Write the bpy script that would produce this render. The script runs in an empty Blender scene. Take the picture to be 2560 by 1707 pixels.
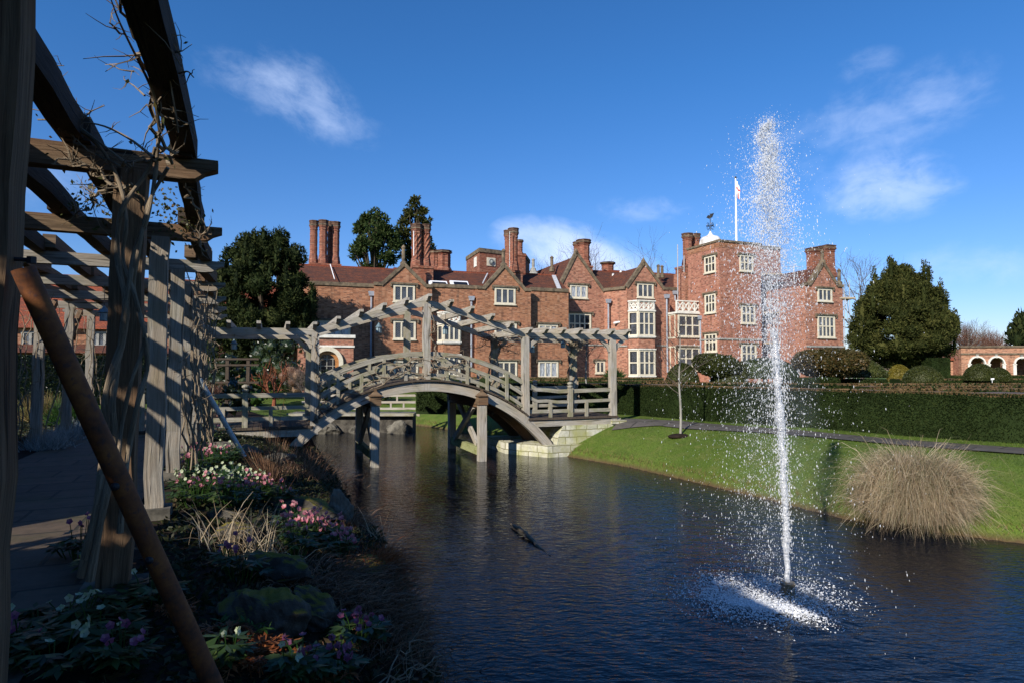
import bpy, math, random
import numpy as np
from mathutils import Vector
R = math.radians
random.seed(7); rng = np.random.default_rng(7)
SC = bpy.context.scene
COL = SC.collection

# ------------------------------------------------------------------ camera, sky, sun, exposure
CAMZ = 1.6; F = 1564.0; CX = 1280.0; CY = 853.5; TH = math.atan(66.5 / F)
cam = bpy.data.cameras.new("camera"); cam.lens = 22.0; cam.sensor_width = 36.0
cam.clip_start = 0.05; cam.clip_end = 6000
camo = bpy.data.objects.new("camera", cam); COL.objects.link(camo)
camo.location = (0, 0, CAMZ); camo.rotation_euler = (R(90) + TH, 0, 0)
SC.camera = camo

SUN_EL = 30.0; SUN_ROT = 212.0
SC.view_settings.view_transform = 'Standard'; SC.view_settings.look = 'None'
SC.view_settings.gamma = 1.0; SC.view_settings.exposure = 0.42
SC.render.film_transparent = False
SC.cycles.max_bounces = 8; SC.cycles.diffuse_bounces = 3; SC.cycles.glossy_bounces = 3
SC.cycles.transmission_bounces = 4; SC.cycles.transparent_max_bounces = 24; SC.cycles.volume_bounces = 0
SC.cycles.caustics_reflective = False; SC.cycles.caustics_refractive = False
sl = bpy.data.lights.new("sun", 'SUN'); sl.energy = 5.0; sl.angle = R(0.5); sl.color = (1.0, 0.93, 0.82)
slo = bpy.data.objects.new("sun", sl); COL.objects.link(slo)
_sd = Vector((math.sin(R(SUN_ROT)) * math.cos(R(SUN_EL)), math.cos(R(SUN_ROT)) * math.cos(R(SUN_EL)), math.sin(R(SUN_EL))))
slo.rotation_euler = _sd.to_track_quat('Z', 'Y').to_euler(); slo.location = (-20, -30, 40)

# ------------------------------------------------------------------ pixel <-> world (plain pinhole arithmetic, used to measure the place)
def ray(x, y):
    dx = (x - CX) / F; dy = -(y - CY) / F
    return np.array([dx, math.cos(TH) - dy * math.sin(TH), math.sin(TH) + dy * math.cos(TH)])
def at(x, y, Y):
    d = ray(x, y); k = Y / d[1]
    return np.array([d[0] * k, Y, CAMZ + d[2] * k])
def gp(x, y, z=0.0):
    d = ray(x, y); k = (z - CAMZ) / d[2]
    return np.array([d[0] * k, d[1] * k, z])

# ------------------------------------------------------------------ node helpers
def node(nt, t, props=None, **ins):
    n = nt.nodes.new(t)
    for k, v in (props or {}).items(): setattr(n, k, v)
    for k, v in ins.items():
        s = n.inputs[int(k[1:])] if k[0] == 'i' and k[1:].isdigit() else n.inputs[k.replace('_', ' ')]
        if isinstance(v, bpy.types.NodeSocket): nt.links.new(v, s)
        else: s.default_value = v
    return n
def c4(c): return (c[0], c[1], c[2], 1.0)
def ramp(nt, fac, stops):
    n = node(nt, 'ShaderNodeValToRGB', None, Fac=fac)
    e = n.color_ramp.elements
    while len(e) < len(stops): e.new(0.5)
    for i, (p, c) in enumerate(stops):
        e[i].position = p; e[i].color = c4(c) if not isinstance(c, float) else (c, c, c, 1)
    return n.outputs['Color']
def mixc(nt, f, a, b, mode='MIX'):
    n = nt.nodes.new('ShaderNodeMix'); n.data_type = 'RGBA'; n.blend_type = mode
    for k, v in ((0, f), (6, a), (7, b)):
        if isinstance(v, bpy.types.NodeSocket): nt.links.new(v, n.inputs[k])
        else: n.inputs[k].default_value = c4(v) if isinstance(v, tuple) else v
    return n.outputs[2]
def mth(nt, op, a, b=0.0, clamp=False):
    n = node(nt, 'ShaderNodeMath', {'operation': op, 'use_clamp': clamp}, i0=a, i1=b)
    return n.outputs[0]
def noise(nt, vec, scale, detail=4.0, rough=0.55, dist=0.0):
    return node(nt, 'ShaderNodeTexNoise', None, Vector=vec, Scale=scale, Detail=detail, Roughness=rough, Distortion=dist).outputs['Fac']
def mapping(nt, vec, scale=(1, 1, 1), rot=(0, 0, 0), loc=(0, 0, 0)):
    return node(nt, 'ShaderNodeMapping', None, Vector=vec, Scale=scale, Rotation=rot, Location=loc).outputs[0]
def coord(nt, k='UV'): return nt.nodes.new('ShaderNodeTexCoord').outputs[k]
def bump(nt, h, strength=0.5, dist=0.02):
    return node(nt, 'ShaderNodeBump', None, Strength=strength, Distance=dist, Height=h).outputs[0]
def newmat(name):
    m = bpy.data.materials.new(name); m.use_nodes = True
    nt = m.node_tree; nt.nodes.clear()
    return m, nt
def finish(nt, sh):
    o = nt.nodes.new('ShaderNodeOutputMaterial'); nt.links.new(sh, o.inputs['Surface'])
def princ(nt, col, rough=0.7, nrm=None, spec=0.3, metal=0.0, **kw):
    ins = dict(Roughness=rough, Metallic=metal); ins['Specular IOR Level'] = spec
    n = nt.nodes.new('ShaderNodeBsdfPrincipled')
    def st(k, v):
        if isinstance(v, bpy.types.NodeSocket): nt.links.new(v, n.inputs[k])
        else: n.inputs[k].default_value = v
    st('Base Color', c4(col) if isinstance(col, tuple) else col)
    for k, v in ins.items(): st(k, v)
    for k, v in kw.items(): st(k.replace('_', ' '), v)
    if nrm is not None: nt.links.new(nrm, n.inputs['Normal'])
    return n.outputs[0]

# ------------------------------------------------------------------ sky with clouds
def build_world():
    w = bpy.data.worlds.new("World"); SC.world = w; w.use_nodes = True
    nt = w.node_tree; nt.nodes.clear()
    sky = node(nt, 'ShaderNodeTexSky', {'sky_type': 'NISHITA', 'sun_disc': False, 'sun_elevation': R(SUN_EL), 'sun_rotation': R(SUN_ROT),
               'altitude': 100.0, 'air_density': 1.0, 'dust_density': 0.25, 'ozone_density': 3.5})
    dz = node(nt, 'ShaderNodeSeparateXYZ', None, Vector=coord(nt, 'Generated')).outputs[2]
    col = mixc(nt, 1.0, sky.outputs[0], ramp(nt, dz, [(0.0, (0.66, 0.66, 0.84)), (0.12, (0.62, 0.705, 0.93)), (0.42, (0.55, 0.76, 1.0))]), 'MULTIPLY')
    hs = node(nt, 'ShaderNodeHueSaturation', None, Hue=0.5, Saturation=1.09, Value=1.0, Color=col); col = hs.outputs[0]
    d = coord(nt, 'Generated')
    def cloud(x, y, rx, ry, scale, lo, hi, amt, seed, shear=0.0):
        nonlocal col
        c = Vector(ray(x, y)).normalized()
        rt = Vector((0, 0, 1)).cross(-c).normalized(); up = rt.cross(-c) * -1; up = c.cross(rt) * -1
        if up.z < 0: up = -up
        if rt.x < 0: rt = -rt
        u = node(nt, 'ShaderNodeVectorMath', {'operation': 'DOT_PRODUCT'}, i0=d, i1=tuple(rt)).outputs['Value']
        v0 = node(nt, 'ShaderNodeVectorMath', {'operation': 'DOT_PRODUCT'}, i0=d, i1=tuple(up)).outputs['Value']
        fw = node(nt, 'ShaderNodeVectorMath', {'operation': 'DOT_PRODUCT'}, i0=d, i1=tuple(c)).outputs['Value']
        v = mth(nt, 'ADD', v0, mth(nt, 'MULTIPLY', u, shear))
        e = mth(nt, 'ADD', mth(nt, 'POWER', mth(nt, 'ABSOLUTE', mth(nt, 'DIVIDE', u, rx / F)), 2.0),
                mth(nt, 'POWER', mth(nt, 'ABSOLUTE', mth(nt, 'DIVIDE', v, ry / F)), 2.0))
        m = mth(nt, 'SUBTRACT', 1.0, e, True)
        vec = node(nt, 'ShaderNodeCombineXYZ', None, X=mth(nt, 'ADD', u, seed), Y=mth(nt, 'MULTIPLY', v, 1.5), Z=0.0).outputs[0]
        n = noise(nt, vec, scale, 9.0, 0.62, 0.25)
        k = node(nt, 'ShaderNodeMapRange', {'interpolation_type': 'SMOOTHSTEP'}, Value=mth(nt, 'ADD', n, mth(nt, 'MULTIPLY', m, 0.30)), From_Min=lo, From_Max=hi, To_Min=0.0, To_Max=amt).outputs[0]
        k = mth(nt, 'MULTIPLY', mth(nt, 'MULTIPLY', k, mth(nt, 'POWER', m, 0.6)), mth(nt, 'GREATER_THAN', fw, 0.3))
        col = mixc(nt, k, col, (5.6, 6.6, 8.8))
    cloud(770, 245, 135, 100, 18.0, 0.50, 1.0, 0.32, 1.3, 0.35)
    cloud(660, 215, 150, 75, 19.0, 0.52, 1.05, 0.26, 8.3, 0.15)
    cloud(860, 315, 110, 55, 19.0, 0.52, 1.05, 0.22, 4.7, 0.15)
    cloud(2160, 320, 190, 110, 17.0, 0.52, 1.05, 0.26, 2.2, -0.1)
    cloud(2340, 250, 120, 90, 17.0, 0.52, 1.05, 0.24, 12.2, -0.1)
    cloud(2170, 165, 70, 40, 19.0, 0.52, 1.05, 0.2, 15.2, 0.0)
    cloud(2215, 470, 150, 80, 17.0, 0.44, 0.92, 0.46, 9.4, 0.0)
    cloud(1450, 655, 230, 100, 12.0, 0.38, 0.85, 0.80, 3.1, 0.30)
    cloud(1610, 525, 130, 45, 19.0, 0.52, 1.05, 0.26, 6.6, 0.0)
    cloud(2460, 660, 180, 60, 17.0, 0.52, 1.05, 0.26, 5.5, 0.0)
    cloud(90, 450, 130, 90, 11.0, 0.52, 1.05, 0.26, 7.5, 0.0)
    bg = node(nt, 'ShaderNodeBackground', None, Color=col, Strength=0.116)
    o = nt.nodes.new('ShaderNodeOutputWorld'); nt.links.new(bg.outputs[0], o.inputs[0])
build_world()

# ------------------------------------------------------------------ materials
MT = {}
def wood(key, dark, light, warm=None, sc=1.0, crack=0.5, moss=0.0):
    m, nt = newmat(key); uv = coord(nt)
    g = noise(nt, mapping(nt, uv, (1.2 * sc, 26 * sc, 1)), 1.6, 8, 0.65, 0.6)
    big = noise(nt, mapping(nt, uv, (0.9, 3.0, 1)), 1.3, 3)
    c = ramp(nt, g, [(0.28, dark), (0.5, tuple((a + b) / 2 for a, b in zip(dark, light))), (0.72, light)])
    if warm: c = mixc(nt, ramp(nt, big, [(0.42, 0.0), (0.68, 0.8)]), c, warm)
    cr = noise(nt, mapping(nt, uv, (0.7 * sc, 15 * sc, 1), loc=(3, 7, 0)), 1.3, 2, 0.5, 0.3)
    crk = ramp(nt, cr, [(0.30, 1.0), (0.37, 0.0)])
    c = mixc(nt, mth(nt, 'MULTIPLY', crk, crack), c, (0.02, 0.016, 0.012))
    if moss:
        mo = noise(nt, coord(nt, 'Object'), 3.0, 5)
        c = mixc(nt, mth(nt, 'MULTIPLY', ramp(nt, mo, [(0.5, 0.0), (0.62, 1.0)]), moss), c, (0.13, 0.14, 0.03))
    h = mth(nt, 'SUBTRACT', g, mth(nt, 'MULTIPLY', crk, 0.9))
    finish(nt, princ(nt, c, 0.85, bump(nt, h, 0.7, 0.02), 0.15)); MT[key] = m; return m
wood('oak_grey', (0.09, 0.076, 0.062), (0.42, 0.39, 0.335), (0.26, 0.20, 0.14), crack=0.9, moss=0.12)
wood('oak_brown', (0.045, 0.030, 0.020), (0.24, 0.165, 0.10), (0.16, 0.085, 0.045), crack=0.9)  # brown oak, colour lowered to deepen the shade on near pergola timber
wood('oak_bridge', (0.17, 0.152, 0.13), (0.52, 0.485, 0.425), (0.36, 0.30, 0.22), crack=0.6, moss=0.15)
wood('oak_rail', (0.16, 0.146, 0.118), (0.46, 0.43, 0.365), (0.25, 0.22, 0.14), crack=0.5, moss=0.4)
wood('deck_dark', (0.035, 0.028, 0.022), (0.13, 0.10, 0.075), None, crack=0.6)
wood('oak_mossy', (0.16, 0.16, 0.07), (0.38, 0.40, 0.20), None, crack=0.4, moss=0.8)
wood('bark', (0.028, 0.021, 0.016), (0.095, 0.072, 0.052), None, sc=1.5)
wood('vine', (0.10, 0.075, 0.05), (0.34, 0.27, 0.19), None, sc=2.0, crack=0.2)
wood('twig', (0.07, 0.055, 0.045), (0.17, 0.135, 0.11), None, sc=2.0, crack=0.1)
wood('twig_red', (0.10, 0.05, 0.035), (0.25, 0.13, 0.09), None, sc=2.0, crack=0.1)
wood('red_bark', (0.14, 0.045, 0.025), (0.30, 0.10, 0.05), None, sc=2.0, crack=0.1)
wood('sapling_bark', (0.16, 0.15, 0.13), (0.42, 0.40, 0.35), None, sc=2.0, crack=0.6)

def brick(key, c1, c2, c3, mortar, bw=0.225, rh=0.075, ms=0.011):
    m, nt = newmat(key); uv = coord(nt)
    b = node(nt, 'ShaderNodeTexBrick', {'offset': 0.5, 'squash': 1.0}, Vector=uv, Color1=c4(c1), Color2=c4(c2), Mortar=c4(mortar),
             Scale=1.0, Mortar_Size=ms, Mortar_Smooth=0.3, Bias=-0.25, Brick_Width=bw, Row_Height=rh)
    n1 = noise(nt, uv, 0.55, 5, 0.6); n2 = noise(nt, mapping(nt, uv, (1.0, 2.2, 1), loc=(5, 2, 0)), 2.6, 4, 0.65)
    c = mixc(nt, ramp(nt, n1, [(0.40, 0.0), (0.66, 0.75)]), b.outputs['Color'], c3)
    c = mixc(nt, ramp(nt, n2, [(0.30, 0.7), (0.52, 0.0)]), c, tuple(x * 0.38 for x in c1))
    st = noise(nt, mapping(nt, uv, (2.2, 0.28, 1), loc=(9, 4, 0)), 1.6, 4, 0.6)
    c = mixc(nt, ramp(nt, st, [(0.52, 0.0), (0.72, 0.6)]), c, (0.10, 0.06, 0.042))
    cell = node(nt, 'ShaderNodeTexWhiteNoise', {'noise_dimensions': '2D'}, Vector=node(nt, 'ShaderNodeVectorMath', {'operation': 'FLOOR'}, i0=mapping(nt, uv, (1 / bw, 1 / rh, 1))).outputs[0]).outputs['Value']
    c = mixc(nt, mth(nt, 'MULTIPLY', mth(nt, 'GREATER_THAN', cell, 0.80), 0.45), c, (0.055, 0.032, 0.03))
    c = mixc(nt, mth(nt, 'MULTIPLY', mth(nt, 'LESS_THAN', cell, 0.14), 0.2), c, (0.55, 0.36, 0.24))
    finish(nt, princ(nt, c, 0.9, bump(nt, b.outputs['Fac'], -0.4, 0.01), 0.1)); MT[key] = m; return m
brick('brick_orange', (0.40, 0.150, 0.072), (0.28, 0.105, 0.056), (0.27, 0.135, 0.075), (0.34, 0.25, 0.18))
brick('brick_red', (0.40, 0.140, 0.085), (0.28, 0.10, 0.066), (0.37, 0.175, 0.115), (0.38, 0.29, 0.22))
brick('brick_tower', (0.42, 0.155, 0.10), (0.33, 0.12, 0.08), (0.40, 0.185, 0.125), (0.27, 0.20, 0.16))
brick('brick_dark', (0.12, 0.062, 0.042), (0.08, 0.045, 0.034), (0.13, 0.075, 0.05), (0.10, 0.08, 0.06))
brick('brick_chimney', (0.29, 0.085, 0.05), (0.17, 0.06, 0.04), (0.25, 0.09, 0.05), (0.24, 0.18, 0.14))
brick('brick_arcade', (0.42, 0.18, 0.10), (0.30, 0.12, 0.07), (0.42, 0.22, 0.13), (0.36, 0.28, 0.22))

def tiles(key, c1, c2, c3):
    m, nt = newmat(key); uv = coord(nt)
    b = node(nt, 'ShaderNodeTexBrick', {'offset': 0.5}, Vector=uv, Color1=c4(c1), Color2=c4(c2), Mortar=c4(tuple(x * .25 for x in c2)),
             Scale=1.0, Mortar_Size=0.012, Mortar_Smooth=0.4, Bias=0.0, Brick_Width=0.19, Row_Height=0.13)
    n = noise(nt, mapping(nt, uv, (1, 2.5, 1)), 1.4, 6, 0.7)
    c = mixc(nt, ramp(nt, n, [(0.40, 0.0), (0.62, 0.9)]), b.outputs['Color'], c3)
    n2 = noise(nt, mapping(nt, uv, (3, 6, 1)), 2.5, 3, 0.6)
    c = mixc(nt, ramp(nt, n2, [(0.62, 0.0), (0.70, 0.6)]), c, (0.36, 0.12, 0.06))
    fr = node(nt, 'ShaderNodeSeparateXYZ', None, Vector=mapping(nt, uv, (1, 1 / 0.13, 1))).outputs[1]
    h = mth(nt, 'ADD', mth(nt, 'FRACT', fr), mth(nt, 'MULTIPLY', b.outputs['Fac'], -0.6))
    finish(nt, princ(nt, c, 0.85, bump(nt, h, 0.5, 0.02), 0.15)); MT[key] = m
tiles('roof_tile', (0.185, 0.066, 0.037), (0.105, 0.042, 0.029), (0.055, 0.032, 0.028))
tiles('roof_tile_red', (0.34, 0.085, 0.04), (0.22, 0.06, 0.035), (0.13, 0.05, 0.035))

def plain(key, col, rough=0.7, var=0.25, sc=6.0, spec=0.3, metal=0.0, bmp=0.2, co='Object', dark=None):
    m, nt = newmat(key); v = coord(nt, co)
    n = noise(nt, v, sc, 6, 0.65)
    d = dark or tuple(x * (1 - var) for x in col)
    c = ramp(nt, n, [(0.35, d), (0.62, col)])
    finish(nt, princ(nt, c, rough, bump(nt, n, bmp, 0.02), spec, metal)); MT[key] = m; return m
plain('stone_cream', (0.66, 0.60, 0.47), 0.8, 0.22, 5.0)
plain('stone_white', (0.72, 0.69, 0.62), 0.8, 0.25, 4.0)
plain('coping', (0.20, 0.155, 0.105), 0.95, 0.5, 3.0, 0.1, dark=(0.075, 0.06, 0.045))
plain('stone_grey', (0.34, 0.33, 0.30), 0.9, 0.4, 3.0)
plain('lead', (0.48, 0.49, 0.51), 0.55, 0.3, 5.0, 0.4)
plain('lead_pipe', (0.33, 0.36, 0.42), 0.5, 0.3, 3.0, 0.4)
plain('lead_dome', (0.74, 0.74, 0.73), 0.6, 0.3, 2.0, 0.3, dark=(0.36, 0.33, 0.30))
plain('iron', (0.025, 0.025, 0.028), 0.5, 0.3, 5.0)
plain('white_paint', (0.80, 0.80, 0.79), 0.5, 0.08, 3.0)
plain('flag_red', (0.60, 0.03, 0.04), 0.8, 0.1)
plain('steel', (0.55, 0.56, 0.57), 0.4, 0.2, 8.0, 0.5, 0.4)
plain('board', (0.42, 0.33, 0.22), 0.8, 0.3, 5.0)
plain('lantern_metal', (0.17, 0.25, 0.29), 0.5, 0.35, 20.0, 0.4, 0.3)
plain('lantern_glass', (0.26, 0.34, 0.38), 0.2, 0.15, 15.0, 0.5)
plain('pole_grey', (0.44, 0.49, 0.50), 0.55, 0.35, 14.0, 0.3)
plain('skylight_white', (0.75, 0.76, 0.78), 0.4, 0.1)
plain('door_oak', (0.45, 0.20, 0.07), 0.5, 0.4, 9.0)
plain('sign_red', (0.30, 0.04, 0.03), 0.5, 0.2)
plain('soil', (0.026, 0.018, 0.013), 0.95, 0.5, 7.0, 0.1, bmp=0.8)
plain('rock', (0.17, 0.155, 0.125), 0.9, 0.5, 3.0, 0.15, bmp=0.8, dark=(0.045, 0.042, 0.035))
plain('driftwood', (0.16, 0.13, 0.09), 0.7, 0.6, 12.0)
plain('nozzle', (0.22, 0.17, 0.09), 0.4, 0.6, 14.0, 0.5, 0.3)
plain('verdigris', (0.28, 0.30, 0.29), 0.8, 0.5, 6.0)

def rust():
    m, nt = newmat('rust'); v = coord(nt, 'Object')
    n = noise(nt, v, 9, 7, 0.7); n2 = noise(nt, v, 34, 4, 0.6)
    c = ramp(nt, n, [(0.32, (0.04, 0.02, 0.014)), (0.5, (0.15, 0.05, 0.016)), (0.66, (0.24, 0.09, 0.022))])
    c = mixc(nt, ramp(nt, n2, [(0.56, 0.0), (0.66, 0.8)]), c, (0.075, 0.035, 0.03))
    finish(nt, princ(nt, c, 0.75, bump(nt, n2, 0.35, 0.006), 0.3)); MT['rust'] = m
rust()

def glass():
    m, nt = newmat('leaded_glass'); uv = coord(nt)
    sp = node(nt, 'ShaderNodeSeparateXYZ', None, Vector=mapping(nt, uv, (9, 6.5, 1)))
    a = mth(nt, 'ABSOLUTE', mth(nt, 'SUBTRACT', mth(nt, 'FRACT', mth(nt, 'ADD', sp.outputs[0], sp.outputs[1])), 0.5))
    b = mth(nt, 'ABSOLUTE', mth(nt, 'SUBTRACT', mth(nt, 'FRACT', mth(nt, 'SUBTRACT', sp.outputs[0], sp.outputs[1])), 0.5))
    k = mth(nt, 'GREATER_THAN', mth(nt, 'MAXIMUM', a, b), 0.43)
    n = noise(nt, coord(nt, 'Object'), 0.8, 2)
    base = ramp(nt, n, [(0.45, (0.012, 0.014, 0.02)), (0.62, (0.07, 0.08, 0.10))])
    c = mixc(nt, k, base, (0.15, 0.16, 0.18))
    wav = noise(nt, uv, 7.0, 2)
    finish(nt, princ(nt, c, mth(nt, 'ADD', mth(nt, 'MULTIPLY', k, 0.4), 0.08), bump(nt, wav, 0.25, 0.02), 0.5)); MT['leaded_glass'] = m
    m, nt = newmat('dark_glass')
    wav = noise(nt, coord(nt), 4.0, 2)
    finish(nt, princ(nt, (0.012, 0.013, 0.018), 0.06, bump(nt, wav, 0.2, 0.02), 0.5)); MT['dark_glass'] = m
    m, nt = newmat('pale_glass'); uv = coord(nt)
    n = noise(nt, mapping(nt, uv, (9, 1.5, 1)), 1.5, 4)
    c = ramp(nt, n, [(0.38, (0.10, 0.12, 0.15)), (0.6, (0.50, 0.52, 0.55))])  # pale and dark vertical streaks coloured into the pane
    finish(nt, princ(nt, c, 0.15, None, 0.5)); MT['pale_glass'] = m
glass()

def leaf(key, c1, c2, c3=None, trans=0.35, rough=0.5, spec=0.25):
    m, nt = newmat(key)
    r = nt.nodes.new('ShaderNodeNewGeometry').outputs['Random Per Island']
    st = [(0.0, c1), (0.6, c2)] + ([(1.0, c3)] if c3 else [])
    c = ramp(nt, r, st)
    big = noise(nt, coord(nt, 'Object'), 0.9, 3)
    c = mixc(nt, ramp(nt, big, [(0.35, 0.45), (0.6, 0.0)]), c, tuple(x * 0.55 for x in c1))
    p = princ(nt, c, rough, None, spec)
    t = node(nt, 'ShaderNodeBsdfTranslucent', None, Color=c)
    mx = node(nt, 'ShaderNodeMixShader', None, Fac=trans, i1=p, i2=t.outputs[0])
    finish(nt, mx.outputs[0]); MT[key] = m; return m
leaf('yew_leaf', (0.010, 0.016, 0.006), (0.027, 0.040, 0.012), (0.058, 0.066, 0.020), 0.2, 0.75, 0.08)
leaf('yew_leaf_olive', (0.020, 0.026, 0.007), (0.054, 0.062, 0.016), (0.095, 0.092, 0.026), 0.2, 0.75, 0.08)
leaf('pine_leaf', (0.020, 0.038, 0.012), (0.048, 0.075, 0.022), (0.085, 0.105, 0.034), 0.2, 0.75, 0.08)
leaf('hedge_leaf', (0.010, 0.019, 0.005), (0.024, 0.040, 0.010), (0.044, 0.060, 0.015), 0.2, 0.7, 0.1)
leaf('topiary_leaf', (0.020, 0.028, 0.007), (0.044, 0.056, 0.013), (0.072, 0.078, 0.020), 0.2)
leaf('topiary_gold', (0.10, 0.085, 0.010), (0.17, 0.14, 0.016), (0.22, 0.17, 0.03), 0.2)
leaf('topiary_bronze', (0.030, 0.032, 0.010), (0.075, 0.062, 0.018), (0.14, 0.085, 0.03), 0.25)
leaf('hedge_top', (0.10, 0.062, 0.026), (0.17, 0.105, 0.045), (0.10, 0.09, 0.03), 0.2)
leaf('dark_shrub', (0.010, 0.018, 0.006), (0.028, 0.045, 0.014), (0.06, 0.08, 0.03), 0.25, 0.35, 0.5)
leaf('laurel', (0.02, 0.05, 0.012), (0.05, 0.10, 0.02), (0.10, 0.16, 0.04), 0.3, 0.3, 0.5)
leaf('hellebore_leaf', (0.018, 0.04, 0.012), (0.05, 0.095, 0.025), (0.12, 0.17, 0.05), 0.35, 0.4, 0.4)
leaf('petal_white', (0.42, 0.50, 0.28), (0.66, 0.70, 0.52), (0.50, 0.60, 0.30), 0.4)
leaf('petal_pink', (0.40, 0.07, 0.14), (0.62, 0.22, 0.27), (0.74, 0.46, 0.44), 0.4)
leaf('petal_purple', (0.15, 0.03, 0.09), (0.36, 0.11, 0.22), (0.50, 0.25, 0.34), 0.4)
leaf('bracken', (0.20, 0.055, 0.018), (0.34, 0.11, 0.035), (0.42, 0.19, 0.08), 0.35)
leaf('dry_sedge', (0.10, 0.05, 0.03), (0.24, 0.13, 0.075), (0.36, 0.24, 0.15), 0.3)
leaf('dry_grass', (0.34, 0.24, 0.145), (0.58, 0.455, 0.295), (0.74, 0.64, 0.47), 0.4)
leaf('dry_green', (0.13, 0.13, 0.06), (0.24, 0.23, 0.12), (0.34, 0.31, 0.18), 0.3)
leaf('fern_green', (0.02, 0.06, 0.012), (0.05, 0.12, 0.02), (0.09, 0.18, 0.04), 0.35)
leaf('silver_leaf', (0.20, 0.23, 0.22), (0.36, 0.40, 0.39), (0.46, 0.50, 0.48), 0.3)
leaf('grass_blade', (0.055, 0.105, 0.012), (0.10, 0.165, 0.02), (0.17, 0.22, 0.04), 0.35)
leaf('bank_straw', (0.16, 0.11, 0.04), (0.30, 0.22, 0.09), (0.14, 0.18, 0.05), 0.3)
leaf('rose_leaf', (0.05, 0.06, 0.015), (0.10, 0.10, 0.03), (0.17, 0.09, 0.04), 0.35)
leaf('moss', (0.07, 0.07, 0.010), (0.16, 0.13, 0.015), (0.20, 0.17, 0.03), 0.2)
leaf('ground_leaf', (0.014, 0.024, 0.008), (0.04, 0.05, 0.018), (0.085, 0.06, 0.03), 0.3)

def lawn():
    m, nt = newmat('lawn'); v = coord(nt, 'Object')
    n = noise(nt, v, 0.5, 5, 0.6); f = noise(nt, v, 42, 3, 0.7); md = noise(nt, v, 3.5, 4, 0.6)
    c = ramp(nt, n, [(0.35, (0.078, 0.125, 0.014)), (0.62, (0.118, 0.175, 0.024))])
    c = mixc(nt, ramp(nt, md, [(0.45, 0.0), (0.68, 0.7)]), c, (0.165, 0.175, 0.045))
    c = mixc(nt, ramp(nt, noise(nt, v, 1.3, 5, 0.65), [(0.56, 0.0), (0.70, 0.6)]), c, (0.05, 0.085, 0.012))
    c = mixc(nt, ramp(nt, f, [(0.35, 0.6), (0.55, 0.0)]), c, (0.03, 0.06, 0.01))
    z = node(nt, 'ShaderNodeSeparateXYZ', None, Vector=node(nt, 'ShaderNodeNewGeometry').outputs['Position']).outputs[2]
    k = node(nt, 'ShaderNodeMapRange', None, Value=mth(nt, 'ADD', z, mth(nt, 'MULTIPLY', md, 0.12)), From_Min=-0.93, From_Max=-0.82, To_Min=1.0, To_Max=0.0).outputs[0]
    c = mixc(nt, k, c, (0.11, 0.075, 0.035))
    finish(nt, princ(nt, c, 0.8, bump(nt, f, 0.9, 0.04), 0.2)); MT['lawn'] = m
lawn()
def paving(key, c1, c2, bw, rh, moss):
    m, nt = newmat(key); uv = coord(nt)
    uvd = mixc(nt, 0.04, uv, node(nt, 'ShaderNodeTexNoise', None, Vector=uv, Scale=1.7).outputs['Color'])
    b = node(nt, 'ShaderNodeTexBrick', {'offset': 0.37}, Vector=uvd, Color1=c4(c1), Color2=c4(c2), Mortar=c4((0.03, 0.028, 0.02)),
             Scale=1.0, Mortar_Size=0.02, Mortar_Smooth=0.3, Bias=0.0, Brick_Width=bw, Row_Height=rh)
    n = noise(nt, uv, 5, 7, 0.7)
    c = mixc(nt, ramp(nt, n, [(0.35, 0.6), (0.6, 0.0)]), b.outputs['Color'], tuple(x * 0.45 for x in c2))
    c = mixc(nt, mth(nt, 'MULTIPLY', ramp(nt, noise(nt, uv, 1.2, 4), [(0.5, 0.0), (0.7, 1.0)]), moss), c, (0.05, 0.055, 0.02))
    h = mth(nt, 'ADD', mth(nt, 'MULTIPLY', b.outputs['Fac'], -1.0), mth(nt, 'MULTIPLY', n, 0.5))
    finish(nt, princ(nt, c, 0.75, bump(nt, h, 0.6, 0.02), 0.3)); MT[key] = m
paving('flagstone', (0.115, 0.082, 0.055), (0.075, 0.056, 0.04), 0.95, 0.6, 0.5)
paving('flagstone_path', (0.115, 0.10, 0.085), (0.085, 0.075, 0.065), 0.9, 0.6, 0.5)
def ashlar():
    m, nt = newmat('ashlar'); uv = coord(nt)
    uvd = mixc(nt, 0.05, uv, node(nt, 'ShaderNodeTexNoise', None, Vector=uv, Scale=2.3).outputs['Color'])
    b = node(nt, 'ShaderNodeTexBrick', {'offset': 0.42, 'squash': 1.6, 'squash_frequency': 2}, Vector=uvd, Color1=c4((0.62, 0.60, 0.50)), Color2=c4((0.44, 0.42, 0.31)), Mortar=c4((0.24, 0.22, 0.11)),
             Scale=1.0, Mortar_Size=0.012, Mortar_Smooth=0.4, Bias=0.0, Brick_Width=0.34, Row_Height=0.2)
    n = noise(nt, uv, 6, 7, 0.7); g = noise(nt, coord(nt, 'Object'), 1.6, 5, 0.6)
    c = mixc(nt, ramp(nt, n, [(0.36, 0.55), (0.55, 0.0)]), b.outputs['Color'], (0.30, 0.30, 0.24))
    c = mixc(nt, ramp(nt, g, [(0.44, 0.0), (0.66, 0.85)]), c, (0.30, 0.30, 0.09))
    h = mth(nt, 'ADD', mth(nt, 'MULTIPLY', b.outputs['Fac'], -1.2), n)
    finish(nt, princ(nt, c, 0.85, bump(nt, h, 0.8, 0.03), 0.2)); MT['ashlar'] = m
ashlar()
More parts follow.
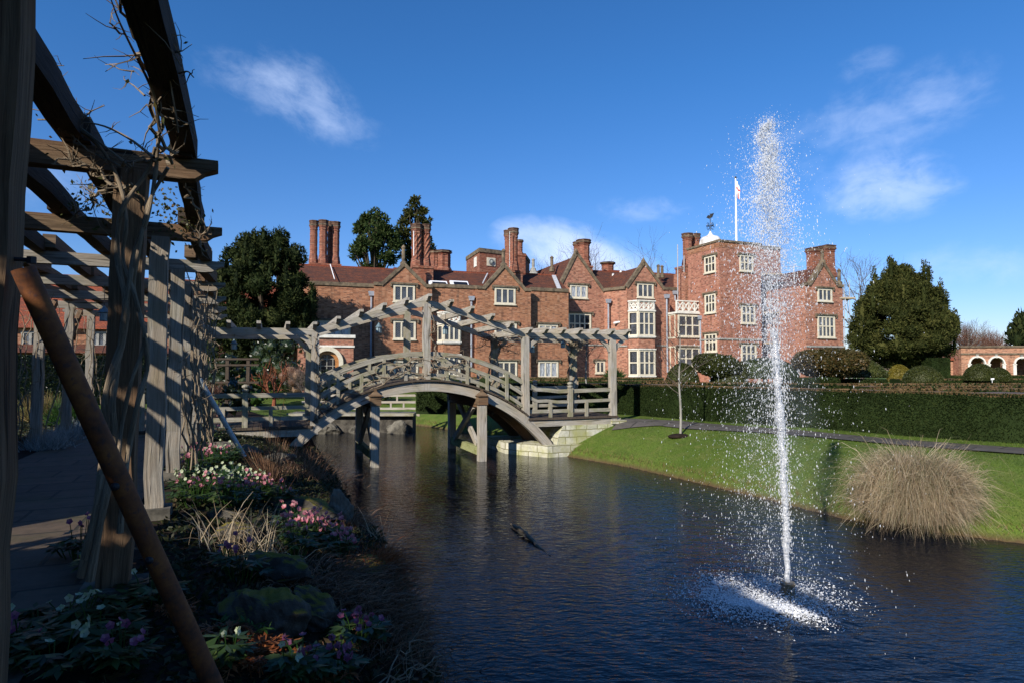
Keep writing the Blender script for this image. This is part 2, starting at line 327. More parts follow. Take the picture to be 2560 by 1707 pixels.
def mossrock():
    m, nt = newmat('mossy_rock'); v = coord(nt, 'Object')
    n = noise(nt, v, 4, 7, 0.7)
    c = ramp(nt, n, [(0.35, (0.03, 0.027, 0.023)), (0.62, (0.10, 0.09, 0.075))])
    nz = node(nt, 'ShaderNodeSeparateXYZ', None, Vector=node(nt, 'ShaderNodeNewGeometry').outputs['Normal']).outputs[2]
    k = ramp(nt, mth(nt, 'ADD', mth(nt, 'MULTIPLY', nz, 0.5), mth(nt, 'MULTIPLY', noise(nt, v, 6, 4), 0.6)), [(0.60, 0.0), (0.75, 0.9)])
    c = mixc(nt, k, c, (0.14, 0.115, 0.015))
    finish(nt, princ(nt, c, 0.9, bump(nt, n, 0.8, 0.04), 0.2)); MT['mossy_rock'] = m
mossrock()
def water():
    m, nt = newmat('water'); v = coord(nt, 'Object')
    a = noise(nt, mapping(nt, v, (2.6, 6.5, 1), rot=(0, 0, R(-8))), 1.7, 2, 0.5, 0.4)
    b = noise(nt, mapping(nt, v, (3.6, 8.0, 1), rot=(0, 0, R(14))), 2.6, 2, 0.5, 0.3)
    h = mth(nt, 'ADD', a, mth(nt, 'MULTIPLY', b, 0.6))
    finish(nt, princ(nt, (0.004, 0.006, 0.011), 0.03, bump(nt, h, 0.40, 0.026), 0.5, IOR=1.25)); MT['water'] = m
water()
def spray():
    m, nt = newmat('spray')
    d = node(nt, 'ShaderNodeBsdfDiffuse', None, Color=(0.95, 0.96, 0.97, 1))
    t = node(nt, 'ShaderNodeBsdfTranslucent', None, Color=(0.95, 0.96, 0.97, 1))
    g = node(nt, 'ShaderNodeBsdfGlossy', None, Color=(1, 1, 1, 1), Roughness=0.12)
    tr = node(nt, 'ShaderNodeBsdfTransparent', None, Color=(0.95, 0.97, 1, 1))
    a = node(nt, 'ShaderNodeMixShader', None, Fac=0.25, i1=d.outputs[0], i2=t.outputs[0])
    b = node(nt, 'ShaderNodeMixShader', None, Fac=0.14, i1=a.outputs[0], i2=g.outputs[0])
    r = nt.nodes.new('ShaderNodeNewGeometry').outputs['Random Per Island']
    c = node(nt, 'ShaderNodeMixShader', None, Fac=mth(nt, 'ADD', 0.04, mth(nt, 'MULTIPLY', r, 0.38)), i1=b.outputs[0], i2=tr.outputs[0])
    finish(nt, c.outputs[0]); MT['spray'] = m
    m, nt = newmat('jet_water'); uv = coord(nt)
    n = noise(nt, mapping(nt, uv, (18, 2.2, 1)), 2.0, 5, 0.7, 0.3)
    a = node(nt, 'ShaderNodeMixShader', None, Fac=0.4, i1=d_copy(nt), i2=t_copy(nt))
    g = node(nt, 'ShaderNodeBsdfGlossy', None, Color=(1, 1, 1, 1), Roughness=0.15, Normal=bump(nt, n, 0.8, 0.02))
    b = node(nt, 'ShaderNodeMixShader', None, Fac=0.15, i1=a.outputs[0], i2=g.outputs[0])
    tr = node(nt, 'ShaderNodeBsdfTransparent')
    c = node(nt, 'ShaderNodeMixShader', None, Fac=ramp(nt, n, [(0.38, 0.85), (0.62, 0.10)]), i1=b.outputs[0], i2=tr.outputs[0])
    finish(nt, c.outputs[0]); MT['jet_water'] = m
    def vol(key, dens, noise_lo):
        m, nt = newmat(key)
        n = noise(nt, mapping(nt, coord(nt, 'Object'), (7, 7, 2.6)), 1.0, 3, 0.6)
        vs = node(nt, 'ShaderNodeVolumePrincipled', None, Color=(0.97, 0.98, 1, 1), Density=mth(nt, 'MULTIPLY', ramp(nt, n, [(noise_lo, 0.0), (noise_lo + .22, 1.0)]), dens), Anisotropy=0.2)
        o = nt.nodes.new('ShaderNodeOutputMaterial'); nt.links.new(vs.outputs[0], o.inputs['Volume']); MT[key] = m
    vol('mist', 0.13, 0.42)
    m = MT['mist']; nt = m.node_tree; vs = [n for n in nt.nodes if n.type == 'PRINCIPLED_VOLUME'][0]; src = vs.inputs['Density'].links[0].from_socket
    ln = node(nt, 'ShaderNodeVectorMath', {'operation': 'LENGTH'}, i0=mapping(nt, coord(nt, 'Object'), (1.3, 1.3, 0))).outputs['Value']
    nt.links.new(mth(nt, 'MULTIPLY', mth(nt, 'MULTIPLY', src, 2.2), mth(nt, 'SUBTRACT', 1.0, ln, True)), vs.inputs['Density'])
    vol('plume_mist', 0.5, 0.40); vol('splash_mist', 0.8, 0.45)
def d_copy(nt): return node(nt, 'ShaderNodeBsdfDiffuse', None, Color=(0.95, 0.96, 0.97, 1)).outputs[0]
def t_copy(nt): return node(nt, 'ShaderNodeBsdfTranslucent', None, Color=(0.84, 0.88, 0.93, 1)).outputs[0]
spray()

# ------------------------------------------------------------------ mesh builder
def unit(v):
    v = np.asarray(v, float); return v / max(np.linalg.norm(v), 1e-9)
class MB:
    def __init__(s): s.V = []; s.Fc = []; s.U = []; s.M = []; s.n = 0
    def add(s, v, f, uv=None, m=0):
        v = np.asarray(v, float).reshape(-1, 3); f = np.asarray(f, int)
        if f.ndim == 1: f = f[None, :]
        s.V.append(v); s.Fc.append(f + s.n); s.U.append(uv); s.M.append(np.full(len(f), m, int) if np.isscalar(m) else np.asarray(m)); s.n += len(v)
        return s
    BF = np.array([[0, 3, 2, 1], [4, 5, 6, 7], [0, 1, 5, 4], [1, 2, 6, 5], [2, 3, 7, 6], [3, 0, 4, 7]])
    def box(s, c, sx, sy, sz, ax=None, m=0):
        c = np.asarray(c, float); A = np.eye(3) if ax is None else np.array(ax, float)
        o = np.array([[-1, -1, -1], [1, -1, -1], [1, 1, -1], [-1, 1, -1], [-1, -1, 1], [1, -1, 1], [1, 1, 1], [-1, 1, 1]]) * np.array([sx, sy, sz]) / 2
        return s.add(c + o @ A, s.BF, None, m)
    def beam(s, p, q, w, h, up=(0, 0, 1), m=0, jit=0.0, w2=None, h2=None, nseg=1):
        p = np.asarray(p, float); q = np.asarray(q, float); d = unit(q - p)
        side = unit(np.cross(d, up)); u2 = np.cross(side, d); L = np.linalg.norm(q - p)
        w2 = w if w2 is None else w2; h2 = h if h2 is None else h2
        ts = np.linspace(0, 1, nseg + 1); V = []
        for t in ts:
            c = p + (q - p) * t + (side * rng.normal() + u2 * rng.normal()) * jit
            ww = w + (w2 - w) * t; hh = h + (h2 - h) * t
            if jit: ww *= 1 + rng.normal() * jit * 2; hh *= 1 + rng.normal() * jit * 2
            for a, b in ((-1, -1), (1, -1), (1, 1), (-1, 1)): V.append(c + side * a * ww / 2 + u2 * b * hh / 2)
        o = rng.random(2) * 40; f = []; uv = []; acc = [0, w, w + h, 2 * w + h, 2 * w + 2 * h]
        for i in range(nseg):
            for k in range(4):
                k2 = (k + 1) % 4; b0 = 4 * i; b1 = 4 * i + 4
                f.append([b0 + k, b0 + k2, b1 + k2, b1 + k])
                l0 = ts[i] * L + o[0]; l1 = ts[i + 1] * L + o[0]; v0 = acc[k] + o[1]; v1 = acc[k + 1] + o[1]
                uv.append([(l0, v0), (l0, v1), (l1, v1), (l1, v0)])
        n4 = 4 * nseg
        f += [[3, 2, 1, 0], [n4, n4 + 1, n4 + 2, n4 + 3]]
        e = [(o[0], o[1]), (o[0] + .04, o[1]), (o[0] + .04, o[1] + h), (o[0], o[1] + h)]; uv += [e, e]
        return s.add(V, f, np.array(uv), m)
    def sweep(s, pts, w, h, up=(0, 0, 1), m=0):
        pts = np.asarray(pts, float); n = len(pts); V = []; o = rng.random(2) * 40
        d = np.gradient(pts, axis=0); L = np.concatenate([[0], np.cumsum(np.linalg.norm(np.diff(pts, axis=0), axis=1))])
        for i in range(n):
            dd = unit(d[i]); side = unit(np.cross(dd, up)); u2 = np.cross(side, dd)
            for a, b in ((-1, -1), (1, -1), (1, 1), (-1, 1)): V.append(pts[i] + side * a * w / 2 + u2 * b * h / 2)
        f = []; uv = []; acc = [0, w, w + h, 2 * w + h, 2 * w + 2 * h]
        for i in range(n - 1):
            for k in range(4):
                f.append([4 * i + k, 4 * i + (k + 1) % 4, 4 * i + 4 + (k + 1) % 4, 4 * i + 4 + k])
                uv.append([(L[i] + o[0], acc[k] + o[1]), (L[i] + o[0], acc[k + 1] + o[1]), (L[i + 1] + o[0], acc[k + 1] + o[1]), (L[i + 1] + o[0], acc[k] + o[1])])
        e = 4 * (n - 1); f += [[3, 2, 1, 0], [e, e + 1, e + 2, e + 3]]; q = [(0, 0), (.05, 0), (.05, h), (0, h)]; uv += [q, q]
        return s.add(V, f, np.array(uv), m)
    def tube(s, pts, r, n=6, m=0):
        pts = np.asarray(pts, float); k = len(pts); r = np.full(k, r) if np.isscalar(r) else np.asarray(r, float)
        d = np.gradient(pts, axis=0); V = np.zeros((k, n, 3)); an = np.arange(n) / n * 2 * np.pi; o = rng.random(2) * 30
        L = np.concatenate([[0], np.cumsum(np.linalg.norm(np.diff(pts, axis=0), axis=1))])
        ref = None
        for i in range(k):
            t = unit(d[i])
            if ref is None: ref = np.array([1., 0, 0]) if abs(t[0]) < 0.8 else np.array([0, 1., 0])
            x = unit(ref - t * np.dot(ref, t)); y = np.cross(t, x); ref = x
            V[i] = pts[i] + r[i] * (np.cos(an)[:, None] * x + np.sin(an)[:, None] * y)
        f = []; uv = []
        for i in range(k - 1):
            for j in range(n):
                j2 = (j + 1) % n; f.append([i * n + j, i * n + j2, (i + 1) * n + j2, (i + 1) * n + j])
                c0 = j / n * 6.28 * r[i] + o[1]; c1 = (j + 1) / n * 6.28 * r[i] + o[1]
                uv.append([(L[i] + o[0], c0), (L[i] + o[0], c1), (L[i + 1] + o[0], c1), (L[i + 1] + o[0], c0)])
        s.add(V.reshape(-1, 3), f, np.array(uv), m)
        if n > 3 and r[0] > 0.012:
            for i, rev in ((0, True), (k - 1, False)):
                ix = list(range(n)); s.add(V[i], ix[::-1] if rev else ix, None, m)
        return s
    def prism(s, poly, vec, m=0, mside=None):
        poly = np.asarray(poly, float); n = len(poly); vec = np.asarray(vec, float)
        s.add(poly, list(range(n)), None, m); s.add(poly + vec, list(range(n))[::-1], None, m)
        for i in range(n):
            j = (i + 1) % n
            s.add([poly[i], poly[j], poly[j] + vec, poly[i] + vec], [0, 3, 2, 1], None, m if mside is None else mside)
        return s
    def lathe(s, c, prof, n=12, m=0, twist=0.0, ph=0.0, lobe=0.0, nl=8, sq=None):
        c = np.asarray(c, float); V = []; k = len(prof)
        for i, (r, z) in enumerate(prof):
            for j in range(n):
                a = (j / n) * 2 * np.pi + ph + twist * z; rr = r * (1 + lobe * math.cos(nl * (j / n) * 2 * np.pi))
                V.append(c + np.array([rr * math.cos(a), rr * math.sin(a), z]))
        f = [[i * n + j, i * n + (j + 1) % n, (i + 1) * n + (j + 1) % n, (i + 1) * n + j] for i in range(k - 1) for j in range(n)]
        uv = [[(j / n * 6.28 * max(prof[i][0], .02), prof[i][1]), ((j + 1) / n * 6.28 * max(prof[i][0], .02), prof[i][1]), ((j + 1) / n * 6.28 * max(prof[i][0], .02), prof[i + 1][1]), (j / n * 6.28 * max(prof[i][0], .02), prof[i + 1][1])] for i in range(k - 1) for j in range(n)]
        s.add(V, f, np.array(uv), m)
        if prof[-1][0] > 0.01: s.add(V[-n:], list(range(n)), None, m)
        if prof[0][0] > 0.01: s.add(V[:n], list(range(n))[::-1], None, m)
        return s
    def leaves(s, c, a, b, m=0):
        c = np.asarray(c); n = len(c)
        V = np.stack([c, c + a * 0.5 + b, c + a, c + a * 0.5 - b], 1).reshape(-1, 3)
        return s.add(V, np.arange(4 * n).reshape(n, 4), np.tile(np.array([(0, .5), (.5, 1), (1, .5), (.5, 0)]), (n, 1, 1)), m)
    def blades(s, base, tip, sag, w, seg=3, m=0):
        base = np.asarray(base); n = len(base); ts = np.linspace(0, 1, seg + 1)
        d = tip - base; side = np.cross(d, np.array([0, 0, 1.])) + 1e-6
        side /= np.linalg.norm(side, axis=1)[:, None]
        ang = rng.random(n) * 6.28; x2 = np.cross(d / np.linalg.norm(d, axis=1)[:, None], side)
        side = side * np.cos(ang)[:, None] + x2 * np.sin(ang)[:, None]
        V = np.zeros((n, seg + 1, 2, 3)); w = np.broadcast_to(np.asarray(w, float), (n,)); sag = np.broadcast_to(np.asarray(sag, float), (n,))
        for i, t in enumerate(ts):
            p = base + d * t; p[:, 2] += sag * (4 * t * (1 - t)) * 0.5 * 1.0
            ww = (w * (1 - 0.85 * t))[:, None]
            V[:, i, 0] = p - side * ww / 2; V[:, i, 1] = p + side * ww / 2
        f = []
        o = np.arange(n)[:, None] * 2 * (seg + 1)
        F_ = np.concatenate([o + np.array([2 * i, 2 * i + 1, 2 * i + 3, 2 * i + 2]) for i in range(seg)], 0)
        return s.add(V.reshape(-1, 3), F_, None, m)
    def ico(s, c, r, sc=(1, 1, 1), sub=1, nz=0.0, m=0, seed=0):
        v, f = ICO[sub]; vv = v.copy()
        if nz:
            q = np.random.default_rng(seed); k = q.normal(size=(5, 3)) * 1.6; ph = q.random(5) * 6.28
            vv = vv * (1 + nz * np.sin(v @ k.T + ph).sum(1) / 2.2)[:, None]
        return s.add(np.asarray(c) + vv * r * np.asarray(sc), f, None, m)
    def rock(s, c, r, sc, seed, m=0):
        v, f = ICO[4]; q = np.random.default_rng(seed); vv = v.copy(); N = q.normal(size=(16, 3)); N /= np.linalg.norm(N, axis=1)[:, None]; h = .55 + .33 * q.random(16)
        for n_, h_ in zip(N, h): k = vv @ n_; vv = vv - np.maximum(k - h_, 0)[:, None] * n_ * .93
        for fr, am in ((3.1, .045), (7.3, .022), (15.0, .012)):
            K = q.normal(size=(4, 3)) * fr; ph = q.random(4) * 6.28; vv = vv * (1 + am * np.sin(v @ K.T + ph).sum(1))[:, None]
        return s.add(np.asarray(c) + vv * r * 1.25 * np.asarray(sc), f, None, m)
    def build(s, name, mats, parent=None, smooth=False, loc=None):
        mats = mats if isinstance(mats, (list, tuple)) else [mats]
        V = np.concatenate(s.V) if s.V else np.zeros((0, 3))
        root = parent
        while root is not None and root.parent: root = root.parent
        off = np.array(root.location) if root is not None else (np.asarray(loc, float) if loc is not None else np.array([V[:, 0].mean(), V[:, 1].mean(), V[:, 2].min()]))
        me = bpy.data.meshes.new(name)
        me.vertices.add(len(V)); me.vertices.foreach_set('co', (V - off).astype(np.float32).ravel())
        li = np.concatenate([f.ravel() for f in s.Fc]); cnt = np.concatenate([np.full(len(f), f.shape[1]) for f in s.Fc])
        me.loops.add(len(li)); me.loops.foreach_set('vertex_index', li.astype(np.int32))
        me.polygons.add(len(cnt)); st = np.concatenate([[0], np.cumsum(cnt)[:-1]])
        me.polygons.foreach_set('loop_start', st.astype(np.int32))
        me.polygons.foreach_set('material_index', np.concatenate(s.M).astype(np.int32))
        me.polygons.foreach_set('use_smooth', np.full(len(cnt), bool(smooth)))
        uvs = []
        for f, u in zip(s.Fc, s.U):
            if u is not None: uvs.append(np.asarray(u, float).reshape(-1, 2)); continue
            P = V[f]; nr = np.cross(P[:, 1] - P[:, 0], P[:, 2] - P[:, 0]); nr /= np.maximum(np.linalg.norm(nr, axis=1), 1e-9)[:, None]
            hz = np.hypot(nr[:, 0], nr[:, 1]); T = np.stack([-nr[:, 1], nr[:, 0], np.zeros(len(f))], 1) / np.maximum(hz, 1e-6)[:, None]
            flat = hz < 0.15; T[flat] = (1, 0, 0); B = np.cross(nr, T)
            uvs.append(np.stack([(P * T[:, None]).sum(2), (P * B[:, None]).sum(2)], 2).reshape(-1, 2))
        ul = me.uv_layers.new(name='UVMap'); ul.data.foreach_set('uv', np.concatenate(uvs).astype(np.float32).ravel())
        for k in mats: me.materials.append(MT[k] if isinstance(k, str) else k)
        me.update(); me.validate()
        o = bpy.data.objects.new(name, me); COL.objects.link(o)
        if parent is not None: o.parent = parent
        else: o.location = tuple(off)
        return o
def _ico():
    out = {}
    t = (1 + 5 ** .5) / 2
    v = [(-1, t, 0), (1, t, 0), (-1, -t, 0), (1, -t, 0), (0, -1, t), (0, 1, t), (0, -1, -t), (0, 1, -t), (t, 0, -1), (t, 0, 1), (-t, 0, -1), (-t, 0, 1)]
    f = [(0, 11, 5), (0, 5, 1), (0, 1, 7), (0, 7, 10), (0, 10, 11), (1, 5, 9), (5, 11, 4), (11, 10, 2), (10, 7, 6), (7, 1, 8), (3, 9, 4), (3, 4, 2), (3, 2, 6), (3, 6, 8), (3, 8, 9), (4, 9, 5), (2, 4, 11), (6, 2, 10), (8, 6, 7), (9, 8, 1)]
    v = [unit(p) for p in v]
    out[0] = (np.array(v), np.array(f))
    for k in range(1, 5):
        cache = {}; nf = []
        def mid(a, b):
            key = (min(a, b), max(a, b))
            if key not in cache: v.append(unit(v[a] + v[b])); cache[key] = len(v) - 1
            return cache[key]
        for a, b, c in f:
            x, y, z = mid(a, b), mid(b, c), mid(c, a); nf += [(a, x, z), (b, y, x), (c, z, y), (x, y, z)]
        f = nf; out[k] = (np.array(v), np.array(f))
    return out
ICO = _ico()
def tag(o, label=None, cat=None, group=None, kind=None):
    for k, v in (('label', label), ('category', cat), ('group', group), ('kind', kind)):
        if v: o[k] = v
    return o
def thing(name, loc, label, cat, group=None):
    o = bpy.data.objects.new(name, None); COL.objects.link(o); o.location = tuple(float(x) for x in loc); o.empty_display_size = 0.3
    return tag(o, label, cat, group)
def dup(root, loc, rz=0.0, label=None, scale=None):
    r = root.copy(); COL.objects.link(r); r.location = tuple(float(x) for x in loc); r.rotation_euler = (0, 0, rz)
    if scale: r.scale = (scale,) * 3 if np.isscalar(scale) else scale
    if label: r['label'] = label
    for ch in list(root.children):
        c = ch.copy(); COL.objects.link(c); c.parent = r
        for g in list(ch.children):
            d = g.copy(); COL.objects.link(d); d.parent = c
    return r
LIT = [(775, 1350, .42), (690, 1380, .22), (640, 1640, .22), (590, 1575, .12), (840, 1660, .15), (910, 1590, .18), (960, 1420, .26), (885, 1430, .2), (120, 1260, .25), (200, 1240, .25), (280, 1330, .16), (300, 1420, .14), (620, 1440, .12)]  # spots kept sunlit through gaps cut in the added yews
LIT_AT = [(195, 880, 2.3, .15), (165, 810, 2.27, .12), (320, 1270, 2.45, .15), (360, 1350, 2.48, .13), (20, 200, 2.24, .10), (15, 450, 2.24, .08), (300, 1180, 4.45, .14), (320, 1000, 4.45, .14), (100, 370, 3.6, .3), (450, 420, 4.7, .25)]
SHADERS = [(-5.0, -4.9, 5.4, 2.2, 'unseen yew added to shade the walk, the nearest to the viewer'), (-2.4, -5.2, 3.2, 1.5, 'lowest unseen yew added left of the walk for shade'), (-7.6, -4.9, 5.8, 2.3, 'unseen yew added behind the viewer to shade the walk'), (-10.4, -5.0, 6.0, 2.5, 'tall unseen shade yew added farthest behind the viewer')]  # yews added out of view as shade casters
def rdir(n):
    v = rng.normal(size=(n, 3)); return v / np.linalg.norm(v, axis=1)[:, None]

# ================================================================== SETTING: ground, water, paths
WZ = -1.0
L_EDGE = [(1.4, -9), (1.0, -3), (0.35, 2.6)] + [tuple(gp(x, y, WZ)[:2]) for x, y in ((1098, 1700), (1045, 1524), (1005, 1426), (955, 1390), (880, 1306), (868, 1241), (820, 1175), (800, 1130), (770, 1090), (800, 1068), (880, 1063), (985, 1060))]
R_EDGE = [tuple(gp(x, y, WZ)[:2]) for x, y in ((1010, 1059), (1060, 1064), (1120, 1073), (1195, 1086), (1270, 1106), (1330, 1124), (1420, 1140), (1578, 1167), (1850, 1230), (2112, 1295), (2330, 1328), (2560, 1357))] + [(13, 5.0), (15.5, 0), (16, -9)]
POLY = np.array(L_EDGE + R_EDGE); NL = len(L_EDGE)
def moat(P):
    n = len(POLY); best = np.full(len(P), 1e9); side = np.zeros(len(P), int); ins = np.zeros(len(P), bool)
    for i in range(n):
        a = POLY[i]; b = POLY[(i + 1) % n]; ab = b - a
        t = np.clip(((P - a) @ ab) / (ab @ ab), 0, 1); d = np.linalg.norm(P - (a + t[:, None] * ab), axis=1)
        m = d < best; best[m] = d[m]; side[m] = 0 if (i < NL - 1 or i == n - 1) else 1
        c = ((a[1] > P[:, 1]) != (b[1] > P[:, 1]))
        with np.errstate(divide='ignore', invalid='ignore'):
            xi = (b[0] - a[0]) * (P[:, 1] - a[1]) / (b[1] - a[1] + 1e-12) + a[0]
        ins ^= c & (P[:, 0] < xi)
    return best, side, ins
def ease(t): t = np.clip(t, 0, 1); return t * t * (3 - 2 * t)
def lump(P, s): return (np.sin(P[:, 0] * s + 1.3) * np.cos(P[:, 1] * s * 0.83 + 0.4) + 0.5 * np.sin(P[:, 0] * s * 2.3 + P[:, 1] * s * 1.9))
def terrain(P):
    P = np.asarray(P, float).reshape(-1, 2); d, s, ins = moat(P)
    zr = WZ + 0.14 * ease(d / 0.10) + (-WZ - 0.16) * np.sin(np.clip(d / 2.6, 0, 1) * np.pi / 2) + 0.025 * lump(P, 0.9) * ease(d / 2)
    zl = WZ + 0.55 * ease(d / 0.35) + 0.42 * ease((d - 0.25) / 1.9) + 0.04 * lump(P, 2.1) * ease(d / .5)
    z = np.where(s == 1, zr, zl); z = np.where(ins, WZ - 0.7 * ease(d / 0.8) - 0.02, z)
    pl = (P[:, 0] + 2.85) * 0.912 + (P[:, 1] - 4.55) * 0.41          # left of the pergola's moat-side posts the ground is level
    z = np.where((s == 0) & (~ins) & (P[:, 1] < 22), np.where(pl < 0.25, np.where(pl < -0.1, -0.03, z * 0.5), z), z)
    return z
def tz(x, y): return float(terrain([[x, y]])[0])
def hit(x, y, Y0=3.0, Y1=40.0):
    d = ray(x, y); ks = np.linspace(Y0, Y1, 1500) / d[1]; P_ = np.array([0, 0, CAMZ]) + ks[:, None] * d; k = np.argmax(P_[:, 2] < terrain(P_[:, :2])); return P_[k]
def gxs(lo, hi, st, far):
    a = np.arange(lo, hi + 1e-6, st); k = [hi]; s = st
    while k[-1] < far: s *= 1.45; k.append(k[-1] + s)
    j = [lo]; s = st
    while j[-1] > -far: s *= 1.45; j.append(j[-1] - s)
    return np.array(j[:0:-1] + list(a) + k[1:])
xs = gxs(-11, 17, 0.14, 2500); ys = gxs(-3, 32, 0.14, 2500)
GX, GY = np.meshgrid(xs, ys); P = np.stack([GX.ravel(), GY.ravel()], 1)
Z = terrain(P); nx = len(xs); ny = len(ys)
d_, s_, i_ = moat(P); soil = ((s_ == 0) & (P[:, 1] < 23.5) & (d_ < 12)) | i_
idx = np.arange(nx * ny).reshape(ny, nx)
Fq = np.stack([idx[:-1, :-1], idx[:-1, 1:], idx[1:, 1:], idx[1:, :-1]], -1).reshape(-1, 4)
mb = MB(); mb.add(np.column_stack([P, Z]), Fq, None, soil[Fq].all(1).astype(int))
tag(mb.build('ground', ['lawn', 'soil'], smooth=True), kind='structure')
FB = gp(1970, 1491, WZ); FX, FY = FB[0], FB[1]                      # the fountain's foot
wx = np.arange(-10, 18.5, 0.12); wy = np.arange(-9, 30.5, 0.12); WX, WY = np.meshgrid(wx, wy)
r = np.hypot(WX - FX + 0.25, WY - FY)
WZZ = WZ + 0.0015 * np.sin(WX * 2.1 + WY * 3.3) + 0.018 * np.exp(-r / 1.8) * np.sin(r * 17.0) * np.clip(r / .4, 0, 1) + 0.0036 * np.exp(-r / 4.5) * np.sin(r * 15)
nx = len(wx); ny = len(wy); idx = np.arange(nx * ny).reshape(ny, nx)
mb = MB(); mb.add(np.column_stack([WX.ravel(), WY.ravel(), WZZ.ravel()]), np.stack([idx[:-1, :-1], idx[:-1, 1:], idx[1:, 1:], idx[1:, :-1]], -1).reshape(-1, 4))
tag(mb.build('moat_water', 'water', smooth=True), kind='structure')

# the pergola's own axes: s runs away from the camera along the posts, t to the moat side
PD = unit((-0.41, 0.912, 0)); PE = np.array([PD[1], -PD[0], 0.0]); P1 = np.array([-2.85, 4.55, 0.0]); PSP = 2.53
def PG(s, t, z=0.0): return P1 + PD * s + PE * t + np.array([0, 0, z])
mb = MB()
for i in range(24):
    s0 = -11 + i * 1.25
    q = [PG(s0, -2.62), PG(s0, -0.22), PG(s0 + 1.25, -0.22), PG(s0 + 1.25, -2.62)]
    uv = [[(p @ PE, p @ PD) for p in q]]
    mb.add([p + (0, 0, 0.004) for p in q], [0, 1, 2, 3], np.array(uv))
tag(mb.build('flagstone_walk', 'flagstone'), kind='structure')
fary = [hit(1560, 1047), hit(1700, 1053), hit(1850, 1066), hit(2112, 1088), hit(2330, 1106), hit(2560, 1122)]
fary += [fary[-1] + (fary[-1] - fary[-2]) * k for k in (1, 2.5)]
_d = np.gradient(np.array(fary), axis=0); near = [p + 1.25 * unit((d[1], -d[0], 0)) for p, d in zip(fary, _d)]
mb = MB(); cum = 0
for i in range(len(near) - 1):
    n_ = 12
    for k in range(n_):
        rows = []
        for u in (k / n_, (k + 1) / n_):
            a = near[i] + (near[i + 1] - near[i]) * u; b = fary[i] + (fary[i + 1] - fary[i]) * u; rows.append((a, b))
        q = [rows[0][0], rows[1][0], rows[1][1], rows[0][1]]; L = np.linalg.norm(q[1] - q[0]); W = np.linalg.norm(q[3] - q[0])
        for j in range(5):
            u0, u1 = j / 5, (j + 1) / 5; q4 = [q[0] + (q[3] - q[0]) * u0, q[1] + (q[2] - q[1]) * u0, q[1] + (q[2] - q[1]) * u1, q[0] + (q[3] - q[0]) * u1]
            mb.add([np.array([p[0], p[1], tz(p[0], p[1]) + 0.03]) for p in q4], [0, 1, 2, 3], np.array([[(cum, W * u0), (cum + L, W * u0), (cum + L, W * u1), (cum, W * u1)]]))
        cum += L
tag(mb.build('lawn_path', 'flagstone_path'), kind='structure')

# ================================================================== THE BRICK MANOR
PHI = R(20); HU = np.array([math.cos(PHI), math.sin(PHI), 0]); HV = np.array([-math.sin(PHI), math.cos(PHI), 0]); HO = np.array([-8.1, 47.0, 0.0])
HX = np.array([HU, HV, [0, 0, 1]])
def H(a, b, z): return HO + HU * a + HV * b + np.array([0, 0, z])
def hp(x, y, b, fr=None):
    O, U, V = fr or (HO, HU, HV)
    d = ray(x, y); o = np.array([0, 0, CAMZ]); k = ((O + V * b - o) @ V) / (d @ V); p = o + d * k
    return (p - O) @ U, p[2]
class Front:                       # a wall plane of the house with its own axes
    def __init__(s, O, U, V): s.fr = (np.asarray(O, float), np.asarray(U, float), np.asarray(V, float))
    def P(s, a, b, z): return s.fr[0] + s.fr[1] * a + s.fr[2] * b + np.array([0, 0, z])
    def px(s, x, y, b=0.0): return hp(x, y, b, s.fr)
HF = Front(HO, HU, HV)
house = thing('brick_manor', H(8, 4, 0), 'large red brick manor house with gables, tall chimneys and pale stone windows', 'manor house')
def hbox(mb, a0, a1, b0, b1, z0, z1, m=0, fr=HF):
    poly = [fr.P(a0, b0, z0), fr.P(a1, b0, z0), fr.P(a1, b0, z1), fr.P(a0, b0, z1)]
    mb.prism(poly, fr.fr[2] * (b1 - b0), m)
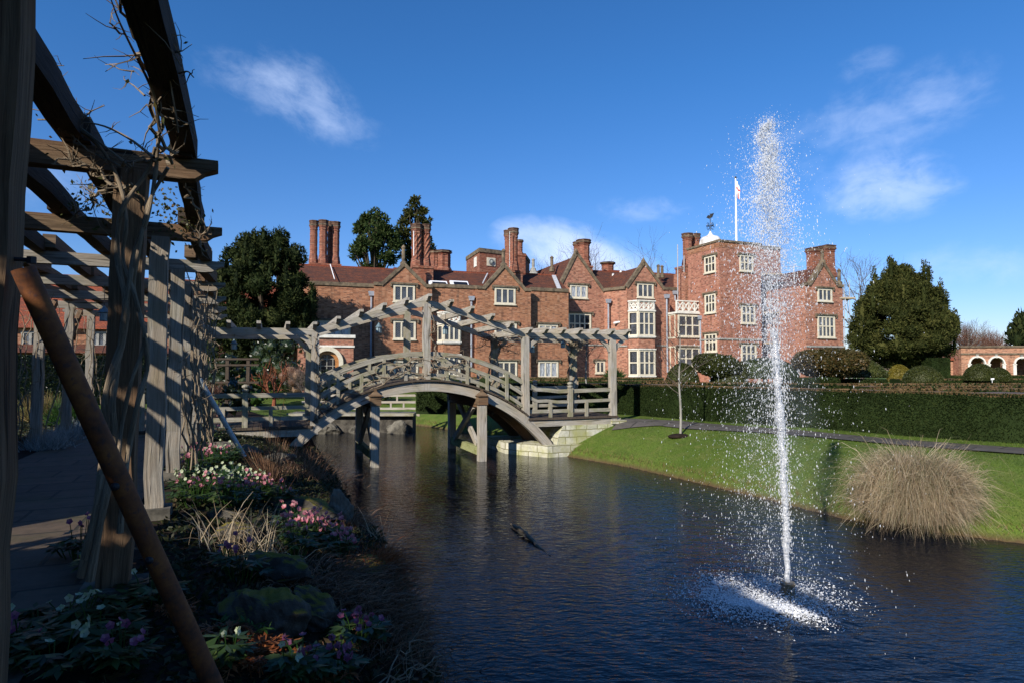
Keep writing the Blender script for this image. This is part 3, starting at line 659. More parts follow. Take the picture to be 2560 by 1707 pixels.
def window(x0, x1, y0, y1, b, cols, rows=1, hood=True, glass='leaded_glass', fr=HF, name='window', parent=None, sill=True, label=None):
    yc = (y0 + y1) / 2; a0, _ = fr.px(x0, yc, b); a1, _ = fr.px(x1, yc, b); xc = (x0 + x1) / 2
    _, zt = fr.px(xc, y0, b); _, zb = fr.px(xc, y1, b); t = 0.15; mb = MB(); pr_ = 0.075
    hbox(mb, a0, a0 + t, b - pr_, b + .03, zb, zt, fr=fr); hbox(mb, a1 - t, a1, b - pr_, b + .03, zb, zt, fr=fr)
    hbox(mb, a0 + t, a1 - t, b - pr_ + .003, b + .03, zt - t, zt, fr=fr); hbox(mb, a0 + t, a1 - t, b - pr_ + .003, b + .03, zb, zb + t * .8, fr=fr)
    w = (a1 - a0 - 2 * t)
    for i in range(1, cols):
        a = a0 + t + w * i / cols; hbox(mb, a - .055, a + .055, b - pr_ + .01, b + .03, zb + t * .8, zt - t, fr=fr)
    for i in range(1, rows):
        z = zb + (zt - zb) * i / rows + .03
        for j in range(cols):
            l = a0 + t + w * j / cols + (.055 if j else 0); r_ = a0 + t + w * (j + 1) / cols - (.055 if j < cols - 1 else 0)
            hbox(mb, l, r_, b - pr_ + .015, b + .03, z - .05, z + .05, fr=fr)
    if sill: hbox(mb, a0 - .06, a1 + .06, b - .14, b + .02, zb - .09, zb - .002, fr=fr)
    f = mb.build(name, 'stone_cream', parent or house, loc=None)
    if label: f['label'] = label
    if parent is None or parent is house:
        g = MB(); g.add([fr.P(a0 + t * .5, b - .012, zb), fr.P(a1 - t * .5, b - .012, zb), fr.P(a1 - t * .5, b - .012, zt), fr.P(a0 + t * .5, b - .012, zt)], [0, 1, 2, 3])
        g.build('pane', glass, f)
        if hood:
            h = MB(); hbox(h, a0 - .22, a1 + .22, b - .17, b + .02, zt + .02, zt + .15, fr=fr)
            for a in (a0 - .22, a1 + .10): hbox(h, a, a + .12, b - .15, b + .02, zt - .16, zt + .018, fr=fr)
            h.build('hood_mould', 'coping', f)
    else:
        g = MB(); g.add([fr.P(a0 + t * .5, b - .012, zb), fr.P(a1 - t * .5, b - .012, zb), fr.P(a1 - t * .5, b - .012, zt), fr.P(a0 + t * .5, b - .012, zt)], [0, 1, 2, 3])
        g.build('pane', glass, parent)
    return f
def copings(pts, b, mb, w=0.42, h=0.26, fr=HF):
    for (a, z), (c, y) in zip(pts[:-1], pts[1:]): mb.beam(fr.P(a, b + .12, z), fr.P(c, b + .12, y), w, h, up=(0, 0, 1) if abs(c - a) > .05 else (1, 0, 0))
def gable(xl, xr, ye, gl, gr, pk, b, depth, mat='brick_orange', roofd=9.0, fr=HF, z0=-0.2):
    a0 = fr.px(xl, ye, b)[0]; a1 = fr.px(xr, ye, b)[0]; ap, zp = fr.px(pk[0], pk[1], b); ze = fr.px(pk[0], ye, b)[1]
    al = fr.px(gl, ye, b)[0]; ar = fr.px(gr, ye, b)[0]
    mb = MB(); hbox(mb, a0, a1, b, b + depth, z0, ze, fr=fr)
    mb.prism([fr.P(al, b + .004, ze - .02), fr.P(ar, b + .004, ze - .02), fr.P(ap, b + .004, zp - .05)], fr.fr[2] * .4)
    mb.build('gable_wall', mat, house)
    r_ = MB(); r_.prism([fr.P(al + .1, b + .41, ze - .03), fr.P(ar - .1, b + .41, ze - .03), fr.P(ap, b + .41, zp - .3)], fr.fr[2] * roofd)
    r_.build('gable_roof', 'roof_tile', house)
    c = MB(); copings([(al - .05, ze + .02), (ap, zp)], b, c, fr=fr); copings([(ap, zp), (ar + .05, ze + .02)], b, c, fr=fr)
    if al - a0 > .2: copings([(a0 - .05, ze + .10), (al - .02, ze + .10)], b, c, .44, .24, fr=fr)
    if a1 - ar > .2: copings([(ar + .02, ze + .10), (a1 + .05, ze + .10)], b, c, .44, .24, fr=fr)
    c.lathe(fr.P(ap, b + .12, zp - .06), [(.2, 0), (.2, .2), (.0, .5)], 6)
    c.build('gable_coping', 'coping', house)
    return a0, a1, ze, ap, zp
def flatwall(xl, xr, yt, b, depth, mat='brick_orange', z0=-0.2, cop=True, ytr=None):
    a0, z1 = hp(xl, yt, b); a1, z2 = hp(xr, ytr or yt, b); z1 = (z1 + z2) / 2
    mb = MB(); hbox(mb, a0, a1, b, b + depth, z0, z1); mb.build('brick_wall', mat, house)
    if cop:
        c = MB(); copings([(a0 + .02, z1 + .12), (a1 - .02, z1 + .12)], b, c, .43, .27); c.build('parapet_coping', 'coping', house)
    return a0, a1, z1
def roofslab(a0, a1, b0, z0, b1, z1, mat='roof_tile', name='tiled_roof', b2=None):
    mb = MB(); b2 = b2 or b1 + (b1 - b0)
    poly = [H(a0, b0, z0), H(a0, b1, z1), H(a0, b2, z0)]
    mb.prism(poly, HU * (a1 - a0)); o = mb.build(name, mat, house)
    rg = MB(); rg.beam(H(a0, b1, z1), H(a1, b1, z1), .22, .14); rg.build('ridge_tiles', 'roof_tile_red', house); return o

# left range up to gable 1
aL, _, zL = flatwall(690, 940, 711, 0.6, 8, 'brick_orange', ytr=716)
aG1 = gable(937, 1080, 716, 954, 1066, (1010, 661), 0.0, 8, 'brick_orange')
flatwall(1079, 1197, 717, 0.5, 7.5, 'brick_orange', ytr=723)
aG2 = gable(1193, 1327, 725, 1210, 1313, (1260.5, 664), 0.05, 8, 'brick_orange')
aB = flatwall(1326, 1421, 727, 0.75, 6, 'brick_orange', ytr=730)
aG3 = gable(1408, 1511, 727, 1396, 1509, (1441, 632), 3.2, 9, 'brick_red')
aG4 = gable(1567, 1673, 722, 1567, 1659, (1610, 656), 1.0, 9, 'brick_red')
# splayed wall joining gable 3 to gable 4
p0 = H(aG3[1] - .02, 3.2, 0); p1_ = H(aG4[0] + .02, 1.0, 0); zs = (aG3[2] + aG4[2]) / 2 - .02
mb = MB(); mb.prism([p0 + (0, 0, -.2), p1_ + (0, 0, -.2), p1_ + (0, 0, zs), p0 + (0, 0, zs)], HV * 4); mb.build('splayed_wall', 'brick_red', house)
c = MB(); c.beam(p0 + HV * .12 + (0, 0, zs + .12), p1_ + HV * .12 + (0, 0, zs + .12), .42, .26); c.build('parapet_coping', 'coping', house)
flatwall(1672, 1745, 727, 3.4, 6, 'brick_red')
# main roofs behind the parapets
e = 1.0
def ridge(x, y, b): return hp(x, y, b)
a_, zr = ridge(860, 668, 5.0); roofslab(aL, aG1[0] + 2.2, 1.0, zL - .1, 5.0, zr)
a_, zr = ridge(1120, 679, 4.6); roofslab(aG1[1] - 2.2, aG2[0] + 2.5, 0.9, aG2[2] - .1, 4.6, zr)
a_, zr = ridge(1345, 687, 4.2); roofslab(aG2[1] - 2.0, aB[1] + .4, 1.1, aB[2] - .1, 4.2, zr)
a_, zr = ridge(1500, 679, 8.0); roofslab(aG3[0] + 1.2, aG4[1], 3.5, aG3[2] - .2, 8.0, zr)
a_, zr = ridge(1685, 687, 8.2); roofslab(aG4[1] - 2.2, aG4[1] + 6, 3.8, hp(1685, 724, 3.8)[1] - .1, 8.2, zr)
# windows
window(983, 1037, 713, 755, 0.0, 3); window(983, 1039, 802, 848, 0.0, 3); window(984, 1045, 900, 944, 0.0, 3)
window(1236, 1288, 720, 761, .05, 3); window(1236, 1291, 807, 848, .05, 3); window(1240, 1292, 902, 944, .05, 3)
window(1345, 1394, 811, 846, .75, 3, glass='pale_glass'); window(1345, 1395, 902, 943, .75, 3, glass='pale_glass')
window(1424, 1468, 713, 746, 3.2, 3, glass='pale_glass'); window(1420, 1477, 784, 836, 3.2, 4, 2, glass='dark_glass'); window(1488, 1512, 901, 932, 3.2, 2)
window(1592, 1633, 709, 745, 1.0, 3)
window(1694, 1709, 733, 750, 3.4, 1)
window(782, 876, 802, 842, .6, 4, 1, glass='pale_glass')
# bay windows: canted stone bays with a pierced parapet
def quatre(fr, a0, a1, z0, z1, b, parent):
    mb = MB(); h = z1 - z0; fw = .10
    hbox(mb, a0, a1, b - .05, b + .12, z1 - fw, z1, fr=fr); hbox(mb, a0, a1, b - .05, b + .12, z0, z0 + fw, fr=fr)
    hbox(mb, a0, a0 + fw, b - .045, b + .12, z0 + fw, z1 - fw, fr=fr); hbox(mb, a1 - fw, a1, b - .045, b + .12, z0 + fw, z1 - fw, fr=fr)
    n = max(1, round((a1 - a0 - 2 * fw) / (h * .55)))
    w = (a1 - a0 - 2 * fw) / n; za, zb = z0 + fw, z1 - fw; zm = (za + zb) / 2
    for i in range(n):
        l = a0 + fw + i * w; c_ = l + w / 2
        for k, (pa, pb) in enumerate((((l, za), (c_, zm)), ((c_, zm), (l + w, zb)), ((l, zb), (c_, zm)), ((c_, zm), (l + w, za)))): mb.beam(fr.P(pa[0], b + .03 + .004 * k, pa[1]), fr.P(pb[0], b + .03 + .004 * k, pb[1]), .09, .085, up=fr.fr[2])
        mb.beam(fr.P(l, b + .02, za), fr.P(l, b + .02, zb), .08, .10, up=fr.fr[2]) if i else None
    for i in range(n + 1):
        l = a0 + fw + i * w
        for z in (za, zb): mb.lathe(fr.P(l, b - .02, z), [(.0, -.08), (.10, 0), (.0, .08)], 6)
    return mb.build('pierced_parapet', 'stone_white', parent)
def bay(xs_, x0, x1, rows_y, b, out, cols, base_b, mat):
    """rows_y: list of (kind, ytop, ybot). front face from pixel x0 to x1, left splay begins at pixel xs_"""
    bf = b - out; ym = 850
    a0 = hp(x0, ym, bf)[0]; a1 = hp(x1, ym, bf)[0]; al = hp(xs_, ym, b)[0]; ar = a1 + (a0 - al)
    zb_top = None; V = [H(al, b, 0), H(a0, bf, 0), H(a1, bf, 0), H(ar, b, 0)]
    xc = (x0 + x1) / 2
    bayp = None
    for kind, y0, y1 in rows_y:
        z1 = hp(xc, y0, bf)[1]; z0 = hp(xc, y1, bf)[1]
        if kind == 'brick':
            mb = MB(); mb.prism([H(al, b + .02, z0), H(a0, bf, z0), H(a1, bf, z0), H(ar, b + .02, z0)], (0, 0, z1 - z0)); mb.build('bay_apron', mat, house)
            mb = MB()
            for p, q in ((V[0], V[1]), (V[1], V[2]), (V[2], V[3])): mb.beam(p + (0, 0, z1 - .03), q + (0, 0, z1 - .03), .22, .10)
            mb.build('bay_string_course', 'stone_grey', house)
        else:
            faces = [Front(V[0], unit(V[1] - V[0]), np.cross([0, 0, 1], unit(V[1] - V[0]))), Front(V[1], HU, HV), Front(V[2], unit(V[3] - V[2]), np.cross([0, 0, 1], unit(V[3] - V[2])))]
            Ls = [np.linalg.norm(V[1] - V[0]), a1 - a0, np.linalg.norm(V[3] - V[2])]
            core = MB(); core.prism([H(al, b + .02, z0), H(a0, bf + .13, z0), H(a1, bf + .13, z0), H(ar, b + .02, z0)], (0, 0, z1 - z0)); core.build('bay_core', 'dark_glass' if kind != 'par' else 'stone_grey', house) if kind != 'par' else None
            for fr, L, nc in zip(faces, Ls, (1, cols, 1)):
                if kind == 'par':
                    quatre(fr, .02, L - .02, z0, z1, 0.0, house)
                else:
                    t = .13; mb = MB()
                    hbox(mb, 0, t, -.06, .1, z0, z1, fr=fr); hbox(mb, L - t, L, -.06, .1, z0, z1, fr=fr)
                    hbox(mb, t, L - t, -.057, .1, z1 - t, z1, fr=fr); hbox(mb, t, L - t, -.057, .1, z0, z0 + t, fr=fr)
                    w = L - 2 * t
                    for i in range(1, nc): a = t + w * i / nc; hbox(mb, a - .055, a + .055, -.05, .1, z0 + t, z1 - t, fr=fr)
                    nr = 2 if z1 - z0 > 1.75 else 1
                    if nr == 2:
                        for j in range(nc):
                            l = t + w * j / nc + (.055 if j else 0); r_ = t + w * (j + 1) / nc - (.055 if j < nc - 1 else 0); zz = z0 + (z1 - z0) * .5
                            hbox(mb, l, r_, -.045, .1, zz - .05, zz + .05, fr=fr)
                    f = mb.build('bay_window', 'stone_cream', house)
                    g = MB(); g.add([fr.P(t * .5, .02, z0 + .05), fr.P(L - t * .5, .02, z0 + .05), fr.P(L - t * .5, .02, z1 - .05), fr.P(t * .5, .02, z1 - .05)], [0, 1, 2, 3]); g.build('pane', 'leaded_glass', f)
            cn = MB()
            for p, q in ((V[0], V[1]), (V[1], V[2]), (V[2], V[3])): cn.beam(p + (0, 0, z1 + .05), q + (0, 0, z1 + .05), .26, .11)
            cn.build('bay_moulding', 'stone_white', house); cn = MB()
            for p, q in ((V[0], V[1]), (V[1], V[2]), (V[2], V[3])): cn.beam(p + (0, 0, z0 - .06), q + (0, 0, z0 - .06), .24, .10)
            cn.build('bay_sill', 'stone_white', house)
    a_top = hp(xc, rows_y[0][2], bf)[1]
    mb = MB(); mb.prism([H(al, b + .03, a_top - .03), H(a0 + .05, bf + .12, a_top - .03), H(a1 - .05, bf + .12, a_top - .03), H(ar, b + .03, a_top - .03)], (0, 0, .06)); mb.build('bay_roof', 'lead', house)
bay(1572, 1596, 1637, [('par', 754, 775), ('win', 779, 840), ('brick', 843, 870), ('win', 874, 938), ('brick', 942, 975)], 1.0, .95, 3, 1.0, 'brick_red')
bay(1094, 1108, 1150, [('par', 783, 804), ('win', 812, 853), ('brick', 857, 884), ('win', 888, 940), ('brick', 944, 975)], .5, .8, 3, .5, 'brick_orange')
# flat balcony bay beside the tower
bb = -0.4
a0 = hp(1692, 815, bb)[0]; a1 = hp(1753, 815, bb)[0]; zt = hp(1720, 784, bb)[1]
mb = MB(); hbox(mb, a0, a1, bb, 3.5, -.2, zt - .05); mb.build('balcony_bay_wall', 'brick_red', house)
window(1694, 1750, 788, 842, bb, 3, 2, False); window(1695, 1749, 868, 925, bb, 3, 2, True)
mb = MB(); hbox(mb, a0 - .1, a1 + .1, bb - .16, 3.5, zt - .04, zt + .12); hbox(mb, a0 - .05, a1 + .05, bb - .1, bb + .1, hp(1720, 866, bb)[1], hp(1720, 866, bb)[1] + .12); mb.build('balcony_cornice', 'stone_white', house)
quatre(HF, a0 - .05, a1 + .05, zt + .13, hp(1720, 752, bb)[1], bb - .02, house)
# side return of that bay is windowed and dark
sf = Front(H(a0, 0, 0), HV, -HU)
for y0, y1 in ((788, 842), (868, 925)):
    z1 = hp(1700, y0, bb)[1]; z0 = hp(1700, y1, bb)[1]; mb = MB()
    for k in range(3): hbox(mb, bb + .2 + k * .75, bb + .32 + k * .75, -.05, .03, z0, z1, fr=sf)
    hbox(mb, bb + .2, bb + 1.82, -.055, .03, z1, z1 + .13, fr=sf); hbox(mb, bb + .2, bb + 1.82, -.055, .03, z0 - .13, z0, fr=sf)
    f = mb.build('window', 'stone_cream', house); g = MB(); g.add([sf.P(bb + .25, -.012, z0), sf.P(bb + 1.75, -.012, z0), sf.P(bb + 1.75, -.012, z1), sf.P(bb + .25, -.012, z1)], [0, 1, 2, 3]); g.build('pane', 'dark_glass', f)
# string courses
mb = MB()
for x0, x1, y, b in ((1512, 1566, 865, 1.9), (1640, 1672, 864, 1.0), (1428, 1508, 862, 3.2)):
    a0 = hp(x0, y, b)[0]; a1 = hp(x1, y, b)[0]; z = hp((x0 + x1) / 2, y, b)[1]
    if b == 1.9: mb.beam(p0 + (0, 0, z), p1_ + (0, 0, z), .16, .12)
    else: hbox(mb, a0, a1, b - .08, b + .02, z - .06, z + .06)
mb.build('string_course', 'stone_grey', house)
# drainpipes with hopper heads
def pipe(x, y0, y1, b, fr=HF):
    a, z0 = fr.px(x, y0, b - .15); z1 = max(0.0, fr.px(x, y1, b - .15)[1]); mb = MB()
    mb.tube([fr.P(a, b - .13, z0 - .2), fr.P(a, b - .13, z1)], .075, 8)
    for z in np.arange(z1 + .4, z0 - .4, 1.6): mb.lathe(fr.P(a, b - .13, z), [(.1, 0), (.1, .07)], 8)
    mb.prism([fr.P(a - .24, b - .32, z0 + .12), fr.P(a + .24, b - .32, z0 + .12), fr.P(a + .16, b - .30, z0 - .22), fr.P(a - .16, b - .30, z0 - .22)], fr.fr[2] * .3)
    mb.build('drainpipe', 'lead_pipe', house)
pipe(929, 733, 900, .6); pipe(1179, 745, 925, .5); pipe(1521, 752, 862, 2.5); pipe(1667, 740, 930, 1.0); pipe(1688, 731, 752, 3.4); pipe(1751, 793, 890, -.5)
# porch with the arched doorway
pb = -5.8; a0 = hp(745, 860, pb)[0]; a1 = hp(884, 860, pb)[0]; zt = hp(850, 845, pb)[1]
ac, zc = hp(818, 897, pb); rad = abs(hp(849, 897, pb)[0] - ac) * .98
porch = MB(); n = 14; arc = [(ac + rad * math.cos(t), zc - .2 + rad * math.sin(t)) for t in np.linspace(math.pi, 0, n)]
zsp = zc - .2; dpt = .45
hbox(porch, a0, ac - rad, pb, pb + dpt, -.2, zt); hbox(porch, ac + rad, a1, pb, pb + dpt, -.2, zt)
for (p, q) in zip(arc[:-1], arc[1:]):
    porch.prism([H(p[0], pb, p[1]), H(q[0], pb, q[1]), H(q[0], pb, zt), H(p[0], pb, zt)], HV * dpt)
hbox(porch, a1 - dpt, a1 - .003, pb + dpt, .7, -.2, zt - .004); hbox(porch, a0 + .003, a0 + dpt, pb + dpt, .7, -.2, zt - .004); hbox(porch, a0 + dpt, a1 - dpt, pb + dpt, .7, zt - .35, zt - .1)
po = porch.build('porch', 'brick_red', house)
mb = MB(); hbox(mb, a0 - .1, a1 + .1, pb - .12, pb + .5, zt + .002, zt + .2); hbox(mb, a0 - .06, a1 + .06, pb - .08, pb + .004, hp(850, 868, pb)[1], hp(850, 868, pb)[1] + .12); mb.build('porch_coping', 'stone_white', po)
mb = MB()
for r_, w_, mat_, nm, bo in ((rad + .10, .19, 'stone_cream', 'stone_arch', -.1), (rad - .10, .2, 'door_oak', 'door_frame', .15)):
    mb = MB(); pts = [H(ac + r_ * math.cos(t), pb + bo, zsp + r_ * math.sin(t)) for t in np.linspace(math.pi, 0, 18)]
    pts = [H(ac - r_, pb + bo, 0)] + pts + [H(ac + r_, pb + bo, 0)]
    mb.sweep(pts, .26, w_, up=HV); mb.build(nm, mat_, po)
mb = MB(); mb.prism([H(ac + (rad - .05) * math.cos(t), pb + .3, zsp + (rad - .05) * math.sin(t)) for t in np.linspace(math.pi, 0, 16)] + [H(ac + rad - .05, pb + .3, 0), H(ac - rad + .05, pb + .3, 0)], HV * .06); mb.build('glazed_door', 'dark_glass', po)
mb = MB()
for k in (-.5, 0, .5): mb.beam(H(ac + k * rad, pb + .27, 0), H(ac + k * rad, pb + .27, zsp + rad * (.95 if k == 0 else .8)), .05, .05, up=HV)
for k in range(6): mb.beam(H(ac - rad * .93, pb + .266, .4 + k * .45), H(ac + rad * .93, pb + .266, .4 + k * .45), .045, .045, up=HV) if .4 + k * .45 < zsp + .3 else None
mb.build('glazing_bars', 'stone_grey', po)

# chimneys
def stack(x0, x1, ytop, ybase, b, shafts, pl=None, mat='brick_chimney'):
    """shafts: list of (x centre px, half width px, top y, b offset, kind)"""
    a0 = hp(x0, ybase, b)[0]; a1 = hp(x1, ybase, b)[0]; zb = hp((x0 + x1) / 2, ybase, b)[1]
    mb = MB(); hbox(mb, a0, a1, b - .6, b + 1.2, zb - 3.5, zb + .002); hbox(mb, a0 - .07, a1 + .07, b - .67, b + 1.27, zb - .12, zb + .06)
    base = mb.build('chimney', mat, house)
    for xc, hw, yt, bo, kind in shafts:
        a, z1 = hp(xc, yt, b + bo); r_ = abs(hp(xc + hw, yt, b + bo)[0] - a); h = z1 - zb; tw = 0.0; r_ *= 1.08; rb = r_ * .80
        n, lb = (8, 0) if kind == 'oct' else ((16, .11) if kind in ('twist', 'ribs') else (4, 0) if kind == 'sq' else (12, 0))
        if kind == 'sq': r_ *= 1.3; rb = r_ * .85
        ph = math.pi / 8 + PHI if n == 8 else PHI + math.pi / 4 if n == 4 else 0
        pr1 = [(r_ * 1.05, -.15), (r_ * 1.05, .10 * h), (r_ * .98, .13 * h), (rb * 1.15, .20 * h), (rb, .24 * h)]
        mid = [(rb, .24 * h + (.78 - .24) * h * k / 14) for k in range(1, 15)]
        mid = [(r__ + (.012 if int(k / 2) % 2 else 0), z) for k, (r__, z) in enumerate(mid)]
        top = [(rb * 1.12, .79 * h), (rb * 1.12, .81 * h), (rb, .82 * h), (rb * 1.25, .87 * h), (r_, .90 * h), (r_, .975 * h), (r_ * 1.08, .98 * h), (r_ * 1.08, h), (r_ * .55, h)]
        s_ = MB(); s_.lathe(H(a, b + bo, zb), pr1, 8 if n != 4 else 4, 0, 0, ph)
        if kind == 'twist': s_.lathe(H(a, b + bo, zb), [(rb, .24 * h)] + mid, 16, 0, 1.5, 0, .10, 8)
        elif kind == 'ribs': s_.lathe(H(a, b + bo, zb), [(rb, .24 * h)] + mid, 16, 0, 0, 0, .10, 8)
        else: s_.lathe(H(a, b + bo, zb), [(rb, .24 * h)] + mid, n, 0, 0, ph)
        s_.lathe(H(a, b + bo, zb), [(rb, .78 * h)] + top[:5], 8 if n != 4 else 4, 0, 0, ph); s_.lathe(H(a, b + bo, zb), top[4:], 8 if n != 4 else 4, 2, 0, ph)
        s_.lathe(H(a, b + bo, zb + .88 * h), [(r_ * 1.01, 0), (r_ * 1.09, .03), (r_ * 1.09, .08), (r_ * 1.01, .11)], 8 if n != 4 else 4, 1, 0, ph)
        s_.build('chimney_shaft', [mat, 'coping', 'brick_dark'], base)
stack(776, 850, 553, 664, 6.2, [(785, 11, 553, 0, 'round'), (809, 12, 552, 0, 'oct'), (827, 9, 555, 1.0, 'round'), (840, 11, 556, .4, 'oct')])
stack(1030, 1079, 562, 670, 2.6, [(1042, 13, 562, 0, 'twist'), (1065.5, 11, 563, 0.2, 'twist')])
stack(1078, 1128, 628, 680, 8.0, [(1086, 11, 628, 0, 'ribs'), (1108, 19, 628, 0, 'ribs')])
stack(1270, 1300, 572, 681, 2.2, [(1283.5, 11.5, 572, 0, 'round'), (1271, 10, 577, 1.1, 'round')])
stack(1288, 1308, 600, 640, 9.0, [(1298, 9, 601, 0, 'round')])
stack(1444, 1474, 602, 668, 7.0, [(1459, 15, 601, 0, 'oct'), (1444, 10, 606, 1.0, 'oct')])
stack(1507, 1532, 658, 690, 10.0, [(1519, 15, 657, 0, 'oct')])
stack(1707, 1746, 585, 668, 3.0, [(1718, 11, 585, 0, 'oct'), (1738, 10, 586, .3, 'oct')])
mb = MB(); a0 = hp(1706, 700, 2.6)[0]; a1 = hp(1728, 700, 2.6)[0]; hbox(mb, a0, a1, 2.2, 4, 0, hp(1716, 683, 2.6)[1]); mb.build('chimney_breast', 'brick_red', house)
# white lightning conductors up two stacks
mb = MB()
for x, y0, y1, b in ((1034.5, 578, 640, 1.95), (1274, 580, 668, 1.5), (1274, 580, 668, 1.5)):
    mb.tube([H(*[*(hp(x, y0, b)[:1]), b, hp(x, y0, b)[1]]), H(*[*(hp(x, y1, b)[:1]), b, hp(x, y1, b)[1]])], .035, 5)
a, z = hp(826, 666, 4.6); a2, z2 = hp(836, 704, 1.4); mb.tube([H(a, 4.7, z + .15), H(a2, 1.2, z2 + .15)], .04, 5)
mb.build('lightning_conductor', 'white_paint', house)
# finials
def finial(x, ytop, ybase, b, cone=False):
    a, z1 = hp(x, ytop, b); z0 = hp(x, ybase, b)[1]; h = z1 - z0; mb = MB()
    mb.lathe(H(a, b, z0), [(.26, -.3), (.26, 0), (.16, .08 * h), (.13, .1 * h), (.15, .4 * h), (.14, .8 * h), (.19, .84 * h), (.17, .9 * h), (.06, h), (0, h + .05)], 8)
    if cone: mb.lathe(H(a, b, z0 - 1.0), [(1.1, 0), (.5, .5), (.2, 1.0)], 8)
    mb.build('finial', 'coping' if not cone else 'stone_grey', house)
finial(1009, 614, 657, .15); finial(1258.5, 623, 660, .2); finial(1333, 647, 672, 9, True); finial(1379.5, 641, 672, 6); finial(1645.5, 662, 688, 4.5); finial(1655, 664, 688, 6)
# rooflights in the roof behind the first recess
for x in (1096, 1149):
    mb = MB(); a, z = hp(x, 712, 1.6); mb.box(H(a, 1.6, z), 1.5, .9, .12, np.array([HU, unit(HV * .75 + np.array([0, 0, .66])), unit(-HV * .66 + np.array([0, 0, .75]))])); o = mb.build('rooflight', 'skylight_white', house)
    g = MB(); g.box(H(a + .06, 1.5, z + .02), 1.1, .5, .1, np.array([HU, unit(HV * .75 + np.array([0, 0, .66])), unit(-HV * .66 + np.array([0, 0, .75]))])); g.build('pane', 'dark_glass', o)
# lead flashings and vents
mb = MB(); a, z = hp(1382, 690, 4.2); a2, z2 = hp(1396, 724, 1.2); mb.beam(H(a, 4.0, z), H(a2, 1.0, z2), .35, .08); a, z = hp(1219, 684, 4.0); a2, z2 = hp(1206, 712, 1.5); mb.beam(H(a, 4.0, z), H(a2, 1.4, z2 + .1), .1, .06); mb.build('lead_flashing', 'lead', house)
mb = MB()
for x, y, b in ((1533, 694, 6.5), (1552, 686, 7.3)): a, z = hp(x, y, b); mb.lathe(H(a, b, z - .3), [(.12, 0), (.12, .6), (.16, .62), (0, .7)], 8)
mb.build('roof_vent', 'white_paint', house)
a, z = hp(1530, 806, 2.2); mb = MB(); mb.tube([H(a, 1.9, z - .1), H(a + 1.0, 1.7, z + .12), H(a + 1.1, 1.7, z - .25)], .1, 8); mb.build('white_pipe', 'white_paint', house)

# the square tower set at a corner to the viewer
c0 = at(1797, 604, 53.0); CT = np.array([c0[0], 53.0, 0]); zt = c0[2]; U1 = unit((math.cos(R(21.5)), math.sin(R(21.5)), 0)); V1 = np.array([-U1[1], U1[0], 0])
FR = Front(CT, U1, V1); FLf = Front(CT, -V1, U1)    # right-hand face; left-hand face (a<0 runs back)
FLf = Front(CT + V1 * 4.25, -V1, U1)
wr = FR.px(1903, 760, 0)[0]
mb = MB(); hbox(mb, 0, wr, 0, 4.25, -.2, zt - .5, fr=FR); mb.build('tower_wall', 'brick_tower', house)
mb = MB(); hbox(mb, -.02, wr + .02, -.02, 4.27, zt - .5, zt - .02, fr=FR); mb.build('tower_parapet', 'brick_orange', house)
mb = MB()
hbox(mb, -.1, wr + .1, -.1, .28, zt - .02, zt + .16, fr=FR); hbox(mb, -.1, .28, .28, 4.35, zt - .02, zt + .16, fr=FR); hbox(mb, wr - .28, wr + .1, .28, 4.35, zt - .02, zt + .16, fr=FR); mb.build('tower_coping', 'coping', house)
zs = FR.px(1850, 848, 0)[1]; mb = MB(); hbox(mb, -.08, wr + .08, -.08, -.001, zs - .07, zs + .07, fr=FR); hbox(mb, -.08, -.001, -.001, 4.2, zs - .069, zs + .071, fr=FR); mb.build('tower_string_course', 'stone_grey', house)
for x0, x1, y0, y1 in ((1848, 1882, 638, 679), (1852, 1887, 764, 809), (1852, 1890, 860, 909)): window(x0, x1, y0, y1, 0.0, 3, 2, True, 'leaded_glass', FR)
for x0, x1, y0, y1 in ((1762, 1790, 640, 682), (1763, 1790, 735, 783), (1763, 1793, 834, 879)): window(x0, x1, y0, y1, 0.0, 3, 2, True, 'dark_glass', FLf)
# lead cupola with its weathervane
cc = FR.P(.7, 6.5, 0); za = at(1772, 582, cc[1])[2]; rr = 27 * cc[1] / F
mb = MB(); mb.lathe((at(1776, 600, 59.0)[0], 59.0, za), [(1.05, -3.6), (1.05, -1.4), (1.03, -1.17), (.95, -.80), (.84, -.62), (.70, -.50), (.40, -.40), (.22, -.28), (.12, -.12), (.05, .06), (0, .08)], 32, 0, 0, 0, .03, 8)
cup = mb.build('cupola', 'lead_dome', house)
cx_, cy_ = at(1776, 600, 59.0)[0], 59.0; zv = za + .0; mb = MB(); sc_ = 59.0 / F
mb.tube([(cx_, cy_, zv), (cx_, cy_, zv + 47 * sc_)], .035, 5)
for k in range(4):
    d = np.array([math.cos(k * 1.571 + .4), math.sin(k * 1.571 + .4), 0]); b_ = np.array([cx_, cy_, zv + 15 * sc_]); mb.tube([b_, b_ + d * .5], .025, 4)
    for q in range(2):
        rr2 = .12 + .06 * q; o = b_ + d * .28 + np.array([0, 0, (-1) ** q * .16]); mb.tube([o + d * rr2 * math.cos(t) + np.array([0, 0, rr2 * math.sin(t)]) for t in np.linspace(0, 5.5, 9)], .02, 4)
b_ = np.array([cx_, cy_, zv + 36 * sc_]); mb.prism([b_ + (-.35, 0, .0), b_ + (-.05, 0, -.12), b_ + (.22, 0, .05), b_ + (.38, 0, .45), b_ + (.1, 0, .38), b_ + (-.05, 0, .2), b_ + (-.2, 0, .25)], (0, .05, 0))
mb.build('weathervane', 'iron', cup)
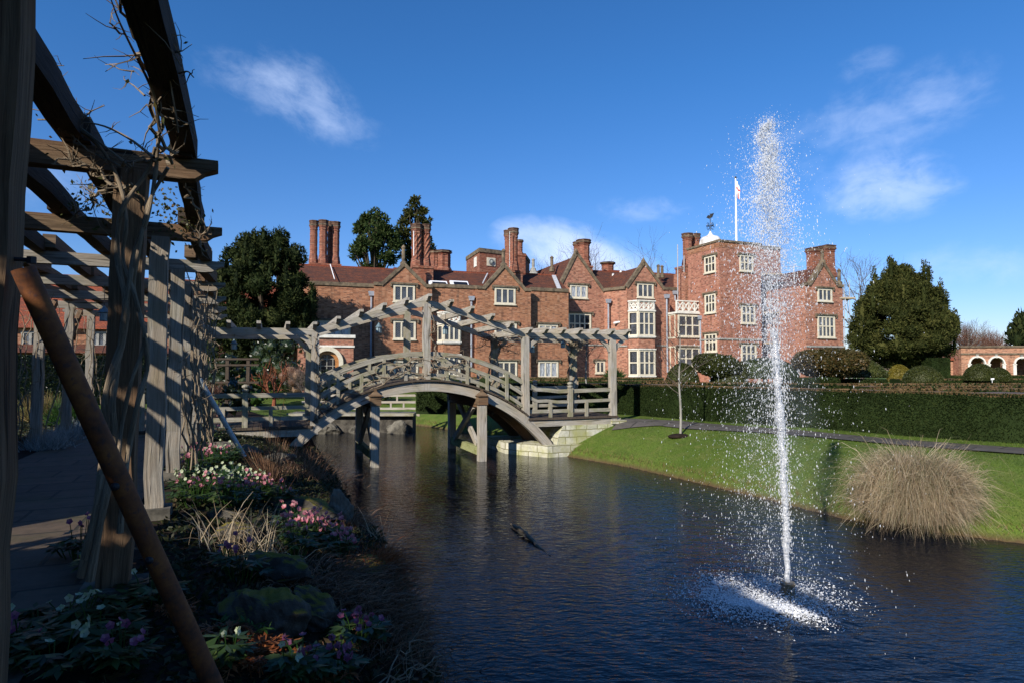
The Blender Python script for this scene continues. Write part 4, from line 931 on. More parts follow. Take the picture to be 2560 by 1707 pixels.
# far right: recessed tower block, connecting wall and right-hand gable
b2 = 2.0
mb = MB(); a0 = hp(1895, 700, b2)[0]; a1 = hp(1952, 700, b2)[0]; zz = hp(1920, 622, b2)[1]; hbox(mb, a0, a1, b2, b2 + 4, -.2, zz); mb.build('brick_wall', 'brick_tower', house)
c = MB(); copings([(a0, zz + .1), (a1, zz + .1)], b2, c); c.build('parapet_coping', 'coping', house)
g5b = -6.0
aG5 = gable(2012, 2106, 716, 2024, 2095, (2057, 658), g5b, 9, 'brick_red')
mb = MB(); pA = H(aG5[0] + .02, g5b + .02, 0); pB = H(hp(1953, 760, .8)[0], .8, 0); zz = aG5[2] - .15
mb.prism([pB + (0, 0, -.2), pA + (0, 0, -.2), pA + (0, 0, zz), pB + (0, 0, zz)], HV * 4); mb.build('splayed_wall', 'brick_red', house)
c = MB(); c.beam(pB + HV * .12 + (0, 0, zz + .1), pA + HV * .12 + (0, 0, zz + .1), .4, .26); c.build('parapet_coping', 'coping', house)
window(2043, 2079, 722, 754, g5b, 3); window(2043, 2086, 790, 844, g5b, 4, 2); window(2038, 2090, 880, 935, g5b, 4, 2)
pipe(2005, 730, 905, g5b + 1.0)
zs = hp(2060, 866, g5b)[1]; mb = MB(); hbox(mb, aG5[0] + .02, aG5[1] + .08, g5b - .08, g5b - .001, zs - .07, zs + .07); mb.build('string_course', 'stone_grey', house)
stack(2026, 2076, 615, 690, g5b + 4, [(2034, 11, 621, 0, 'sq'), (2050, 10, 618, .8, 'sq'), (2067, 11, 615, 0, 'sq')])
finial(2055, 627, 652, g5b + .2); finial(2097, 673, 706, g5b + .2)

# flagpole on the tower
fp = FR.P(2.2, 1.2, 0); zt0 = zt - .3; zt1 = at(1841, 447, fp[1])[2]; fx = at(1841, 600, fp[1])[0]
fl = thing('flagpole', (fx, fp[1], zt0), 'tall white flagpole with a small red and white flag on the brick tower', 'flagpole')
mb = MB(); mb.tube([(fx, fp[1], zt0), (fx, fp[1], (zt0 + zt1) / 2), (fx, fp[1], zt1)], [.10, .085, .06], 10); mb.build('pole', 'white_paint', fl)
mb = MB(); mb.ico((fx, fp[1], zt1 + .08), .1, sub=2); mb.build('finial', 'iron', fl)
mb = MB(); V = []; f = []
for i in range(9):
    for j in range(6):
        u = j / 5; v = i / 8; V.append((fx + .07 + .38 * u * (1 - .5 * (1 - v)) + .04 * math.sin(v * 7 + u * 6), fp[1] + .10 * math.sin(u * 9 + v * 5), zt1 - .15 - 1.5 * v - .35 * u))
mm = []
for i in range(8):
    for j in range(5): f.append([i * 6 + j, i * 6 + j + 1, i * 6 + j + 7, i * 6 + j + 6]); mm.append(1 if (i in (3,) or (j == 2 and i > 4)) else 0)
mb.add(V, f, None, np.array(mm)); mb.build('flag', ['white_paint', 'flag_red'], fl, smooth=True)

# radio masts
for x, y0, y1, Y, lab in ((1694, 612, 720, 58, 'thin pale radio mast beside the tower chimneys, the taller one'), (1710, 640, 710, 58.5, 'short pale aerial pole close against the tower chimney')):
    p = at(x, y1, Y); q = at(x, y0, Y); t = thing('radio_mast', p, lab, 'aerial'); mb = MB(); mb.tube([p - (0, 0, 2), q], .05, 6); mb.build('mast', 'steel', t)
    mb = MB(); k = at(x, (y0 * .45 + y1 * .55), Y); mb.tube([k, k + (.62 if x < 1700 else -.1, .5 if x < 1700 else .1, .08)], .03, 5); mb.build('bracket', 'steel', t)
p = at(1985, 720, 55); q = at(1985, 660, 55); t = thing('tv_aerial', p, 'rooftop television aerial beside the right-hand gable', 'aerial'); mb = MB(); mb.tube([p - (0, 0, .5), q], .035, 5); mb.build('mast', 'steel', t)
mb = MB()
for y, w in ((667, 45), (676, 38)): k = at(1985, y, 55); mb.tube([k - (w * .035 * .6, 0, 0), k + (w * .035 * .4, 0, 0)], .02, 4)
mb.build('array', 'steel', t)

# hexagonal brick tower rising behind
hc = at(1240, 680, 64.0); hz = at(1255, 624, 62)[2]; t = thing('stair_tower', (hc[0], 65, 0), 'polygonal brick tower with stone roundel panels behind the roof ridge', 'tower')
p = [at(1166, 650, 66.5), at(1199, 650, 61.5), at(1312, 650, 64.5)]; vv = (2.0, 7.0, 0)
poly = [(p[0][0], p[0][1], 0), (p[1][0], p[1][1], 0), (p[2][0], p[2][1], 0), (p[2][0] + .6, p[2][1] + 4, 0), (p[0][0] + 1, p[0][1] + 4, 0)]
mb = MB(); mb.prism(poly, (0, 0, hz - .35)); mb.build('wall', 'brick_chimney', t)
cn = np.mean(np.array(poly), 0); mb = MB(); mb.prism([tuple(cn + (np.array(q) - cn) * 1.025 + (0, 0, hz - .35)) for q in poly], (0, 0, .4)); mb.build('parapet', 'coping', t)
fr = Front(poly[1], unit(np.array(poly[2]) - poly[1]), np.cross([0, 0, 1], unit(np.array(poly[2]) - poly[1])))
a0, z1 = fr.px(1217, 644, 0); a1, z0 = fr.px(1238, 667, 0); mb = MB(); hbox(mb, a0, a1, -.06, .02, z0, z1, fr=fr); pn = mb.build('stone_panel', 'stone_cream', t)
mb = MB(); mb.tube([fr.P((a0 + a1) / 2 + .27 * math.cos(k), -.09, (z0 + z1) / 2 + .27 * math.sin(k)) for k in np.linspace(0, 6.28, 17)], .06, 6); mb.ico(fr.P((a0 + a1) / 2, -.1, (z0 + z1) / 2), .17, (1, .6, 1.2), 2); mb.build('roundel', 'verdigris', pn)
fr = Front(poly[0], unit(np.array(poly[1]) - poly[0]), np.cross([0, 0, 1], unit(np.array(poly[1]) - poly[0])))
a0, z1 = fr.px(1186, 646, 0); a1, z0 = fr.px(1192, 666, 0); mb = MB(); hbox(mb, a0, a1, -.06, .02, z0, z1, fr=fr); mb.build('stone_panel', 'stone_white', t)

# low red-roofed range on the far left, seen through the pergola
lw = thing('service_wing', H(-22, 3, 0), 'long low brick range with a bright red tiled roof behind the pergola', 'house wing')
mb = MB(); hbox(mb, -38, aL + .02, 2.2, 8, -.2, 4.3); mb.build('wall', 'brick_orange', lw)
mb = MB(); mb.prism([H(-38, 1.8, 4.2), H(-38, 5.2, 8.2), H(-38, 8.6, 4.2)], HU * (aL + 38)); mb.build('roof', 'roof_tile_red', lw)
mb = MB(); mb.prism([H(-38, .9, 2.6), H(-38, 2.25, 3.2), H(-38, 2.25, 2.5)], HU * (aL + 37.5)); mb.build('lean_to_roof', 'roof_tile', lw)
for x0, x1 in ((58, 96), (228, 262), (375, 400)): 
    sv = house; a0, z1 = hp(x0, 833, 2.2); a1, z0 = hp(x1, 862, 2.2); mb = MB()
    for k in range(3): a = a0 + (a1 - a0) * k / 2; hbox(mb, a - .08, a + .08, 2.12, 2.22, z0, z1)
    hbox(mb, a0 - .1, a1 + .1, 2.115, 2.22, z1, z1 + .12); hbox(mb, a0 - .1, a1 + .1, 2.1, 2.22, z0 - .12, z0)
    o = mb.build('window', 'stone_grey', lw); g = MB(); g.add([H(a0, 2.18, z0), H(a1, 2.18, z0), H(a1, 2.18, z1), H(a0, 2.18, z1)], [0, 1, 2, 3]); g.build('pane', 'leaded_glass', o)

# scaffolding
def scaffold(x0, x1, ytop, Y, lab, boards, n=2):
    p = at(x0, 900, Y); q = at(x1, 900, Y); zt_ = at(x0, ytop, Y)[2]; t = thing('scaffolding', (p[0], Y, 0), lab, 'scaffolding')
    for i in range(n):
        for dy in (0, 1.2):
            x = p[0] + (q[0] - p[0]) * i / (n - 1); mb = MB(); mb.tube([(x, Y + dy, 0), (x + .02, Y + dy, zt_ - rng.random() * .8)], .04, 6); mb.build('standard', 'steel', t)
    for z in np.arange(2, zt_ - .5, 1.9):
        mb = MB(); mb.tube([(p[0] - .3, Y - .06, z), (q[0] + .3, Y - .06, z)], .035, 5); mb.build('ledger', 'steel', t)
    for yb in boards:
        z = at(x0, yb, Y)[2]; mb = MB(); mb.box(((p[0] + q[0]) / 2, Y + .55, z), abs(q[0] - p[0]) + .9, 1.4, .12); mb.build('platform', 'board', t)
    mb = MB(); mb.tube([(p[0], Y - .1, .2), (q[0], Y - .1, 5.5)], .035, 5); mb.tube([(q[0], Y - .12, 4.0), (p[0], Y - .12, 8.0)], .03, 5); mb.build('brace', 'steel', t)
    mb = MB(); a = np.array([p[0] + .3, Y - .3, .3]); b_ = np.array([p[0] + 1.6, Y - .15, 4.6])
    for k in (0, .35): mb.tube([a + (k, 0, 0), b_ + (k, 0, 0)], .03, 5)
    for k in range(14): c_ = a + (b_ - a) * (k + 1) / 15; mb.tube([c_, c_ + (.35, 0, 0)], .018, 4)
    mb.build('ladder', 'steel', t)
scaffold(1909, 1946, 672, 55.5, 'steel scaffolding in the dark recess beside the tower, behind the fountain', (686, 782, 858), 3)
scaffold(2113, 2127, 690, 54.0, 'slim steel scaffolding at the right-hand end wall of the house', (746,), 2)

# ================================================================== TIMBER BRIDGE
BA = unit((math.cos(R(21)), math.sin(R(21)), 0)); BW = np.array([-BA[1], BA[0], 0]); BC = np.array([-2.37, 17.33, 0.0]); BWID = 2.7
def B(t, w, z=0.0): return BC + BA * t + BW * w + np.array([0, 0, z])
TP = 2.95; TE = 5.87
def arcz(t, zc, drop): # circular arc through the crown zc, dropping `drop` at the posts
    Rr = (TP * TP + drop * drop) / (2 * drop); return zc - Rr + math.sqrt(max(Rr * Rr - t * t, 0))
bridge = thing('timber_bridge', B(0, BWID / 2, WZ), 'arched grey oak footbridge with a pergola roof and railings crossing the moat', 'bridge')
for w in (0.0, BWID / 2, BWID):
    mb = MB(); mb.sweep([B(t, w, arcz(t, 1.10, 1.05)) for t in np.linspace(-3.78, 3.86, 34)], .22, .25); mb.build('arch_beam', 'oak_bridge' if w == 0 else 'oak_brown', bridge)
mb = MB()
ts = np.linspace(-3.0, 3.0, 46)
for a, b_ in zip(ts[:-1], ts[1:]):
    p = (a + b_) / 2; d = (arcz(b_, 1.27, 1.02) - arcz(a, 1.27, 1.02)) / (b_ - a); ux = unit(BA + np.array([0, 0, d]))
    mb.box(B(p, BWID / 2, arcz(p, 1.27, 1.02)), (b_ - a) * 1.03, BWID + .36, .05, np.array([ux, BW, np.cross(ux, BW)]))
mb.build('deck', 'deck_dark', bridge)
for t0, t1, z in ((3.0, 6.0, .12), (-6.9, -2.98, .10)):
    mb = MB(); n = int((t1 - t0) / .13)
    for i in range(n): mb.box(B(t0 + (i + .5) * (t1 - t0) / n, BWID / 2, z), (t1 - t0) / n - .008, BWID + .3, .06, np.array([BA, BW, [0, 0, 1]]))
    mb.build('landing_deck', 'deck_dark', bridge)
    for w in (-.02, BWID + .02): mb = MB(); mb.beam(B(t0, w, z - .14), B(t1 + (.1 if t0 > 0 else 0), w, z - .14), .16, .18); mb.build('landing_beam', 'oak_bridge', bridge)
POSTZ = {-TP: (-.1, 2.52), 0.0: (1.0, 3.38), TP: (0.0, 2.50), TE: (-.02, 2.55)}
for w in (0.0, BWID):
    for t, (z0, z1) in POSTZ.items():
        mb = MB(); mb.beam(B(t, w - (.02 if w == 0 else -.02), z0), B(t, w, z1), .19, .19, up=BW, jit=.004, nseg=5); mb.build('post', 'oak_bridge' if w == 0 else 'oak_rail', bridge)
    # railings
    for nm, zc, dr, hh in (('handrail', 2.0, .86, .13), ('mid_rail', 1.72, .93, .10), ('bottom_rail', 1.42, .98, .10)):
        for s_ in (-1, 1):
            mb = MB(); mb.sweep([B(t, w, arcz(t, zc, dr)) for t in np.linspace(.09 * s_, (TP - .09) * s_, 14)], .075, hh); mb.build(nm, 'oak_rail', bridge)
    tall = [.58, 1.17, 1.76, 2.36]
    for s_ in (-1, 1):
        for i, t in enumerate(tall):
            hi = i % 2 == 1; z0 = arcz(t * s_, 1.30, 1.02); z1 = arcz(t * s_, 2.0 if hi else 1.74, .86 if hi else .93)
            mb = MB(); mb.beam(B(t * s_, w - .045, z0 - .03), B(t * s_, w - .045, z1 - .02), .085, .06, up=BW); mb.build('baluster', 'oak_rail', bridge)
    # landing railings, right and left
    for ta, tb in ((TP + .1, TE - .1), (-6.9, -TP - .1)):
        if w > 0 and ta < 0: continue
        right = ta > 0
        for nm, z, hh in (('handrail', .92, .11), ('mid_rail', .60, .09), ('bottom_rail', .33, .10)):
            mb = MB()
            if right and nm != 'bottom_rail':
                zc, dr = ((2.0, .86) if nm == 'handrail' else (1.72, .93))
                pts = [(TP + .1, arcz(TP, zc, dr) - .02), (TP + .35, arcz(TP, zc, dr) - .16), (TP + .7, z + .04), (TP + 1.05, z), (TP + 1.6, z), (tb, z + .03)]
                mb.sweep([B(t, w, zz) for t, zz in pts], .075, hh)
            else: mb.beam(B(ta, w, z), B(tb, w, z), .075, hh)
            mb.build(nm, 'oak_rail', bridge)
        for t in ([3.75, 4.95] if right else [-6.3, -5.1, -4.0]):
            mb = MB(); mb.beam(B(t, w - .03, .14), B(t, w - .03, .60), .09, .07, up=BW); mb.build('baluster', 'oak_rail', bridge)
        for t in ([4.4] if right else [-4.6, -6.85]):
            mb = MB(); mb.beam(B(t, w - .03, .05), B(t, w - .03, 1.0), .13, .13, up=BW); mb.lathe(B(t, w - .03, 1.0), [(.05, 0), (.08, .04), (.08, .07), (.045, .09), (.085, .13), (.085, .17), (.03, .2), (0, .2)], 10); mb.build('newel_post', 'oak_rail', bridge)
    # roof plates: from each post over the crown
    for s_ in (-1, 1):
        mb = MB(); pts = [(0, 3.40), (.75, 3.24), (1.5, 3.02), (2.25, 2.78), (TP + .02, 2.56)]
        mb.sweep([B(t * s_, w, z) for t, z in pts], .11, .17); mb.build('roof_plate', 'oak_bridge', bridge)
    mb = MB(); mb.beam(B(TP, w, 2.56), B(TE + .55, w, 2.56), .11, .17); mb.build('roof_plate', 'oak_bridge', bridge)
    mb = MB(); mb.beam(B(-7.6, w, 2.50), B(-TP, w, 2.54), .11, .17); mb.build('roof_plate', 'oak_bridge', bridge)
    for t in (TP, TE, -TP):
        for s_ in (-1, 1):
            if t == TP and s_ < 0 or t == -TP and s_ > 0: continue
            mb = MB(); mb.sweep([B(t + s_ * (.08 + .34 * k), w, 2.12 + .36 * k ** .6) for k in np.linspace(0, 1, 6)], .08, .11); mb.build('knee_brace', 'oak_bridge', bridge)
def rafter(mb, p, dirv, L, up, w=.10, h=.17):
    """a rafter whose ends are cut to an ogee, laid along dirv from p"""
    side = np.cross(unit(dirv), up); e = .26
    prof = [(0, h * .5), (L, h * .5), (L, h * .1), (L - e * .35, -h * .12), (L - e * .6, -h * .42), (L - e, -h * .5), (e, -h * .5), (e * .6, -h * .42), (e * .35, -h * .12), (0, h * .1)]
    poly = [np.asarray(p) + unit(dirv) * a + np.asarray(up) * b - side * w / 2 for a, b in prof]
    n = len(poly); V = np.array(poly + [q + side * w for q in poly]); o = rng.random(2) * 30
    uvf = np.array([[(a + o[0], b + o[1]) for a, b in prof]])
    mb.add(V, [list(range(n))], uvf); mb.add(V, [list(range(2 * n - 1, n - 1, -1))], uvf[:, ::-1])
    f = [[i, (i + 1) % n, (i + 1) % n + n, i + n][::-1] for i in range(n)]
    uv = [[(prof[i][0] + o[0], o[1]), (prof[(i + 1) % n][0] + o[0], o[1]), (prof[(i + 1) % n][0] + o[0], o[1] + w), (prof[i][0] + o[0], o[1] + w)][::-1] for i in range(n)]
    mb.add(V, f, np.array(uv))
slope = [(0, 3.53), (.62, 3.40), (1.22, 3.24), (1.82, 3.05), (2.40, 2.85), (2.98, 2.69)]
rl = [(t * s_, z) for s_ in (-1, 1) for t, z in slope if not (s_ < 0 and t == 0)] + [(TP + .55 * k, 2.71) for k in range(1, 7)] + [(-TP - .68 * k, 2.68) for k in range(1, 7)]
for t, z in rl:
    mb = MB(); rafter(mb, B(t, -.42, z), BW, BWID + .84, np.array([0, 0, 1.])); mb.build('rafter', 'oak_bridge', bridge)
# trestles standing in the water
for t in (-1.42, 1.55):
    zt_ = arcz(t, 1.10, 1.05) - .12
    for w in (-.20, BWID + .22):
        mb = MB(); mb.beam(B(t, w, WZ - .5), B(t, w, zt_ - .15), .22, .22, up=BW, jit=.005, nseg=4); mb.build('trestle_post', 'oak_bridge', bridge)
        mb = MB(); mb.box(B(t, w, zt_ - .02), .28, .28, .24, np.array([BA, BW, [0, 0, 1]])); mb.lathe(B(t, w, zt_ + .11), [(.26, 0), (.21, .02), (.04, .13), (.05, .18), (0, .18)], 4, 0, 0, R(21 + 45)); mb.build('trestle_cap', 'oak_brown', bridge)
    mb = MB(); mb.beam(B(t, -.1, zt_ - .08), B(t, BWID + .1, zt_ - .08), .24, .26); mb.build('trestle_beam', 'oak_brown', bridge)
    mb = MB(); mb.beam(B(t, -.1, WZ + .26), B(t, BWID + .1, WZ + .26), .14, .22); mb.build('trestle_tie', 'oak_mossy', bridge)
    for a, b_ in ((.35, BWID - .35), (BWID - .35, .35)):
        mb = MB(); mb.beam(B(t + (.06 if a < b_ else -.06), a, WZ + .38), B(t + (.06 if a < b_ else -.06), b_, zt_ - .2), .10, .17); mb.build('cross_brace', 'oak_bridge', bridge)

ab = thing('stone_abutment', B(5, BWID / 2, WZ), 'pale mossy ashlar stone abutment under the right end of the bridge', 'abutment')
mb = MB(); poly = [B(3.75, -.12, WZ - .4), B(6.15, -.12, WZ - .4), B(6.15, -.12, -.10), B(4.15, -.12, -.10), B(3.98, -.12, -.35)]; mb.prism(poly, BW * (BWID + .24)); mb.build('wall', 'ashlar', ab)
mb = MB(); mb.box(B(6.0, BWID / 2, -.045), .5, BWID + .4, .10, np.array([BA, BW, [0, 0, 1]])); mb.build('coping', 'ashlar', ab)
mb = MB(); poly = [B(2.75, .95, WZ - .4), B(3.55, -.28, WZ - .4), B(5.2, -.28, WZ - .4), B(5.2, -.28, -.62), B(3.62, -.28, -.62), B(2.82, .95, -.66)]
q = [B(2.7, 1.0, WZ - .4), B(3.55, -.26, WZ - .4), B(5.3, -.26, WZ - .4), B(5.3, BWID + .2, WZ - .4), B(2.7, BWID + .2, WZ - .4)]; mb.prism(q, (0, 0, .75)); mb.build('footing', 'ashlar', ab)
mb = MB(); q = [B(-6.9, -.05, WZ - .4), B(-4.15, -.05, WZ - .4), B(-4.15, BWID + .1, WZ - .4), B(-6.9, BWID + .1, WZ - .4)]; mb.prism(q, (0, 0, .98))
tag(mb.build('stone_pier', 'ashlar'), 'low rubble stone pier under the left end of the bridge', 'pier')
# junction boxes under the left landing
p = gp(690, 1085, -.6); 
mb = MB(); c_ = B(-5.0, -.16, -.26); mb.box(c_, .42, .12, .36, np.array([BA, BW, [0, 0, 1]])); tag(mb.build('meter_box', 'sign_red'), 'dark red box fixed under the left landing of the bridge', 'box')
mb = MB(); mb.box(B(-5.62, -.15, -.22), .2, .06, .24, np.array([BA, BW, [0, 0, 1]])); tag(mb.build('notice_plate', 'white_paint'), 'small white plate beside the red box under the bridge', 'plate')

# railing of the second, lower bridge behind
rail = thing('rail_fence', gp(1000, 1035, -.4), 'pale oak post and rail fence beyond the arch of the bridge', 'fence')
fy = 25.6; 
def fpt(x, y): return at(x, y, fy)
za = fpt(1048, 1033)[2]; zb = fpt(1048, 985)[2]
for x in (1046, 905, 790):
    mb = MB(); q = fpt(x, 1000); mb.beam((q[0], fy, za - .1), (q[0], fy, zb), .13, .13, up=(0, 1, 0)); mb.build('post', 'oak_bridge', rail)
for k in (.05, .40, .74):
    mb = MB(); z = zb + (za - zb) * k; mb.beam((fpt(770, 1)[0], fy - .03, z), (fpt(1046, 1)[0], fy - .03, z), .06, .09); mb.build('rail', 'oak_bridge', rail)
for x, k0, k1 in ((1001, .05, .4), (986, .4, .74), (1017, .4, .74), (960, .05, .4), (930, .4, .74)):
    mb = MB(); q = fpt(x, 1); mb.beam((q[0], fy - .03, zb + (za - zb) * k0 - .04), (q[0], fy - .03, zb + (za - zb) * k1 + .04), .07, .05, up=(0, 1, 0)); mb.build('baluster', 'oak_bridge', rail)
mb = MB(); mb.box(((fpt(740, 1)[0] + fpt(1040, 1)[0]) / 2, fy + .3, (za + WZ) / 2 - .1), fpt(1040, 1)[0] - fpt(740, 1)[0], .9, za - WZ + .1)
tag(mb.build('retaining_wall', 'mossy_rock'), 'low stone wall at the far end of the moat below the rail fence', 'wall')
mb = MB(); mb.box(((fpt(740, 1)[0] + fpt(1044, 1)[0]) / 2, fy + .2, za - .02), fpt(1044, 1)[0] - fpt(740, 1)[0], 1.2, .1); mb.build('sleeper', 'oak_rail', rail)
for i, x in enumerate((846, 868, 884, 938, 960, 1030, 1020)):
    mb = MB(); q = gp(x, 1062, WZ); mb.rock((q[0], fy - .36 - .1 * (i % 2), WZ + .08), .26 + .07 * (i % 3), (1, .7, .95), i)
    tag(mb.build('boulder', 'rock'), 'grey boulder at the foot of the far stone wall', 'boulder', 'boulders along the far water edge')

# ================================================================== THE PERGOLA WALK
perg = thing('oak_pergola', PG(6, -1.4), 'long weathered oak pergola over the flagstone walk with shaped crossbeams', 'pergola')
for k in range(-4, 7):
    s = k * PSP
    for t in (0.0, -2.8):
        if k == -2 and t == 0.0: continue
        mb = MB(); q = PG(s, t - (.10 if k == -1 and t == 0 else 0), -.1); lean = PE * (-.03 if t == 0 else .06)
        top = PG(s, t, 3.04) + (PE * .05 if k == 0 and t == 0 else PE * -.07 if k == -1 and t == 0 else 0)
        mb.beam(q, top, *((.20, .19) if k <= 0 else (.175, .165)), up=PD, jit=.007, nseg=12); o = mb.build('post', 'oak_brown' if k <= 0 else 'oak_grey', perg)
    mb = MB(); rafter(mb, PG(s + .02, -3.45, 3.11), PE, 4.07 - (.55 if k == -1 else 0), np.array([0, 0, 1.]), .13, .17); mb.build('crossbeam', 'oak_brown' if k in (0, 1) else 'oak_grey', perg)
for i, t in enumerate((.34, -.30, -.92, -1.58, -2.22, -2.9)):
    for k in range(-4, 6):
        j0, j1 = rng.normal(size=2) * .05; z0, z1 = 3.29 + rng.normal() * .015, 3.29 + rng.normal() * .015
        if t == .34: j0 -= .06 * k
        a = PG(k * PSP - .12, t + j0, z0); b_ = PG((k + 1) * PSP + .12, t + j1, z1); mid = (a + b_) / 2 + (0, 0, -.03)
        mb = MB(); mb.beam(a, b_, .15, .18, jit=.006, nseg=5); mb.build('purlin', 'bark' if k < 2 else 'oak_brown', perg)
for k in range(0, 6):                                  # curved braces below the left plate
    mb = MB(); mb.sweep([PG(k * PSP + .1 + .8 * u, -2.74, 2.3 + .72 * u ** .6) for u in np.linspace(0, 1, 7)], .09, .13); mb.build('curved_brace', 'oak_brown', perg)
for k in range(1, 6):
    mb = MB(); mb.box(PG(k * PSP, 0, .02), .34, .34, .16, np.array([PE, PD, [0, 0, 1]])); mb.build('staddle', 'rock', perg)
mb = MB(); mb.box(PG(0, 0, .0), .4, .36, .12, np.array([PE, PD, [0, 0, 1]])); mb.build('staddle', 'rock', perg)
# a cleat on the nearest post where the rusty prop is bolted
mb = MB(); q = PG(-PSP, -.12, 0); mb.box(q + PD * -.12 + np.array([0, 0, 1.62]) + PE * .02, .17, .09, .42, np.array([PE, PD, [0, 0, 1]])); mb.build('cleat', 'oak_brown', perg)
mb = MB(); q2 = PG(-PSP, .0, 1.99); mb.tube([q2 - PD * .02, q2 + PE * .07 - PD * .02], .008, 6); mb.lathe(q2 + PE * .07 - PD * .02 + np.array([0, 0, -.012]), [(.016, 0), (.016, .024)], 6); mb.build('bolt', 'iron', perg)

def prop(name, p, q, r, mat, label):
    t = thing(name, q, label, 'prop pole'); p = np.asarray(p, float); q = np.asarray(q, float)
    mb = MB(); n = 14; mb.tube([p + (q - p) * k / n for k in range(n + 1)], r, 18); mb.build('tube', mat, t, smooth=True)
    ax = unit(q - p); sd = unit(np.cross(ax, (0, 1, 0)))
    for k in (.45, .62): mb = MB(); c_ = p + (q - p) * k + unit(np.cross(sd, ax)) * -r * .98 + sd * r * .0; mb.ico(c_, .016, (1, 1, 1), 1); mb.build('bolt_hole', 'iron', t)
prop('rusty_prop', at(58, 672, 2.17), at(556, 1760, 2.62), .037, 'rust', 'thick rusty iron pole propped at a slant against the nearest pergola post')
prop('galvanised_prop', at(499, 947, 11.35), at(611, 1140, 11.9), .045, 'pole_grey', 'pale grey metal pole propping a further pergola post from the flower bed')
prop('galvanised_prop', at(536, 1030, 13.6), at(560, 1090, 13.9), .03, 'pole_grey', 'thin pale stake behind the pale grey prop in the bed') if False else None

# hanging lanterns
lab = {}
def lantern(p, h, label):
    t = thing('hanging_lantern', p, label, 'lantern', 'lanterns hanging from the timber roof'); p = np.asarray(p, float); mb = MB()
    mb.lathe(p, [(.30 * h, .52 * h), (.34 * h, .54 * h), (.05 * h, .95 * h), (.03 * h, 1.0 * h), (0, 1.0 * h)], 14); mb.build('cap', 'lantern_metal', t)
    mb = MB(); mb.lathe(p, [(.22 * h, .05 * h), (.235 * h, .5 * h)], 14); mb.build('glass', 'lantern_glass', t)
    mb = MB(); mb.lathe(p, [(.25 * h, 0), (.25 * h, .05 * h), (.2 * h, .06 * h)], 14)
    for k in range(4): a = k * 1.571; d = np.array([math.cos(a), math.sin(a), 0]) * .24 * h; mb.tube([p + d, p + d + (0, 0, .53 * h)], .012, 4)
    mb.build('base', 'lantern_metal', t); mb = MB(); mb.tube([p + (0, 0, h), p + (0, 0, h + .32)], .006, 4); mb.build('wire', 'iron', t)
lantern(at(260, 803, 9.6), .24, 'blue-grey lantern hanging under the pergola left of the thick vine-wrapped post')
lantern(B(-1.1, BWID / 2, 2.62), .30, 'lantern under the left slope of the bridge roof')
lantern(B(.9, BWID / 2, 2.62), .30, 'lantern under the right slope of the bridge roof, near the crown')
lantern(B(3.75, BWID / 2, 2.1), .28, 'lantern hanging over the right landing of the bridge')
lantern(B(-4.9, .4, 2.08), .26, 'lantern hanging over the left landing of the bridge')
lantern(B(4.35, .35, 2.22), .24, 'lantern at the front edge of the right landing roof')

# climbers
def wander(p, q, n, amp, seed):
    g = np.random.default_rng(seed); p = np.asarray(p, float); q = np.asarray(q, float); t = np.linspace(0, 1, n)[:, None]
    w = np.cumsum(g.normal(size=(n, 3)), 0); w = w - w[0] - (w[-1] - w[0]) * t
    return p + (q - p) * t + w * amp
def twigs(mb, pts, n, L, r, seed, up=.3, m=0, child=True):
    g = np.random.default_rng(seed)
    for i in range(n):
        k = g.integers(1, len(pts) - 1); p = pts[k]; d = unit(g.normal(size=3) + np.array([0, 0, up])); l = L * (.4 + g.random())
        q = [p]; 
        for j in range(3): d = unit(d + g.normal(size=3) * .35); q.append(q[-1] + d * l / 3)
        mb.tube(q, [r, r * .8, r * .6, r * .35], 4, m)
        if child and g.random() < .6: e = unit(d + g.normal(size=3) * .9); mb.tube([q[2], q[2] + e * l * .3], [r * .6, r * .3], 3, m)
def sprig_leaves(mb, pts, n, rad, L, W, seed, m=0):
    g = np.random.default_rng(seed); k = g.integers(0, len(pts), n); c = np.asarray(pts)[k] + g.normal(size=(n, 3)) * rad
    a = rdir(n); a[:, 2] -= .4; a = a / np.linalg.norm(a, axis=1)[:, None]; b = np.cross(a, rdir(n)); b /= np.linalg.norm(b, axis=1)[:, None]
    mb.leaves(c, a * L * (.6 + .8 * g.random((n, 1))), b * W, m)
rose = thing('climbing_rose', PG(-.2, -.1), 'bare climbing rose with thick twisted stems wrapped around the nearest full post', 'climber')
paths = [[(205, 1440), (250, 1240), (265, 1100), (262, 980), (310, 850), (318, 760), (290, 640), (300, 520), (372, 430), (388, 370)],
         [(225, 1450), (262, 1250), (290, 1120), (280, 1000), (296, 900), (322, 720), (338, 620), (372, 540), (392, 420), (396, 330)],
         [(300, 1330), (310, 1220), (322, 1120), (345, 1000), (372, 920), (362, 830), (330, 720), (352, 600), (372, 500), (420, 420)],
         [(290, 1240), (296, 1150), (304, 1060), (330, 940), (368, 860), (340, 740), (300, 640), (322, 560), (300, 450), (250, 360), (160, 300), (110, 250)]]
for i, pt in enumerate(paths):
    pts = []; 
    for j, (x, y) in enumerate(pt): pts.append(at(x, y, 4.36 - .10 * (j % 2) if 300 < y < 1300 else 4.3 + (.25 if y < 300 else 0)))
    pts = np.array(pts); tt = np.linspace(0, len(pts) - 1, 40); P_ = np.stack([np.interp(tt, np.arange(len(pts)), pts[:, k]) for k in range(3)], 1)
    P_[1:-1] = (P_[:-2] + P_[1:-1] * 2 + P_[2:]) / 4; P_[1:-1] = (P_[:-2] + P_[1:-1] * 2 + P_[2:]) / 4
    mb = MB(); mb.tube(P_, np.linspace(.032 - .006 * i, .012, 40) * (1 + .15 * np.sin(np.arange(40) * 1.3 + i)), 8); mb.build('stem', 'vine', rose, smooth=True)
mb = MB(); lf = MB()
